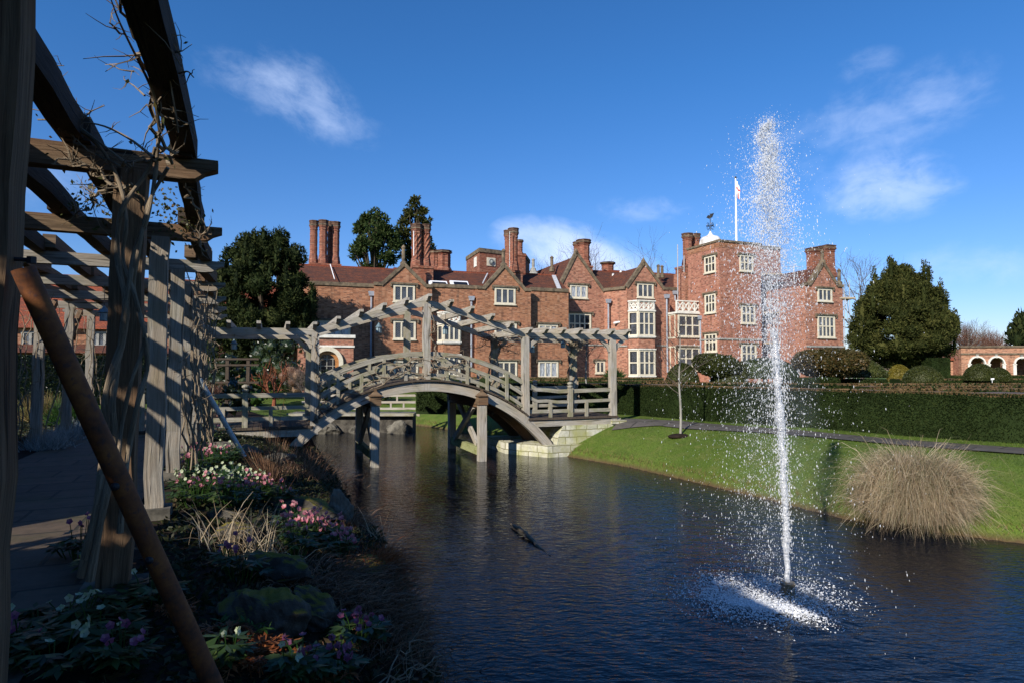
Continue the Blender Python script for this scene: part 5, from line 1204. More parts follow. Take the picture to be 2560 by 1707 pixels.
for i, (p, q, n) in enumerate(((at(388, 400, 4.3), at(95, 300, 4.2), 12), (at(400, 380, 4.35), at(300, -30, 2.75), 14), (at(420, 400, 4.5), at(375, 20, 2.9), 14), (at(330, 460, 4.4), at(130, 410, 4.2), 22), (at(445, 420, 4.9), at(505, 640, 6.9), 30), (at(300, 430, 4.6), at(205, 540, 6.2), 24))):
    pts = wander(p, q, 26, .022, 20 + i); mb.tube(pts, np.linspace(.014, .006, 26), 5); twigs(mb, pts, n, .26, .0052, 40 + i, .5)
    sprig_leaves(lf, pts, 9, .06, .042, .012, 60 + i)
for i, (x, y, Y) in enumerate(((275, 520, 6.6), (240, 470, 6.4), (415, 500, 6.4), (420, 545, 6.6), (480, 540, 6.7), (465, 585, 6.8), (210, 520, 6.2), (290, 560, 6.6))): sprig_leaves(lf, [at(x, y, Y)], 60, .09, .05, .015, 80 + i)
for i, pl in enumerate(([(385, 395), (330, 350), (270, 318), (215, 305), (150, 318)], [(330, 420), (240, 350), (175, 300), (130, 268), (85, 225)], [(200, 305), (222, 285), (225, 280), (262, 265)], [(150, 318), (120, 290), (122, 255), (95, 240)], [(75, 190), (110, 172), (135, 165), (160, 165)], [(60, 210), (85, 205), (98, 198)], [(120, 258), (150, 220), (146, 195)], [(400, 330), (385, 230), (345, 150), (300, 60), (278, 0)], [(445, 330), (430, 240), (415, 150), (395, 80), (378, 20)], [(335, 180), (300, 175), (275, 160)], [(362, 240), (335, 215), (310, 200)], [(425, 190), (470, 178), (485, 195)], [(420, 160), (440, 130), (455, 128)], [(448, 318), (475, 310), (488, 330)], [(405, 70), (430, 85), (415, 105)], [(300, 85), (280, 62), (273, 58)])):
    q = np.array([at(x, y, 4.25 if x < 340 and y > 150 else 4.0 - (400 - y) * .0028) for x, y in pl]); tt = np.linspace(0, len(q) - 1, 14); q = np.stack([np.interp(tt, np.arange(len(q)), q[:, k]) for k in range(3)], 1); q[1:-1] = (q[:-2] + 2 * q[1:-1] + q[2:]) / 4
    mb.tube(q, np.linspace(.011 if i in (0, 1, 7, 8) else .006, .003, 14), 5); twigs(mb, q, 4 if i not in (0, 1, 7, 8) else 9, .12, .0035, 900 + i, .3, 0, False)
mb.build('twigs', 'vine', rose); lf.build('leaves', 'rose_leaf', rose)
for k, lb in ((2, 'tangle of bare rose stems trained up the third pergola post'), (3, 'thicket of thin upright rose stems round the fourth pergola post'), (4, 'bare rose stems at the far pergola post beside the bridge')):
    t = thing('climbing_rose', PG(k * PSP, .2), lb, 'climber'); mb = MB()
    for i in range(5 + 4 * (k > 2)):
        g = np.random.default_rng(k * 50 + i); a0 = PG(k * PSP + g.normal() * .25, .12 + g.random() * .35, 0); pts = wander(a0, PG(k * PSP + g.normal() * .3, .1 + g.normal() * .2, 3.1), 22, .03, k * 9 + i)
        mb.tube(pts, np.linspace(.018, .008, 22), 5); twigs(mb, pts, 9, .35, .006, k * 70 + i)
    mb.build('stems', 'vine', t)
for k in (4, 5, 6):
    t = thing('climbing_rose', PG(k * PSP, -2.7), ['bare climber stems on a left-hand pergola post by the silver border', 'bare climber on the second left-hand pergola post', 'bare climber on the farthest left-hand pergola post'][k - 4], 'climber'); mb = MB()
    for i in range(6):
        g = np.random.default_rng(k * 31 + i); a0 = PG(k * PSP + g.normal() * .2, -2.7 + g.normal() * .2, 0); pts = wander(a0, PG(k * PSP + g.normal() * .3, -2.7 + g.normal() * .3, 3.1), 22, .035, k * 19 + i)
        mb.tube(pts, np.linspace(.016, .007, 22), 5); twigs(mb, pts, 8, .4, .006, k * 77 + i)
    mb.build('stems', 'vine', t)
wis = thing('wisteria', B(0, 0, .3), 'bare wisteria stems twined along the bridge railings', 'climber'); mb = MB()
for i, (t0, z0, t1, z1, w) in enumerate(((-2.9, .5, -.6, 1.5, -.06), (-2.2, .8, -.2, 1.8, -.07), (-1.0, 1.5, .3, 1.75, -.06), (-.3, 1.3, 1.6, 1.35, -.05), (.2, 1.8, .02, 3.3, -.12), (-2.95, .3, -2.9, 2.5, -.12), (-2.88, .2, -3.0, 2.4, -.13), (.1, 1.4, -1.6, 1.25, -.08), (0, 1.5, 1.1, 1.85, -.06))):
    pts = wander(B(t0, w, z0), B(t1, w, z1), 26, .035, 200 + i); mb.tube(pts, np.linspace(.026, .012, 26), 6); twigs(mb, pts, 12, .3, .006, 220 + i, .4)
for i in range(3): pts = [B(-1.1 + .9 * i + .32 * math.cos(a) * (1 + .2 * i), -.1, 1.55 + .2 * math.sin(a) + .1 * i) for a in np.linspace(0, 5, 16)]; mb.tube(pts, .016, 5)
mb.build('stems', 'vine', wis)
for t_, lb in ((TP, 'wisteria climbing the far right post of the bridge arch'), (TE, 'wisteria wrapped around the far end post of the right landing')):
    t = thing('wisteria', B(t_, BWID, .2), lb, 'climber'); mb = MB()
    for i in range(3):
        pts = np.array([B(t_ + (.13 + .03 * i) * math.cos(a * 1.6 + i * 2), BWID + (.13 + .03 * i) * math.sin(a * 1.6 + i * 2), .1 + a * .42) for a in np.linspace(0, 5.8, 34)]); mb.tube(pts, np.linspace(.04, .02, 34), 6)
    for i in range(8):
        g = np.random.default_rng(400 + i + int(t_ * 10)); pts = wander(B(t_, BWID, 2.3), B(t_ + g.normal() * 1.2, BWID + .1 - g.random() * 1.2, 2.45 + g.normal() * .2), 18, .05, 420 + i); mb.tube(pts, np.linspace(.014, .006, 18), 4); twigs(mb, pts, 7, .4, .006, 440 + i, .1)
    mb.build('stems', 'vine', t)
t = thing('wisteria', B(3.2, BWID, 2.4), 'tangle of bare twigs spilling over the roof plates of the right landing', 'climber'); mb = MB()
for i in range(14):
    g = np.random.default_rng(600 + i); a0 = B(2.2 + g.random() * 2.6, BWID - .2 + g.normal() * .4, 2.6); pts = wander(a0, a0 + g.normal(size=3) * (.6, .4, .3), 14, .05, 630 + i); mb.tube(pts, np.linspace(.012, .005, 14), 4); twigs(mb, pts, 8, .35, .005, 650 + i, .4)
mb.build('twigs', 'twig_red', t)

# ================================================================== VEGETATION
def crown(mb, blobs, per, L, W, up=0.25, core=0.0, m=0, out=0.7):
    for i, (c, r_, sc) in enumerate(blobs):
        n = int(per * (r_ ** 2) * (np.prod(sc) ** .66)); c = np.asarray(c, float); sc = np.asarray(sc, float)
        d = rdir(n); rad = r_ * (0.55 + 0.5 * rng.random((n, 1)) ** .6); p = c + d * rad * sc
        a = d * out + rdir(n) * .7 + np.array([0, 0, up]); a /= np.linalg.norm(a, axis=1)[:, None]
        b = np.cross(a, rdir(n)); b /= np.maximum(np.linalg.norm(b, axis=1), 1e-6)[:, None]; l = L * (.6 + .8 * rng.random((n, 1)))
        mb.leaves(p - a * l * .3, a * l, b * W * (.6 + .8 * rng.random((n, 1))), m)
        if core: mb.ico(c, r_ * core, sc, 1, .15, m, seed=i)
def tree(name, base, label, cat, blobs, per, L, W, mat, trunkr, trunkh, up=.25, core=.6, group=None, limbs=6, out=.7, bark='bark'):
    t = thing(name, base, label, cat, group); base = np.asarray(base, float)
    mb = MB(); pts = [base + np.array([rng.normal() * .04 * k, rng.normal() * .04 * k, trunkh * k / 6]) for k in range(7)]; mb.tube(pts, np.linspace(trunkr, trunkr * .3, 7), 8)
    ks = rng.permutation(len(blobs))[:limbs]
    for k in ks:
        q = np.asarray(blobs[k][0]); s_ = pts[min(6, max(1, int((q[2] - base[2]) / trunkh * 4)))]; mid = (s_ + q) / 2 + (0, 0, .06 * np.linalg.norm(q - s_)); mb.tube([s_, mid, q], [trunkr * .35, trunkr * .22, trunkr * .08], 5)
    mb.build('trunk', bark, t)
    mb = MB(); crown(mb, blobs, per, L, W, up, core, 0, out); mb.build('crown', mat, t); return t
def egg(cx, cy, z0, z1, rx, ry, n, r0, r1, seed, power=.8, spikes=0, shoulder=.45):
    g = np.random.default_rng(seed); out = []
    for i in range(n):
        h = g.random(); a = g.random() * 6.28; prof = (math.sin(math.pi * min(1, (h / shoulder) * .5 + .0)) if h < shoulder else math.cos((h - shoulder) / (1 - shoulder) * math.pi / 2) ** power)
        prof = max(prof, .12); k = (.55 + .45 * math.sqrt(g.random())) * prof; rr = r0 + (r1 - r0) * g.random()
        out.append(((cx + math.cos(a) * rx * k * .88, cy + math.sin(a) * ry * k * .88, z0 + rr * .6 + (z1 - z0 - rr * 1.1) * h), rr * (.6 + .4 * prof), (1, 1, .8)))
    for i in range(spikes):
        a = g.random() * 6.28; h = .12 + .83 * g.random(); prof = math.cos((h - shoulder) / (1 - shoulder) * math.pi / 2) ** power if h > shoulder else 1
        out.append(((cx + math.cos(a) * rx * prof * (.9 + .16 * g.random()), cy + math.sin(a) * ry * prof * .95, z0 + (z1 - z0) * h + .3), .34 + .2 * g.random(), (.42, .42, 1.9)))
    return out
# the dark yew standing before the left part of the house
bx, by = at(655, 860, 40.0)[0], 40.0; zt = at(655, 572, 40)[2]
bl = egg(bx, by, .6, zt - .5, 3.35, 2.6, 120, .6, .95, 3, .8, 90) + [((at(545, 690, 40)[0], 40, at(545, 680, 40)[2]), .7, (1.2, 1, .8)), ((at(700, 610, 40)[0], 40, at(700, 600, 40)[2]), .7, (.8, .8, 1.1)), ((at(735, 640, 40)[0], 40.2, at(735, 640, 40)[2]), .8, (.9, .9, 1)), ((at(660, 590, 40)[0], 40, zt - .9), .75, (.9, .9, 1.1)), ((at(618, 610, 40)[0], 40, at(618, 610, 40)[2]), .7, (1, 1, 1)), ((at(582, 630, 40)[0], 40, at(582, 635, 40)[2]), .6, (1, 1, 1))]
tree('yew_tree', (bx, by, 0), 'big dark yew tree standing left of the house front beside the porch', 'tree', bl, 1100, .25, .042, 'yew_leaf', .4, 6, .35, .7)
bx, by = at(2256, 900, 40.0)[0], 40.0; zt = at(2256, 648, 40)[2]
bl = egg(bx, by, 1.1, zt - .35, 3.0, 2.8, 190, .5, .8, 9, .62, 34, .30) + [((at(2375, 815, 40)[0], 40, at(2375, 805, 40)[2]), .45, (.9, .6, 1.2)), ((at(2360, 840, 40)[0], 40, at(2360, 835, 40)[2]), .6, (1.2, .8, .8)), ((at(2150, 850, 40)[0], 40, at(2150, 850, 40)[2]), .7, (1, .8, 1))]
tree('yew_tree', (bx, by, 0), 'rounded olive-green yew tree to the right of the house', 'tree', bl, 1500, .19, .032, 'yew_leaf_olive', .45, 5, .45, .62)
def pinelike(x0, x1, y0, y1, Y, seed, label, mat):
    cx = at((x0 + x1) / 2, 800, Y)[0]; rx = (x1 - x0) / 2 * Y / F; z1 = at(CX, y0, Y)[2]; z0 = at(CX, y1, Y)[2]
    return tree('pine_tree', (cx, Y, 0), label, 'tree', egg(cx, Y, z0, z1, rx, rx * .8, 88, rx * .15, rx * .27, seed, .55, 0, .35), 190, .62, .11, mat, .7, z1 - 2, .25, .25, None, 44)
pinelike(868, 1002, 522, 690, 90, 5, 'broad green pine tree rising behind the long left roof', 'pine_leaf')
pinelike(988, 1086, 490, 690, 96, 6, 'taller narrow dark pine behind the twisted chimneys', 'yew_leaf_olive')
# dark conifers at the right edge
for i, (x0, x1, y0, lab_) in enumerate(((2508, 2620, 796, 'dark upswept cypress hedge-tree above the brick arcade at the right edge'), (2575, 2690, 770, 'tallest dark cypress at the right edge behind the arcade'))):
    Y = 70; cx = at((x0 + x1) / 2, 900, Y)[0]; rx = (x1 - x0) / 2 * Y / F; z1 = at(CX, y0, Y)[2]
    bl = [((cx + rng.normal() * rx * .45 * (1.1 - h), Y + rng.normal() * .8, 1 + z1 * h * .82), .8, (.7, .7, 1.6)) for h in rng.random(40)]
    tree('cypress_tree', (cx, Y, 0), lab_, 'tree', bl, 150, .6, .12, 'yew_leaf', .4, z1 - 1, 1.0, .7)

# bare trees
def branch(mb, p, d, L, r_, depth, g, spread=.55, up=.12, nk=3):
    pts = [p]; dd = d
    for j in range(3): dd = unit(dd + g.normal(size=3) * .12 + np.array([0, 0, up * .4])); pts.append(pts[-1] + dd * L / 3)
    mb.tube(pts, [r_, r_ * .88, r_ * .76, r_ * .62], 6 if r_ > .05 else 4 if r_ > .02 else 3)
    if depth == 0: return
    for k in range(nk):
        nd = unit(dd + g.normal(size=3) * spread + np.array([0, 0, up])); branch(mb, pts[3 if k < 2 else 2], nd, L * (.62 + .25 * g.random()), r_ * .58, depth - 1, g, spread, up, nk)
def bare(name, base, H_, r_, seed, label, cat, mat='twig', depth=5, spread=.55, up=.12, group=None, trunk=.33, nk=3):
    t = thing(name, base, label, cat, group); g = np.random.default_rng(seed); mb = MB(); base = np.asarray(base, float)
    tr = MB(); q = base + np.array([g.normal() * .02 * H_, 0, H_ * trunk]); tr.tube([base, (base + q) / 2, q], [r_, r_ * .85, r_ * .72], 8); tr.build('trunk', mat, t)
    for k in range(4): branch(mb, q, unit(np.array([g.normal() * spread, g.normal() * spread, 1.0])), H_ * .27, r_ * .5, depth - 1, g, spread, up, nk)
    mb.build('branches', mat, t); return t
for i, (x, y, Y, h, lb) in enumerate(((1395, 650, 100, 19, 'bare winter tree behind the steep roof left of the highest gable'), (1486, 655, 100, 19, 'bare winter tree right of the squat chimney behind the roofs'), (1700, 670, 100, 18, 'bare winter tree behind the aerials by the tower'), (2150, 700, 80, 15.5, 'bare spreading tree between the scaffolded gable and the round yew'), (2380, 860, 75, 7.5, 'bare pale sapling tree beside the right edge of the round yew'))):
    zt = at(x, [640, 650, 640, 678, 818][i], Y)[2]; bare('bare_tree', (at(x, y, Y)[0], Y, 0), zt * 1.0, .28, 30 + i, lb, 'tree', 'twig', 6, .5, .1)
for i, (x, Y, zt_) in enumerate(((2400, 78, 806), (2432, 76, 812), (2455, 80, 822), (2480, 77, 824), (2504, 75, 838), (2350, 84, 850), (2320, 88, 860))):
    bare('bare_tree', (at(x, 900, Y)[0], Y, 0), at(x, zt_, Y)[2], .14, 50 + i, 'bare reddish-brown tree in the row beyond the garden wall on the right', 'tree', 'twig_red', 5, .42, .2, 'bare trees beyond the garden wall', .2, 4)
far = MB()
for i in range(60): x = -60 + i * 6; far.ico((x * 4, 420 + 40 * math.sin(i), 0), 14 + 6 * rng.random(), (1.6, 1, .7), 2, .2, seed=i)
tag(far.build('distant_wood', 'twig'), kind='stuff')['label'] = 'far band of bare woodland along the horizon'

# sapling on the lawn and another by the bridge end
def sapling(p, ztop, r_, label, seed, low=.35, Lb=.9):
    p = np.asarray(p, float); t = thing('young_tree', p, label, 'tree'); h = ztop - p[2]; g = np.random.default_rng(seed)
    tr = MB(); pts = np.array([p + np.array([.02 * math.sin(k), .0, h * k / 10]) for k in range(11)]); tr.tube(pts, np.linspace(r_, r_ * .25, 11), 8); tr.build('trunk', 'sapling_bark', t)
    mb = MB()
    for i in range(26):
        k = low + (1 - low) * g.random(); q = p + np.array([0, 0, h * k]); a = g.random() * 6.28; d = unit((math.cos(a), math.sin(a), .55)); branch(mb, q, d, Lb * (1.15 - k), .010, 2, g, .4, .25, 2)
    mb.build('branches', 'twig', t)
q = hit(1701, 1086); sapling(q, at(1690, 800, q[1])[2], .036, 'slim pale-barked sapling standing alone on the lawn', 5)
mb = MB(); mb.ico((q[0] + .02, q[1] - .02, q[2] - .04), .28, (1.3, 1, .25), 2, .1); tag(mb.build('soil_patch', 'soil', smooth=True), kind='structure')
q = gp(1466, 1032, 0); sapling(q, at(1466, 830, q[1])[2], .05, 'slim bare sapling behind the railing at the right end of the bridge', 8, .4)

# clipped hedges
def hedge(p, q, width, height, label, name='clipped_hedge', n=9000, L=.06, W=.018, mat='hedge_leaf', topm='hedge_top', group=None):
    p = np.asarray([p[0], p[1], 0.]); q = np.asarray([q[0], q[1], 0.]); d = unit(q - p); b = np.array([-d[1], d[0], 0.])
    if b[1] < 0: b = -b
    Lh = np.linalg.norm(q - p); mb = MB(); nseg = max(2, int(Lh / .5)); rows = []
    prof = [(0, -.1), (.0, height * .5), (.02, height - .05), (.07, height), (width - .07, height), (width - .02, height - .05), (width, -.1)]
    V = []
    for i in range(nseg + 1):
        for j, (a, z) in enumerate(prof): V.append(p + d * (Lh * i / nseg) + b * (a + rng.normal() * .012) + np.array([0, 0, z + (rng.normal() * .012 if z > 0 else 0)]))
    k = len(prof); f = []; mm = []
    for i in range(nseg):
        for j in range(k - 1): f.append([i * k + j, (i + 1) * k + j, (i + 1) * k + j + 1, i * k + j + 1]); mm.append(1 if j in (2, 3, 4) else 0)
    mb.add(V, f, None, np.array(mm)); mb.add(V[:k], list(range(k))); mb.add(V[-k:], list(range(k))[::-1])
    nf = int(n * height / (height + width)); u = rng.random(nf) * Lh; z = rng.random(nf) * height
    c = p + d * u[:, None] + np.array([0, 0, 1.]) * z[:, None] - b * .005
    a = rdir(nf) * .8 - b * .35 + np.array([0, 0, .1]); a /= np.linalg.norm(a, axis=1)[:, None]; s_ = np.cross(a, rdir(nf)); s_ /= np.linalg.norm(s_, axis=1)[:, None]
    mb.leaves(c, a * L * (.5 + rng.random((nf, 1))), s_ * W, 0)
    nt_ = n - nf; u = rng.random(nt_) * Lh; w = rng.random(nt_) * width; c = p + d * u[:, None] + b * w[:, None] + np.array([0, 0, height - .01])
    a = rdir(nt_); a[:, 2] = abs(a[:, 2]) * .4 + .1; s_ = np.cross(a, rdir(nt_)); s_ /= np.linalg.norm(s_, axis=1)[:, None]; mb.leaves(c, a * L * .7, s_ * W, 1)
    return tag(mb.build(name, [mat, topm], smooth=False), label, 'hedge', group)
A0 = gp(1543, 1035); A1 = gp(2560, 1110); dA = (A1 - A0)
hedge(A0, A1 + dA * .35, .9, 1.05, 'long clipped yew hedge running along the lawn path to the right edge', n=90000, L=.036, W=.013)
hedge(gp(1040, 1027), A0 - (.02, .02, 0), .9, 1.05, 'clipped yew hedge crossing behind the bridge arch', n=24000)
def row(x0, x1, y, yr, label, hgt=1.05, wd=.8, n=7000):
    Y0 = (CAMZ - hgt) * F / (y - 920); Y1 = (CAMZ - hgt) * F / (yr - 920); hedge(((x0 - CX) * Y0 / F, Y0), ((x1 - CX) * Y1 / F, Y1), wd, hgt, label, n=n, L=.08, W=.028)
row(1310, 1690, 948, 951, 'second clipped hedge line between the bridge landing and the house')
row(1060, 1660, 942, 943, 'clipped hedge close under the ground-floor windows of the house')
row(1600, 1990, 955, 957, 'short clipped hedge in front of the house behind the fountain')
row(2120, 2680, 974, 972, 'clipped hedge just behind the long lawn hedge at the right')
row(2180, 2700, 967, 964, 'third low hedge line of the parterre at the right')
row(2060, 2650, 959, 958, 'fourth hedge line of the parterre in front of the clipped domes')
row(2250, 2640, 947, 946, 'hedge line at the feet of the green clipped domes')
row(2290, 2640, 937, 937, 'farthest parterre hedge in front of the brick arcade')
# topiary
def topiary(shape, x0, x1, y0, y1, Y, label, mat='topiary_leaf', n=5000, L=.07, W=.024, ysq=.9, name='clipped_topiary', tilt=0.0):
    cx = at((x0 + x1) / 2, 920, Y)[0]; rx = (x1 - x0) / 2 * Y / F; z1 = at(CX, y0, Y)[2]; z0 = at(CX, y1, Y)[2]; h = z1 - z0; mb = MB()
    if shape == 'dome': prof = [(1.0, 0), (1.02, .15), (.98, .35), (.88, .55), (.70, .75), (.42, .92), (.18, .985), (0, 1)]
    elif shape == 'cone': prof = [(.96, 0), (1.0, .08), (.96, .25), (.80, .48), (.56, .70), (.34, .86), (.14, .96), (0, 1)]
    elif shape == 'disc': prof = [(.80, 0), (.98, .35), (1.0, .7), (.95, .95), (.4, 1.0), (0, 1.0)]
    elif shape == 'leafy': prof = [(.10, 0), (.6, .12), (.92, .35), (1.0, .6), (.85, .85), (.5, .97), (0, 1)]
    else: prof = [(1, 0), (1, .97), (.95, 1), (0, 1)]
    c = np.array([cx, Y, z0]); P_ = [(r_ * 1.0, z * h) for r_, z in prof]
    nn_ = 4 if shape == 'block' else 28
    core = MB(); core.lathe((0, 0, 0), [(max(r_ * .985, .001), z * .99) for r_, z in P_], nn_, 0, 0, math.pi / 4 if nn_ == 4 else 0)
    sx = rx * (1.2 if nn_ == 4 else 1)
    V = np.concatenate(core.V); V = V * np.array([sx, sx * ysq, 1]); V[:, 2] += tilt * V[:, 0]; V += c
    mb.V = [V]; mb.Fc = core.Fc; mb.U = core.U; mb.M = core.M; mb.n = len(V)
    zz = rng.random(n) * h; rr = np.interp(zz, [z for _, z in P_], [r_ for r_, _ in P_]); an = rng.random(n) * 6.28
    if nn_ == 4: rr = rr / np.maximum(abs(np.cos(an)), abs(np.sin(an))) * .7071
    p = np.stack([rr * np.cos(an) * sx, rr * np.sin(an) * sx * ysq, zz], 1); p[:, 2] += tilt * p[:, 0]; p += c
    a = rdir(n) * .8 + np.stack([np.cos(an), np.sin(an), np.full(n, .3)], 1) * .4; a /= np.linalg.norm(a, axis=1)[:, None]; b = np.cross(a, rdir(n)); b /= np.linalg.norm(b, axis=1)[:, None]
    l = L * (.5 + rng.random((n, 1))) * (2.0 if shape == 'leafy' else 1); mb.leaves(p - a * l * .4, a * l, b * W * (1.6 if shape == 'leafy' else 1))
    return mb, c, mat, label, name
def tp(*a, **k):
    mb, c, mat, label, name = topiary(*a, **k); return tag(mb.build(name, mat), label, 'topiary')
tp('dome', 1666, 1746, 907, 966, 30, 'broad clipped yew mound in front of the bay windows')
# bird-shaped topiary: plinth with a large leaning leaf-like body
t = thing('bird_topiary', (at(1810, 920, 30)[0], 30, 0), 'bird-shaped yew topiary with a big upswept tail before the tower', 'topiary')
mb, *_ = topiary('dome', 1774, 1868, 918, 972, 30, '', n=4500); mb.build('base', 'topiary_leaf', t)
mb, *_ = topiary('leafy', 1732, 1852, 886, 944, 29.6, '', n=5500, tilt=-.12, ysq=.45); mb.build('tail', 'topiary_leaf', t)
mb, *_ = topiary('cone', 1838, 1872, 902, 945, 29.8, '', n=1500); mb.build('head', 'topiary_leaf', t)
mb, *_ = topiary('block', 1786, 1828, 887, 925, 33, '', n=1500); tag(mb.build('clipped_block', 'hedge_leaf'), 'dark square-topped clipped block behind the bird topiary', 'topiary')
tp('leafy', 1984, 2166, 872, 946, 26, 'large shaggy bronze-green clipped bush right of the fountain jet', 'topiary_bronze', n=9000, ysq=.7)
tp('disc', 1958, 2092, 943, 972, 25, 'flat clipped yew tier under the shaggy bush', 'hedge_leaf')
tp('cone', 2094, 2212, 892, 943, 27.5, 'pointed dome of dark clipped yew right of the shaggy bush')
tp('disc', 2104, 2210, 946, 972, 26.5, 'thick clipped yew disc below the pointed dome', 'hedge_leaf')
tp('dome', 2220, 2275, 911, 954, 34, 'golden-yellow clipped yew dome before the garden wall', 'topiary_gold')
tp('dome', 2262, 2350, 914, 958, 31, 'wide green clipped dome in front of the golden one')
tp('block', 2312, 2366, 894, 948, 38, 'tall square clipped yew block behind the wide green dome', 'hedge_leaf')
tp('dome', 2414, 2484, 909, 950, 32, 'olive clipped dome before the arcade arches, the larger of the pair')
tp('dome', 2472, 2522, 919, 952, 33, 'smaller olive clipped dome overlapping the larger one before the arcade')
tp('dome', 1830, 1990, 893, 945, 40, 'dark clipped mound behind the fountain jet at the foot of the recess', 'hedge_leaf')
# spiky evergreen by the wall
t = thing('spiky_shrub', (at(1533, 940, 40)[0], 40, 0), 'spiky green evergreen shrub by the house wall beyond the bridge end post', 'shrub')
c = np.array([at(1535, 940, 40)[0], 40, .3]); n = 2600; d = rdir(n); d[:, 2] = abs(d[:, 2]); mb = MB(); mb.blades(c + d * .25, c + d * np.array([1.05, .9, 1.35]) * (.7 + .4 * rng.random((n, 1))), .25, .05, 3); mb.build('leaves', 'laurel', t)

# statue among the hedges
p = np.array([at(1899, 985, 24)[0], 24, .35]); t = thing('garden_statue', p, 'small grey stone statue of a standing child on a pedestal', 'statue')
mb = MB(); mb.box(p + (0, 0, .1), .34, .34, .2); mb.box(p + (0, 0, .23), .26, .26, .08); mb.build('pedestal', 'stone_grey', t)
def skinbody(name, pts, edges, rad, mat, parent, off):
    me = bpy.data.meshes.new(name); me.from_pydata([tuple(np.asarray(q) - off) for q in pts], edges, []); o = bpy.data.objects.new(name, me); COL.objects.link(o); o.parent = parent
    md = o.modifiers.new('skin', 'SKIN'); sv = me.skin_vertices[0].data
    for i, r_ in enumerate(rad): sv[i].radius = (r_, r_)
    sv[0].use_root = True; o.modifiers.new('sub', 'SUBSURF').levels = 2; o.modifiers['sub'].render_levels = 2; me.materials.append(MT[mat]); return o
q = p + (0, 0, .27); pts = [q + v for v in ((0, 0, .26), (0, 0, .40), (0, 0, .49), (0, 0, .55), (0, -.01, .63), (.045, 0, .20), (.05, -.02, .11), (.045, 0, .01), (-.04, 0, .2), (-.045, -.05, .12), (-.04, 0, .01), (.075, 0, .46), (.12, -.04, .38), (.07, -.10, .36), (-.075, 0, .46), (-.12, -.02, .38), (-.10, -.07, .30))]
skinbody('figure', pts, [(0, 1), (1, 2), (2, 3), (3, 4), (0, 5), (5, 6), (6, 7), (0, 8), (8, 9), (9, 10), (2, 11), (11, 12), (12, 13), (2, 14), (14, 15), (15, 16)], [.075, .08, .06, .03, .062, .05, .036, .026, .05, .036, .026, .034, .026, .018, .034, .026, .018], 'stone_grey', t, p)
p = np.array([at(2481, 945, 30)[0], 30, at(2481, 949, 30)[2]]); mb = MB(); mb.prism([p + (-.07, 0, 0), p + (.08, 0, .02), p + (.11, .03, .09), p + (-.05, .03, .08)], (0, .02, 0)); mb.tube([p + (0, .02, .03), p + (0, .04, -.5)], .012, 5); tag(mb.build('label_plate', 'white_paint'), 'tiny white garden label on a stake between the olive domes', 'sign')

# arcade and garden wall on the far right
arf = Front((at(2404, 930, 64)[0], 64.0, 0), unit((math.cos(R(-9)), math.sin(R(-9)), 0)), np.array([math.sin(R(9)), math.cos(R(9)), 0]))
t = thing('brick_arcade', arf.P(3, 0, 0), 'low brick loggia with white stone arches at the right edge', 'arcade')
zt = arf.px(2480, 868, 0)[1]; arches = []
for xc, xl, xr in ((2440, 2422, 2462), (2487, 2470, 2510), (2551, 2535, 2571), (2598, 2582, 2618)):
    a0 = arf.px(xl, 910, 0)[0]; a1 = arf.px(xr, 910, 0)[0]; zs = arf.px(xc, 909, 0)[1]; arches.append(((a0 + a1) / 2, (a1 - a0) / 2 * .92, zs))
aend = arches[-1][0] + 2.5; mb = MB(); cur = 0.0
for a, r_, zs in arches:
    hbox(mb, cur, a - r_, 0, .5, -.2, zt, fr=arf); ar = [(a + r_ * math.cos(k), zs + r_ * math.sin(k)) for k in np.linspace(math.pi, 0, 15)]
    for u, v in zip(ar[:-1], ar[1:]): mb.prism([arf.P(u[0], 0, u[1]), arf.P(v[0], 0, v[1]), arf.P(v[0], 0, zt), arf.P(u[0], 0, zt)], arf.fr[2] * .5)
    cur = a + r_
hbox(mb, cur, aend, 0, .5, -.2, zt, fr=arf); mb.build('front_wall', 'brick_arcade', t)
for a, r_, zs in arches:
    mb = MB(); pts = [arf.P(a + (r_ + .05) * math.cos(k), -.04, zs + (r_ + .05) * math.sin(k)) for k in np.linspace(math.pi, 0, 19)]; mb.sweep(pts, .14, .26, up=arf.fr[2]); ar_ = mb.build('stone_arch', 'stone_white', t)
    for s_ in (-1, 1): mb = MB(); x = a + s_ * (r_ + .03); hbox(mb, x - .14, x + .14, -.09, .02, -.1, zs - .1, fr=arf); hbox(mb, x - .18, x + .18, -.12, .02, zs - .1, zs, fr=arf); mb.build('impost', 'stone_white', ar_)
    mb = MB(); mb.prism([arf.P(a - .08, -.14, zs + r_ - .1), arf.P(a + .08, -.14, zs + r_ - .1), arf.P(a + .13, -.14, zs + r_ + .28), arf.P(a - .13, -.14, zs + r_ + .28)], arf.fr[2] * .2); mb.build('keystone', 'stone_grey', ar_)
mb = MB(); hbox(mb, -.1, aend, -.16, .6, zt, zt + .14, fr=arf); mb.build('coping', 'coping', t); z = arf.px(2480, 884, 0)[1]; mb = MB(); hbox(mb, -.05, aend, -.12, -.001, z - .06, z + .08, fr=arf); mb.build('string_course', 'coping', t)
mb = MB(); hbox(mb, 0.01, aend, 3.2, 3.6, -.2, zt - .3, fr=arf); hbox(mb, 0.01, aend, .5, 3.2, zt - .3, zt - .1, fr=arf); hbox(mb, 0.01, .4, .5, 3.2, -.2, zt - .31, fr=arf); mb.build('back_wall', 'brick_red', t)
wl = thing('garden_wall', (at(2330, 930, 66)[0], 66, 0), 'brick garden wall with an orange tiled coping left of the arcade', 'garden wall')
p = at(2230, 930, 68); q = at(2405, 930, 65.5); z1 = at(2380, 898, 66)[2]; p[2] = q[2] = z1 / 2 - .1; mb = MB(); mb.beam(p, q, .4, z1 + .2); mb.build('wall', 'brick_arcade', wl)
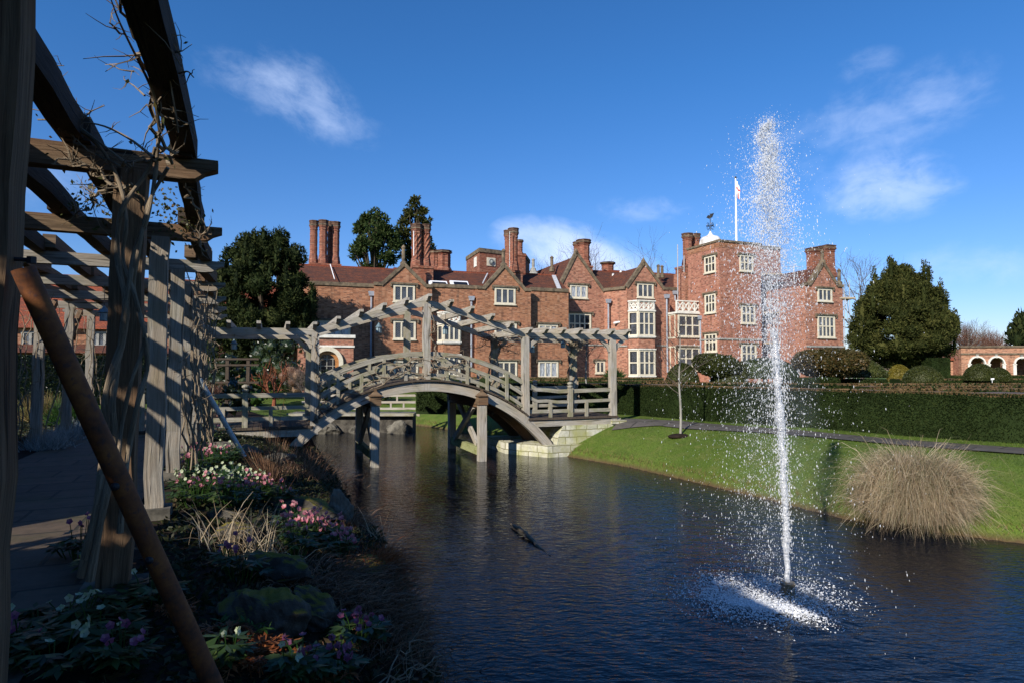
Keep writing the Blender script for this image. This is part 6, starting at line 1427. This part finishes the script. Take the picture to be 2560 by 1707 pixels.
p[2] = q[2] = z1 + .03; mb = MB(); mb.beam(p, q, .9, .26); mb.build('coping', 'roof_tile_red', wl)

# shrubs and trellis between the pergola and the yew
def shrub(x, y0, y1, rx, Y, label, mat, seed, per=420, L=.16, W=.05, name='evergreen_shrub', n=16):
    cx = at(x, 920, Y)[0]; z1 = at(x, y0, Y)[2]; w = rx * Y / F; g = np.random.default_rng(seed); mb = MB()
    crown(mb, [((cx + g.normal() * w * .5, Y + g.normal() * w * .4, .3 + (z1 - .6) * g.random()), w * (.38 + .15 * g.random()), (1, 1, .9)) for _ in range(n)], per, L, W, .2, .7)
    return tag(mb.build(name, mat), label, 'shrub')
shrub(620, 905, 1000, 62, 27, 'glossy dark evergreen shrub left of the red-barked tree', 'laurel', 1)
shrub(560, 868, 1000, 40, 26, 'dark evergreen bush behind the pergola roses', 'dark_shrub', 2)
shrub(745, 900, 1000, 40, 30, 'dull brown twiggy shrub against the porch side', 'dry_sedge', 3, 300, .16, .012)
shrub(700, 850, 1000, 60, 33, 'dark shrub mass under the yew behind the red-barked tree', 'dark_shrub', 4)
shrub(820, 930, 1010, 60, 30, 'low dark shrub below the porch behind the bridge', 'dark_shrub', 14)
shrub(920, 945, 1010, 60, 31, 'low evergreen bush behind the left half of the bridge railing', 'dark_shrub', 15)
shrub(590, 930, 1040, 34, 19, 'bushy climber foliage at the far end of the pergola', 'dark_shrub', 5)
shrub(500, 960, 1080, 26, 16, 'small mixed green shrub at the foot of the far pergola posts', 'laurel', 6, 500, .10, .03)
t = bare('red_bark_tree', at(685, 1000, 25.5) * (1, 1, 0), at(685, 868, 25.5)[2], .10, 77, 'small tree with bright orange-red bark left of the bridge', 'tree', 'red_bark', 4, .55, .15, None, .14, 3)
bare('bare_shrub', at(765, 1000, 27) * (1, 1, 0), at(765, 890, 27)[2], .05, 78, 'bare grey twiggy shrub beside the red-barked tree', 'shrub', 'twig', 5, .6, .15, None, .1, 4)
bare('bare_shrub', at(545, 1010, 21) * (1, 1, 0), at(545, 930, 21)[2], .04, 79, 'bare brown shrub beyond the last pergola post', 'shrub', 'twig_red', 5, .6, .15, None, .1, 4)
t = thing('trellis_frame', at(600, 1000, 23) * (1, 1, 0), 'grey timber post frame half hidden in the shrubs left of the bridge', 'trellis')
for x in (570, 622): mb = MB(); q = at(x, 898, 23); mb.beam((q[0], 23, 0), q, .12, .12, up=(0, 1, 0)); mb.build('post', 'bark', t)  # dark wood colour on this grey frame stands in for pergola shade
for y in (897, 912, 955): mb = MB(); a = at(540, y, 22.95); b_ = at(648, y, 22.95); mb.beam(a, b_, .08, .07); mb.build('rail', 'bark', t)
hedge(at(20, 900, 26)[:2], at(430, 900, 30)[:2], 1.2, 2.15, 'tall dark hedge behind the left side of the pergola', n=16000, L=.1, W=.03, mat='dark_shrub', topm='dark_shrub')
hedge(at(430, 900, 31)[:2], at(590, 900, 33)[:2], 1.2, 1.7, 'dark hedge continuing behind the pergola posts', n=6000, L=.1, W=.03, mat='dark_shrub', topm='dark_shrub')
for i, (x, y, w, lb) in enumerate(((145, 1102, .5, 'silver-leaved lavender clump by the left pergola post'), (190, 1085, .5, 'silver-leaved lavender clump edging the walk'), (222, 1075, .45, 'farther silver-leaved lavender clump by the walk'), (118, 1120, .45, 'nearest silver lavender clump half hidden by the dark post'))):
    p = gp(x, y, 0); n = 900; d = rdir(n); d[:, 2] = abs(d[:, 2]) + .3; mb = MB(); b0 = p + rng.normal(size=(n, 3)) * (.16, .16, 0.01); mb.blades(b0, b0 + d * np.array([w * .6, w * .6, .32]) * (.5 + .5 * rng.random((n, 1))), .0, .016, 2); tag(mb.build('lavender', 'silver_leaf'), lb, 'plant', 'silver border plants')
for i, (x, y, lb) in enumerate(((175, 1060, 'yellow-green bushy shrub behind the silver border'), (110, 1050, 'yellowish twiggy shrub at the far left behind the posts'))):
    p = gp(x, y, 0); n = 1500; d = rdir(n); d[:, 2] = abs(d[:, 2]) + .35; mb = MB(); b0 = p + rng.normal(size=(n, 3)) * (.2, .2, .02); mb.blades(b0, b0 + d * np.array([.6, .6, .75]) * (.5 + .5 * rng.random((n, 1))), 0, .02, 2); tag(mb.build('bushy_shrub', 'fern_green' if i == 0 else 'bank_straw'), lb, 'shrub')

# unseen yews and hedge added left of the walk, shading bed and paving
SUNV = np.array(_sd); GAPS = [(hit(x, y, 2.2), r_) for x, y, r_ in LIT] + [(at(x, y, Y), r_) for x, y, Y, r_ in LIT_AT]
for i, (s_, t_, z1, rr, lb) in enumerate(SHADERS):
    p = PG(s_, t_); t = thing('yew_tree', p, lb, 'tree'); g = np.random.default_rng(900 + i)
    bl = [((p[0] + g.normal() * rr * .45, p[1] + g.normal() * rr * .45, .5 + (z1 - .9) * g.random()), rr * .42, (1, 1, 1)) for _ in range(52)]
    mb = MB(); crown(mb, bl, 420, .30, .095, .3); V = mb.V; n_ = [len(v) // 4 for v in V]; Q = np.concatenate(V).reshape(-1, 4, 3); c = Q.mean(1); keep = np.ones(len(c), bool)
    for q, r_ in GAPS:
        w = c - q; al = w @ SUNV; dd = np.linalg.norm(w - al[:, None] * SUNV, axis=1); keep &= ~((dd < r_ * (.75 + .5 * g.random(len(c)))) & (al > 0))  # leaves dropped along sun rays so the chosen spots stay lit
    Q = Q[keep]; mb = MB(); mb.add(Q.reshape(-1, 3), np.arange(len(Q) * 4).reshape(-1, 4)); tr = MB(); tr.tube([p, p + (0, 0, z1 * .7)], [.25, .08], 8); tr.build('trunk', 'bark', t); mb.build('crown', 'yew_leaf', t)
hedge(PG(.2, -5.6)[:2], PG(11.5, -5.6)[:2], .9, 3.2, 'tall unseen hedge added left of the walk to shade the paving', n=9000, L=.1, W=.03, mat='dark_shrub', topm='dark_shrub')  # hedge added out of view to keep the walk shaded

# ------------------------------------------------------------------ the near bed
def bp(x, y):
    z = -.1
    for _ in range(6): p = gp(x, y, z); z = .5 * z + .5 * tz(p[0], p[1])
    p = gp(x, y, z); return np.array([p[0], p[1], tz(p[0], p[1])])
def hellebore(x, y, label, petal, w=.35, nl=34, nf=22, seed=0, h=.30):
    c = bp(x, y); g = np.random.default_rng(seed); t = thing('hellebore', c, label, 'flower clump', 'hellebores in the waterside bed')
    lf = MB(); st = MB()
    for i in range(nl):
        a = g.random() * 6.28; d = w * math.sqrt(g.random()); p = c + np.array([math.cos(a) * d * .6, math.sin(a) * d * .6, 0]); p[2] = tz(p[0], p[1]); q = c + np.array([math.cos(a) * d, math.sin(a) * d, 0]); q[2] = tz(q[0], q[1]) + h * (.35 + .45 * g.random()); st.tube([p, q], .004, 3)
        k = 6; an = a + np.linspace(-1.5, 1.5, k); A = np.stack([np.cos(an), np.sin(an), np.full(k, -.12) + g.normal(size=k) * .15], 1); Bv = np.cross(A, [0, 0, 1.]) + g.normal(size=(k, 3)) * .2; Bv /= np.linalg.norm(Bv, axis=1)[:, None]
        lf.leaves(np.tile(q, (k, 1)), A * (.085 + .04 * g.random()), Bv * .020)
    for i in range(nf):
        a = g.random() * 6.28; d = w * .95 * math.sqrt(g.random()); p = c + np.array([math.cos(a) * d * .5, math.sin(a) * d * .5, 0]); p[2] = tz(p[0], p[1]); q = c + np.array([math.cos(a) * d, math.sin(a) * d, 0]); q[2] = tz(q[0], q[1]) + h * (.75 + .45 * g.random()); st.tube([p, (p + q) / 2 + (0, 0, .04), q], .0035, 3)
        n_ = unit(np.array([g.normal() * .6 + .1, -.5 + g.normal() * .6, .35 + g.normal() * .4])); x_ = unit(np.cross(n_, [.3, .2, 1.])); y_ = np.cross(n_, x_); k = 5; an = np.arange(k) * 1.2566 + g.random(); R_ = .021 + .009 * g.random()
        A = (np.cos(an)[:, None] * x_ + np.sin(an)[:, None] * y_) * R_ + n_ * R_ * .35; Bv = np.cross(A, n_); Bv = Bv / np.linalg.norm(Bv, axis=1)[:, None] * R_ * .62; fl = MB(); fl.leaves(np.tile(q, (k, 1)), A, Bv); fl.build('flower', petal, t)
    lf.build('leaves', 'hellebore_leaf', t); st.build('stems', 'fern_green', t)
HB = [(512, 1168, 'pink hellebores at the foot of the grey metal prop', 'petal_pink', .40, 34, 34), (560, 1150, 'pale green and white flowers below the bridge landing by the prop', 'petal_white', .35, 34, 20), (545, 1100, 'white-flowered clump under the left landing of the bridge', 'petal_white', .35, 24, 18), (520, 1105, 'deep pink flowers behind the metal prop', 'petal_pink', .35, 20, 20),
      (470, 1190, 'pink hellebores beside the third pergola post', 'petal_pink', .30, 26, 26), (475, 1240, 'cream hellebores at the foot of the second pergola post', 'petal_white', .24, 20, 18), (490, 1262, 'pink hellebores just right of the second pergola post', 'petal_pink', .26, 24, 22),
      (555, 1240, 'drift of white hellebores with broad pale flowers', 'petal_white', .28, 30, 26), (610, 1230, 'brightest white hellebores in the middle of the bed', 'petal_white', .30, 36, 34), (595, 1265, 'pink and white hellebores below the white drift', 'petal_pink', .28, 30, 24), (650, 1250, 'pink hellebores at the end of the white drift towards the water', 'petal_pink', .26, 30, 24), (690, 1262, 'pink-flowered clump beside the flat mossy rock', 'petal_pink', .22, 26, 16),
      (770, 1355, 'large sunlit pink hellebores on the bank edge', 'petal_pink', .30, 40, 46), (818, 1360, 'pink hellebores leaning over the water', 'petal_pink', .22, 28, 28), (850, 1400, 'pale pink hellebores nearest the brown sedge', 'petal_pink', .17, 24, 20), (735, 1385, 'pink hellebores above the moss-covered rock', 'petal_pink', .18, 24, 16),
      (600, 1450, 'few shaded purple flowers beside the mossy boulder', 'petal_purple', .2, 20, 9), (905, 1610, 'purple-pink hellebores by the water in the foreground', 'petal_purple', .17, 22, 18), (845, 1690, 'bright pink-purple hellebores at the bottom edge', 'petal_purple', .14, 22, 15), (760, 1690, 'white and purple hellebore flowers at the bottom edge', 'petal_purple', .13, 22, 11), (725, 1700, 'pale cream hellebore at the bottom of the picture', 'petal_white', .08, 12, 5), (570, 1660, 'single pale pink hellebore by the bronze ferns', 'petal_white', .08, 12, 3),
      (110, 1590, 'white hellebores in deep shade at the lower left', 'petal_white', .24, 26, 5), (185, 1570, 'shaded white hellebores beside the walk edge', 'petal_white', .2, 26, 4), (250, 1600, 'shaded white flowers in front of the vine-wrapped post', 'petal_white', .24, 26, 5), (130, 1690, 'white hellebores in the bottom left corner', 'petal_white', .2, 22, 4), (60, 1640, 'dim purple hellebores at the far lower left', 'petal_purple', .13, 22, 8), (300, 1660, 'dim purple hellebores left of the rusty pole foot', 'petal_purple', .15, 24, 8), (200, 1400, 'dark hellebore leaves beside the flagstones', 'petal_purple', .2, 26, 5), (250, 1440, 'pale hellebores at the stone foot of the vine-wrapped post', 'petal_white', .18, 24, 9), (375, 1500, 'pale shaded flowers right of the vine-wrapped post', 'petal_white', .2, 26, 9)]
for i, (x, y, lb, pm, w, nl, nf) in enumerate(HB): hellebore(x, y, lb, pm, w, nl, nf, 300 + i, .30 if y < 1500 else .19)
# bronze bracken, sedges, ferns, dry stems
def tuft(x, y, label, mat, n, w, h, wd, seed, name, cat, sag=.1, lean=(0, 0, 0), seg=3, spread=.4, group=None, up=.3):
    c = bp(x, y); g = np.random.default_rng(seed); b0 = c + g.normal(size=(n, 3)) * np.array([w * spread, w * spread, 0]); b0[:, 2] = terrain(b0[:, :2]) - .02
    b0[:, 2] = np.maximum(b0[:, 2], WZ - .05)
    d = g.normal(size=(n, 3)); d /= np.linalg.norm(d, axis=1)[:, None]; d[:, 2] = abs(d[:, 2]) + up; d += np.array(lean); tip = b0 + d * np.array([w, w, h]) * (.4 + .7 * g.random((n, 1)))
    mb = MB(); mb.blades(b0, tip, sag * (.5 + g.random(n)), wd, seg); return tag(mb.build(name, mat), label, cat, group)
def fronds(x, y, label, mat, n, L, seed, droop=.5, cat='fern'):
    c = bp(x, y); g = np.random.default_rng(seed); mb = MB()
    for i in range(n):
        a = g.random() * 6.28; d = np.array([math.cos(a), math.sin(a), 0]); l = L * (.6 + .6 * g.random()); p = c + g.normal(size=3) * (.06, .06, 0); pts = np.array([p + d * l * u * .8 + np.array([0, 0, l * (.75 * u - droop * 1.3 * u * u) + .03]) for u in np.linspace(0, 1, 16)]); mb.tube(pts[::3], .0035, 3)
        sd = np.cross(d, [0, 0, 1.])
        for s_ in (-1, 1):
            A = sd * s_ * .5 + d * .45 + g.normal(size=(15, 3)) * .22; k = np.sin(np.linspace(.35, 3.0, 15))[:, None] * l * .34; mb.leaves(pts[1:], A * k, np.cross(A, [0, 0, 1.]) * k * .16)
    return tag(mb.build('fern', mat), label, cat)
fronds(530, 1200, 'feathery green fern behind the white hellebores', 'fern_green', 26, .38, 1); fronds(590, 1190, 'fresh green fern spreading towards the water', 'fern_green', 24, .38, 2); fronds(445, 1215, 'small green fern beside the pergola post', 'fern_green', 12, .3, 3)
fronds(545, 1590, 'upright rusty-brown bracken in the foreground', 'bracken', 10, .22, 4, .75); fronds(630, 1640, 'widest clump of rusty bracken in the foreground', 'bracken', 20, .26, 5, .8); fronds(690, 1640, 'rusty bracken nearest the dark rock', 'bracken', 14, .2, 6, .8); fronds(600, 1660, 'crumpled rusty bracken at the bottom edge', 'bracken', 14, .2, 7, .8); fronds(590, 1600, 'green fern fronds among the rusty bracken', 'fern_green', 5, .22, 8); fronds(800, 1700, 'rusty bracken at the bottom edge by the purple flowers', 'bracken', 9, .18, 9, .8); fronds(395, 1540, 'single bent bracken stalk behind the rusty pole', 'bracken', 4, .3, 10, .9)
tuft(672, 1215, 'pinkish bare upright stems of a twiggy shrub', 'dry_sedge', 260, .42, .75, .010, 11, 'twiggy_shrub', 'shrub', 0, (0, 0, .3), 2, .18); tuft(760, 1190, 'dark reddish twigs over the water edge', 'dry_sedge', 300, .55, .5, .009, 12, 'twiggy_shrub', 'shrub', .1, (.1, 0, .1), 3, .5); tuft(800, 1150, 'brown twiggy growth at the water below the arch foot', 'dry_sedge', 260, .6, .4, .010, 13, 'twiggy_shrub', 'shrub', .1, (.2, 0, 0), 3, .6)
tuft(610, 1380, 'dry tan grass stems bent over in the bed', 'dry_grass', 70, .42, .42, .010, 14, 'dry_stems', 'dry plant', .12); tuft(560, 1360, 'taller dry stems left of the mossy boulder', 'dry_grass', 34, .34, .55, .009, 15, 'dry_stems', 'dry plant', .1); tuft(680, 1400, 'straw-coloured stems above the mossy boulder', 'dry_grass', 40, .34, .34, .008, 16, 'dry_stems', 'dry plant', .1)
tuft(900, 1440, 'red-brown sedge drooping over the bank', 'dry_sedge', 900, .42, .18, .010, 17, 'drooping_sedge', 'sedge', .12, (.35, .1, -.35), 4, .5); tuft(960, 1420, 'red-brown sedge hanging down to the water', 'bracken', 800, .36, .3, .009, 18, 'drooping_sedge', 'sedge', .15, (.25, .1, -.25), 4, .4); tuft(985, 1530, 'dark brown sedge trailing in the water', 'dry_sedge', 900, .4, .2, .009, 19, 'drooping_sedge', 'sedge', .12, (.35, 0, -.4), 4, .6); tuft(830, 1470, 'flattened brown sedge on the shaded bank', 'dry_sedge', 600, .4, .12, .010, 20, 'drooping_sedge', 'sedge', .1, (.3, -.1, -.2), 4, .6); tuft(985, 1620, 'brown twigs at the water in the foreground', 'dry_sedge', 420, .3, .14, .006, 21, 'drooping_sedge', 'sedge', .08, (.3, 0, -.1), 4, .6)
tuft(870, 1310, 'tufts of sedge on the rocks at the bend of the bank', 'dry_sedge', 260, .3, .22, .009, 22, 'drooping_sedge', 'sedge', .1, (.3, 0, 0)); tuft(940, 1340, 'thin dry stems standing at the water edge', 'dry_grass', 34, .3, .42, .006, 23, 'dry_stems', 'dry plant', .05)
t = thing('bare_twig', bp(985, 1690), 'thin bare twig reaching over the water at the bottom edge', 'twig'); mb = MB(); g = np.random.default_rng(5)
for i in range(3): pts = wander(at(930 + 20 * i, 1720, 3.4), at(1085 + 15 * i, 1600 + 40 * i, 3.9), 16, .02, 90 + i); mb.tube(pts, np.linspace(.006, .002, 16), 4); twigs(mb, pts, 10, .14, .002, 95 + i)
mb.build('twigs', 'vine', t)
# rocks
for i, (x, y, r_, sc, lb, mt) in enumerate(((768, 1290, .52, (1.2, .8, .8), 'large dark mossy boulder at the bend of the bank', 'mossy_rock'), (700, 1262, .34, (1.4, .8, .5), 'flat mossy slab behind the dark boulder', 'mossy_rock'), (845, 1300, .38, (.7, .7, 1.3), 'upright dark rock standing in the water edge', 'rock'), (690, 1440, .36, (1.25, .8, .75), 'boulder capped with golden moss in the middle of the bed', 'mossy_rock'), (600, 1345, .3, (1.2, .8, .7), 'small mossy stone among the dry stems', 'mossy_rock'), (660, 1560, .36, (1.2, .9, 1.0), 'big shaded rock face in the foreground', 'mossy_rock'), (780, 1560, .3, (1, .9, 1), 'dark shaded rock beside the foreground bracken', 'mossy_rock'), (910, 1430, .34, (1.1, .9, .6), 'mossy rock under the drooping sedge', 'mossy_rock'), (560, 1118, .35, (1.3, .8, .6), 'pale stone under the bridge landing', 'rock'), (620, 1130, .35, (1.2, .8, .6), 'pale mossy stone beside the arch foot', 'rock'), (690, 1150, .38, (1.2, .8, .6), 'low stone at the water behind the bare twigs', 'rock'), (560, 1290, .22, (1.4, .8, .5), 'small shaded stone below the hellebores', 'mossy_rock'))):
    c = bp(x, y); mb = MB(); r_ *= .62; mb.rock(c + (0, 0, r_ * sc[2] * .15), r_, sc, 70 + i); tag(mb.build('rock', mt), lb, 'rock', 'rocks along the near bank')
# ground cover over the soil of the bed
n = 26000; s_ = -4.2 + 16 * rng.random(n); t_ = .1 + 2.9 * rng.random(n); p = P1 + PD * s_[:, None] + PE * t_[:, None]; dd, sd, ins = moat(p[:, :2]); p = p[(~ins) & (sd == 0)]; p[:, 2] = terrain(p[:, :2]); n = len(p)
a = rdir(n); a[:, 2] = abs(a[:, 2]) * .6; b = np.cross(a, rdir(n)); b /= np.linalg.norm(b, axis=1)[:, None]; mb = MB(); mb.leaves(p, a * (.05 + .07 * rng.random((n, 1))), b * (.010 + .012 * rng.random((n, 1)))); o = tag(mb.build('ground_cover', 'ground_leaf'), kind='stuff'); o['label'] = 'low leaves and litter covering the soil of the near bed'
n = 7000; s_ = 4 + 14 * rng.random(n); t_ = -3.4 - 3.5 * rng.random(n); p = P1 + PD * s_[:, None] + PE * t_[:, None]; a = rdir(n); a[:, 2] = abs(a[:, 2]) * .6; b = np.cross(a, rdir(n)); b /= np.linalg.norm(b, axis=1)[:, None]; mb = MB(); mb.leaves(p, a * .11, b * .022); o = tag(mb.build('ground_cover', 'ground_leaf'), kind='stuff'); o['label'] = 'leafy ground cover left of the walk'
# grass blades on the lawn, with straw along the waterline
n = 150000; x = 1.0 + 11 * rng.random(n); y = 8.0 + 11.5 * rng.random(n); P2 = np.stack([x, y], 1); dd, sd, ins = moat(P2); k = (~ins) & (sd == 1) & (dd < 6.5) & (abs(x / y) < .9)
for a, b in zip(near[:-1], near[1:]):
    m_ = (np.array(a) + np.array(b))[:2] / 2
for a, b, c_, e_ in zip(near[:-1], near[1:], fary[1:], fary[:-1]):
    q4 = np.array([a[:2], b[:2], c_[:2], e_[:2]]); inq = np.ones(len(P2), bool); sg = 0
    for i in range(4):
        v = q4[(i + 1) % 4] - q4[i]; cr = v[0] * (P2[:, 1] - q4[i][1]) - v[1] * (P2[:, 0] - q4[i][0]); inq &= cr > 0
    k &= ~inq
P2 = P2[k]; z = terrain(P2); b0 = np.column_stack([P2, z - .004]); n = len(b0); d = rdir(n) * .022; d[:, 2] = .018 + .022 * rng.random(n); mb = MB(); mb.blades(b0, b0 + d, 0, .008, 1)
o = tag(mb.build('lawn_grass', 'grass_blade'), kind='stuff'); o['label'] = 'short green grass of the moat-side lawn'
ii = []; E = np.array(R_EDGE); 
for a, b in zip(E[:-1], E[1:]):
    L = np.linalg.norm(b - a); m_ = int(L * 130); nrm = np.array([-(b - a)[1], (b - a)[0]]) / L; u = rng.random((m_, 1)); ii.append(a + (b - a) * u + nrm * (rng.normal(size=(m_, 1)) * .07 + .06))
P2 = np.concatenate(ii); n = len(P2); b0 = np.column_stack([P2, np.maximum(terrain(P2), WZ) - .01]); d = rdir(n) * .07; d[:, 2] = .05 + .07 * rng.random(n); mb = MB(); mb.blades(b0, b0 + d, 0, .010, 2); o = tag(mb.build('bank_grass', 'bank_straw'), kind='stuff'); o['label'] = 'straw-coloured grass fringe along the waterline'
# ornamental grass
q = hit(2288, 1290); c = np.array([q[0], q[1], tz(q[0], q[1]) - .02]); n = 19000; d = rdir(n); d[:, 2] = abs(d[:, 2]); d += rng.normal(size=(n, 3)) * .27; d[:, 2] = d[:, 2] * .80 + .10; b0 = c + rng.normal(size=(n, 3)) * (.24, .18, .02)
hz = np.hypot(d[:, 0], d[:, 1]); tip = b0 + d * np.array([.80, .74, 1.04]) * (.64 + .34 * rng.random((n, 1))); mb = MB(); mb.blades(b0, tip, (.30 + .70 * hz) * (.3 + 1.0 * rng.random(n)), .0075, 5, np.zeros(len(tip) * 5, int)); k5 = rng.random(n) < .28; mb.M[-1] = np.tile(k5.astype(int), 5)
ks = n // 5; kk = rng.random(ks) * 6.28; b1 = c + np.stack([np.cos(kk) * .45, np.sin(kk) * .4, np.full(ks, .42)], 1) + rng.normal(size=(ks, 3)) * .16; t1 = b1 + (np.stack([np.cos(kk) * .5, np.sin(kk) * .42, np.full(ks, -.30)], 1) + rng.normal(size=(ks, 3)) * .22) * (.5 + .4 * rng.random((ks, 1))); mb.blades(b1, t1, .15, .006, 3)
tag(mb.build('tussock_grass', ['dry_grass', 'dry_green']), 'big straw-coloured grass tussock at the edge of the water', 'ornamental grass')
# driftwood
a = gp(1278, 1310, WZ + .03); b_ = gp(1376, 1384, WZ + .02); mb = MB(); g = np.random.default_rng(4); pts = [a + (b_ - a) * u + np.array([0, 0, .03 * math.sin(u * 5)]) + g.normal(size=3) * .006 for u in np.linspace(0, 1, 14)]; mb.tube(pts, np.array([.02, .035, .05, .055, .05, .05, .055, .05, .04, .045, .035, .03, .02, .012]) * .62, 8); tag(mb.build('floating_log', 'driftwood', smooth=True), 'dark floating branch lying in the open water', 'log')

# ================================================================== THE FOUNTAIN
fo = thing('fountain', (FX, FY, WZ), 'tall single-jet fountain throwing white spray from the moat', 'fountain')
mb = MB(); mb.lathe((FX, FY, WZ), [(.16, -.2), (.15, -.02), (.075, .02), (.07, .13), (.082, .14), (.082, .165), (.05, .17)], 16); mb.build('nozzle', 'nozzle', fo)
mb = MB(); pts = []; rr = []
for k in range(40):
    u = k / 39; z = .16 + 2.9 * u; pts.append((FX - .012 * z * z + .006 * rng.normal(), FY + .004 * rng.normal(), WZ + z)); rr.append((.029 + .008 * math.sin(u * 22) * u + .009 * rng.normal() * u + .010 * u) * (1 if u < .8 else 1 - (u - .8) * 2.2))
mb.tube(pts, rr, 12); mb.build('jet', 'jet_water', fo, smooth=True)
def drops(P_, V_, r_, mb, m=0):
    n = len(P_); sp = np.linalg.norm(V_, axis=1)[:, None]; dv = V_ / np.maximum(sp, 1e-6); st = 1 + np.clip(sp * .5, 0, 2.2)
    s1 = np.cross(dv, np.array([.31, .93, .2])); s1 /= np.linalg.norm(s1, axis=1)[:, None]; s2 = np.cross(dv, s1); r_ = r_[:, None]
    V = np.stack([P_ + dv * r_ * st, P_ + s1 * r_, P_ + s2 * r_, P_ - s1 * r_, P_ - s2 * r_, P_ - dv * r_ * st], 1).reshape(-1, 3)
    f = np.array([[0, 1, 2], [0, 2, 3], [0, 3, 4], [0, 4, 1], [5, 2, 1], [5, 3, 2], [5, 4, 3], [5, 1, 4]]); F_ = (np.arange(n)[:, None, None] * 6 + f).reshape(-1, 3); mb.add(V, F_, None, m)
HT = at(1950, 293, FY)[2] - WZ; v0 = math.sqrt(2 * 9.81 * HT)
n = 26000; T = 2 * v0 / 9.81; tau = T * (rng.random(n)); g_ = rng.random(n); tau = np.where(tau < .32 * T, .32 * T + rng.random(n) * .68 * T, tau)
vs = v0 * (1 - np.abs(rng.normal(size=n)) * .075); lat = rng.normal(size=(n, 2)) * np.where(g_ < .45, .12, .32)[:, None]; wind = np.column_stack([-.10 - .06 * rng.random(n), -.03 + .05 * rng.normal(size=n)])
late = np.clip(tau - .55 * T / 2, 0, None)
Pz = vs * tau - 4.905 * tau ** 2; xy = lat * np.clip(tau - .36 * T, 0, None)[:, None] * 1.35 + wind * np.clip(tau - .3 * T, 0, None)[:, None] * 1.5
P_ = np.column_stack([FX + xy[:, 0] - .012 * np.minimum(Pz, 3) ** 2 * .6, FY + xy[:, 1], WZ + Pz]); Vv = np.column_stack([lat + wind, vs - 9.81 * tau]); k = (Pz > .03)
# clump the drops as torn sheets of water
cl = rng.random((420, 1)) ; P_ += .035 * np.sin(P_[:, [1, 2, 0]] * 23 + np.array([0, 1.7, 3.1])) 
P_ += rng.normal(size=(n, 3)) * np.clip((HT - Pz) * .07, .025, .07)[:, None] * (1, 1, .4); r_ = .0016 + .0042 * rng.random(n) ** 5
mb = MB(); drops(P_[k], Vv[k], r_[k], mb); o = mb.build('spray', 'spray', fo); o['kind'] = 'stuff'
n = 3600; z = .5 + 2.9 * rng.random(n); P_ = np.column_stack([FX - .012 * np.minimum(z, 3) ** 2 + rng.normal(size=n) * (.014 + .016 * z), FY + rng.normal(size=n) * (.014 + .016 * z), WZ + z]); mb = MB(); drops(P_, np.tile([0, 0, 5.], (n, 1)) + rng.normal(size=(n, 3)) * .3, .0022 + .004 * rng.random(n) ** 2, mb); o = mb.build('jet_droplets', 'spray', fo); o['kind'] = 'stuff'
n = 12000; u = rng.random(n); z = HT * (.56 + .435 * u ** .8); wdt = .05 + .36 * (1 - (z / HT - .56) / .44) ** .8; P_ = np.column_stack([FX - .05 - .035 * (z - 2.5) + rng.normal(size=n) * wdt * .55, FY + rng.normal(size=n) * wdt * .55, WZ + z]); P_ += .05 * np.sin(P_[:, [2, 0, 1]] * 17); mb = MB(); drops(P_, np.tile([0, 0, 1.5], (n, 1)) + rng.normal(size=(n, 3)) * .5, .0020 + .0060 * rng.random(n) ** 4, mb); o = mb.build('plume', 'spray', fo); o['kind'] = 'stuff'
n = 13000; a = rng.random(n) * 6.28; d = np.abs(.46 + .22 * rng.normal(size=n)); P_ = np.column_stack([FX - .30 + np.cos(a) * d * 1.12, FY - .08 + np.sin(a) * d, WZ + .03 * np.abs(rng.normal(size=n))]); j = rng.random(n) < .16; P_[j, 2] += np.abs(rng.normal(size=j.sum())) * .10; P_ += .05 * np.sin(P_[:, [1, 0, 2]] * 11) * (1, 1, 0); w_ = rng.random(n) < (.42 + .5 * (np.cos(a - 3.6) > -.1)); P_ = P_[w_]; n = len(P_); mb = MB(); drops(P_, rng.normal(size=(n, 3)) * (.8, .8, .3), .003 + .008 * rng.random(n) ** 3, mb); o = mb.build('foam', 'spray', fo); o['kind'] = 'stuff'
n = 2600; a = rng.random(n) * 6.28; d = .35 * np.sqrt(rng.random(n)); t_ = rng.normal(size=n) * .5; P_ = np.column_stack([FX - .42 + t_ * .42 + np.cos(a) * d * .4, FY - .36 - .20 * t_ + np.sin(a) * d * .4, WZ + .02 + .03 * rng.random(n)]); drops_mb = MB(); drops(P_, rng.normal(size=(n, 3)) * (.8, .8, .2), .004 + .009 * rng.random(n) ** 2, drops_mb); o = drops_mb.build('foam', 'spray', fo); o['kind'] = 'stuff'
mb = MB(); mb.lathe((FX - .18, FY, WZ), [(.75, .02), (.85, .4), (.62, 1.8), (.48, 3.0), (.30, 4.2), (.10, 5.1), (0.0, 5.3)], 20); o = mb.build('mist', 'mist', fo, smooth=True); o['kind'] = 'stuff'
mb = MB(); mb.lathe((FX - .07, FY, WZ), [(.10, 2.3), (.24, 2.9), (.27, 3.5), (.20, 4.2), (.10, 4.9), (.05, 5.3), (0.0, 5.42)], 20); o = mb.build('plume_mist', 'plume_mist', fo, smooth=True); o['kind'] = 'stuff'
mb = MB(); mb.lathe((FX - .34, FY - .12, WZ), [(.62, .012), (.66, .06), (.45, .16), (.15, .24), (0, .26)], 24); o = mb.build('splash_mist', 'splash_mist', fo, smooth=True); o['kind'] = 'stuff'
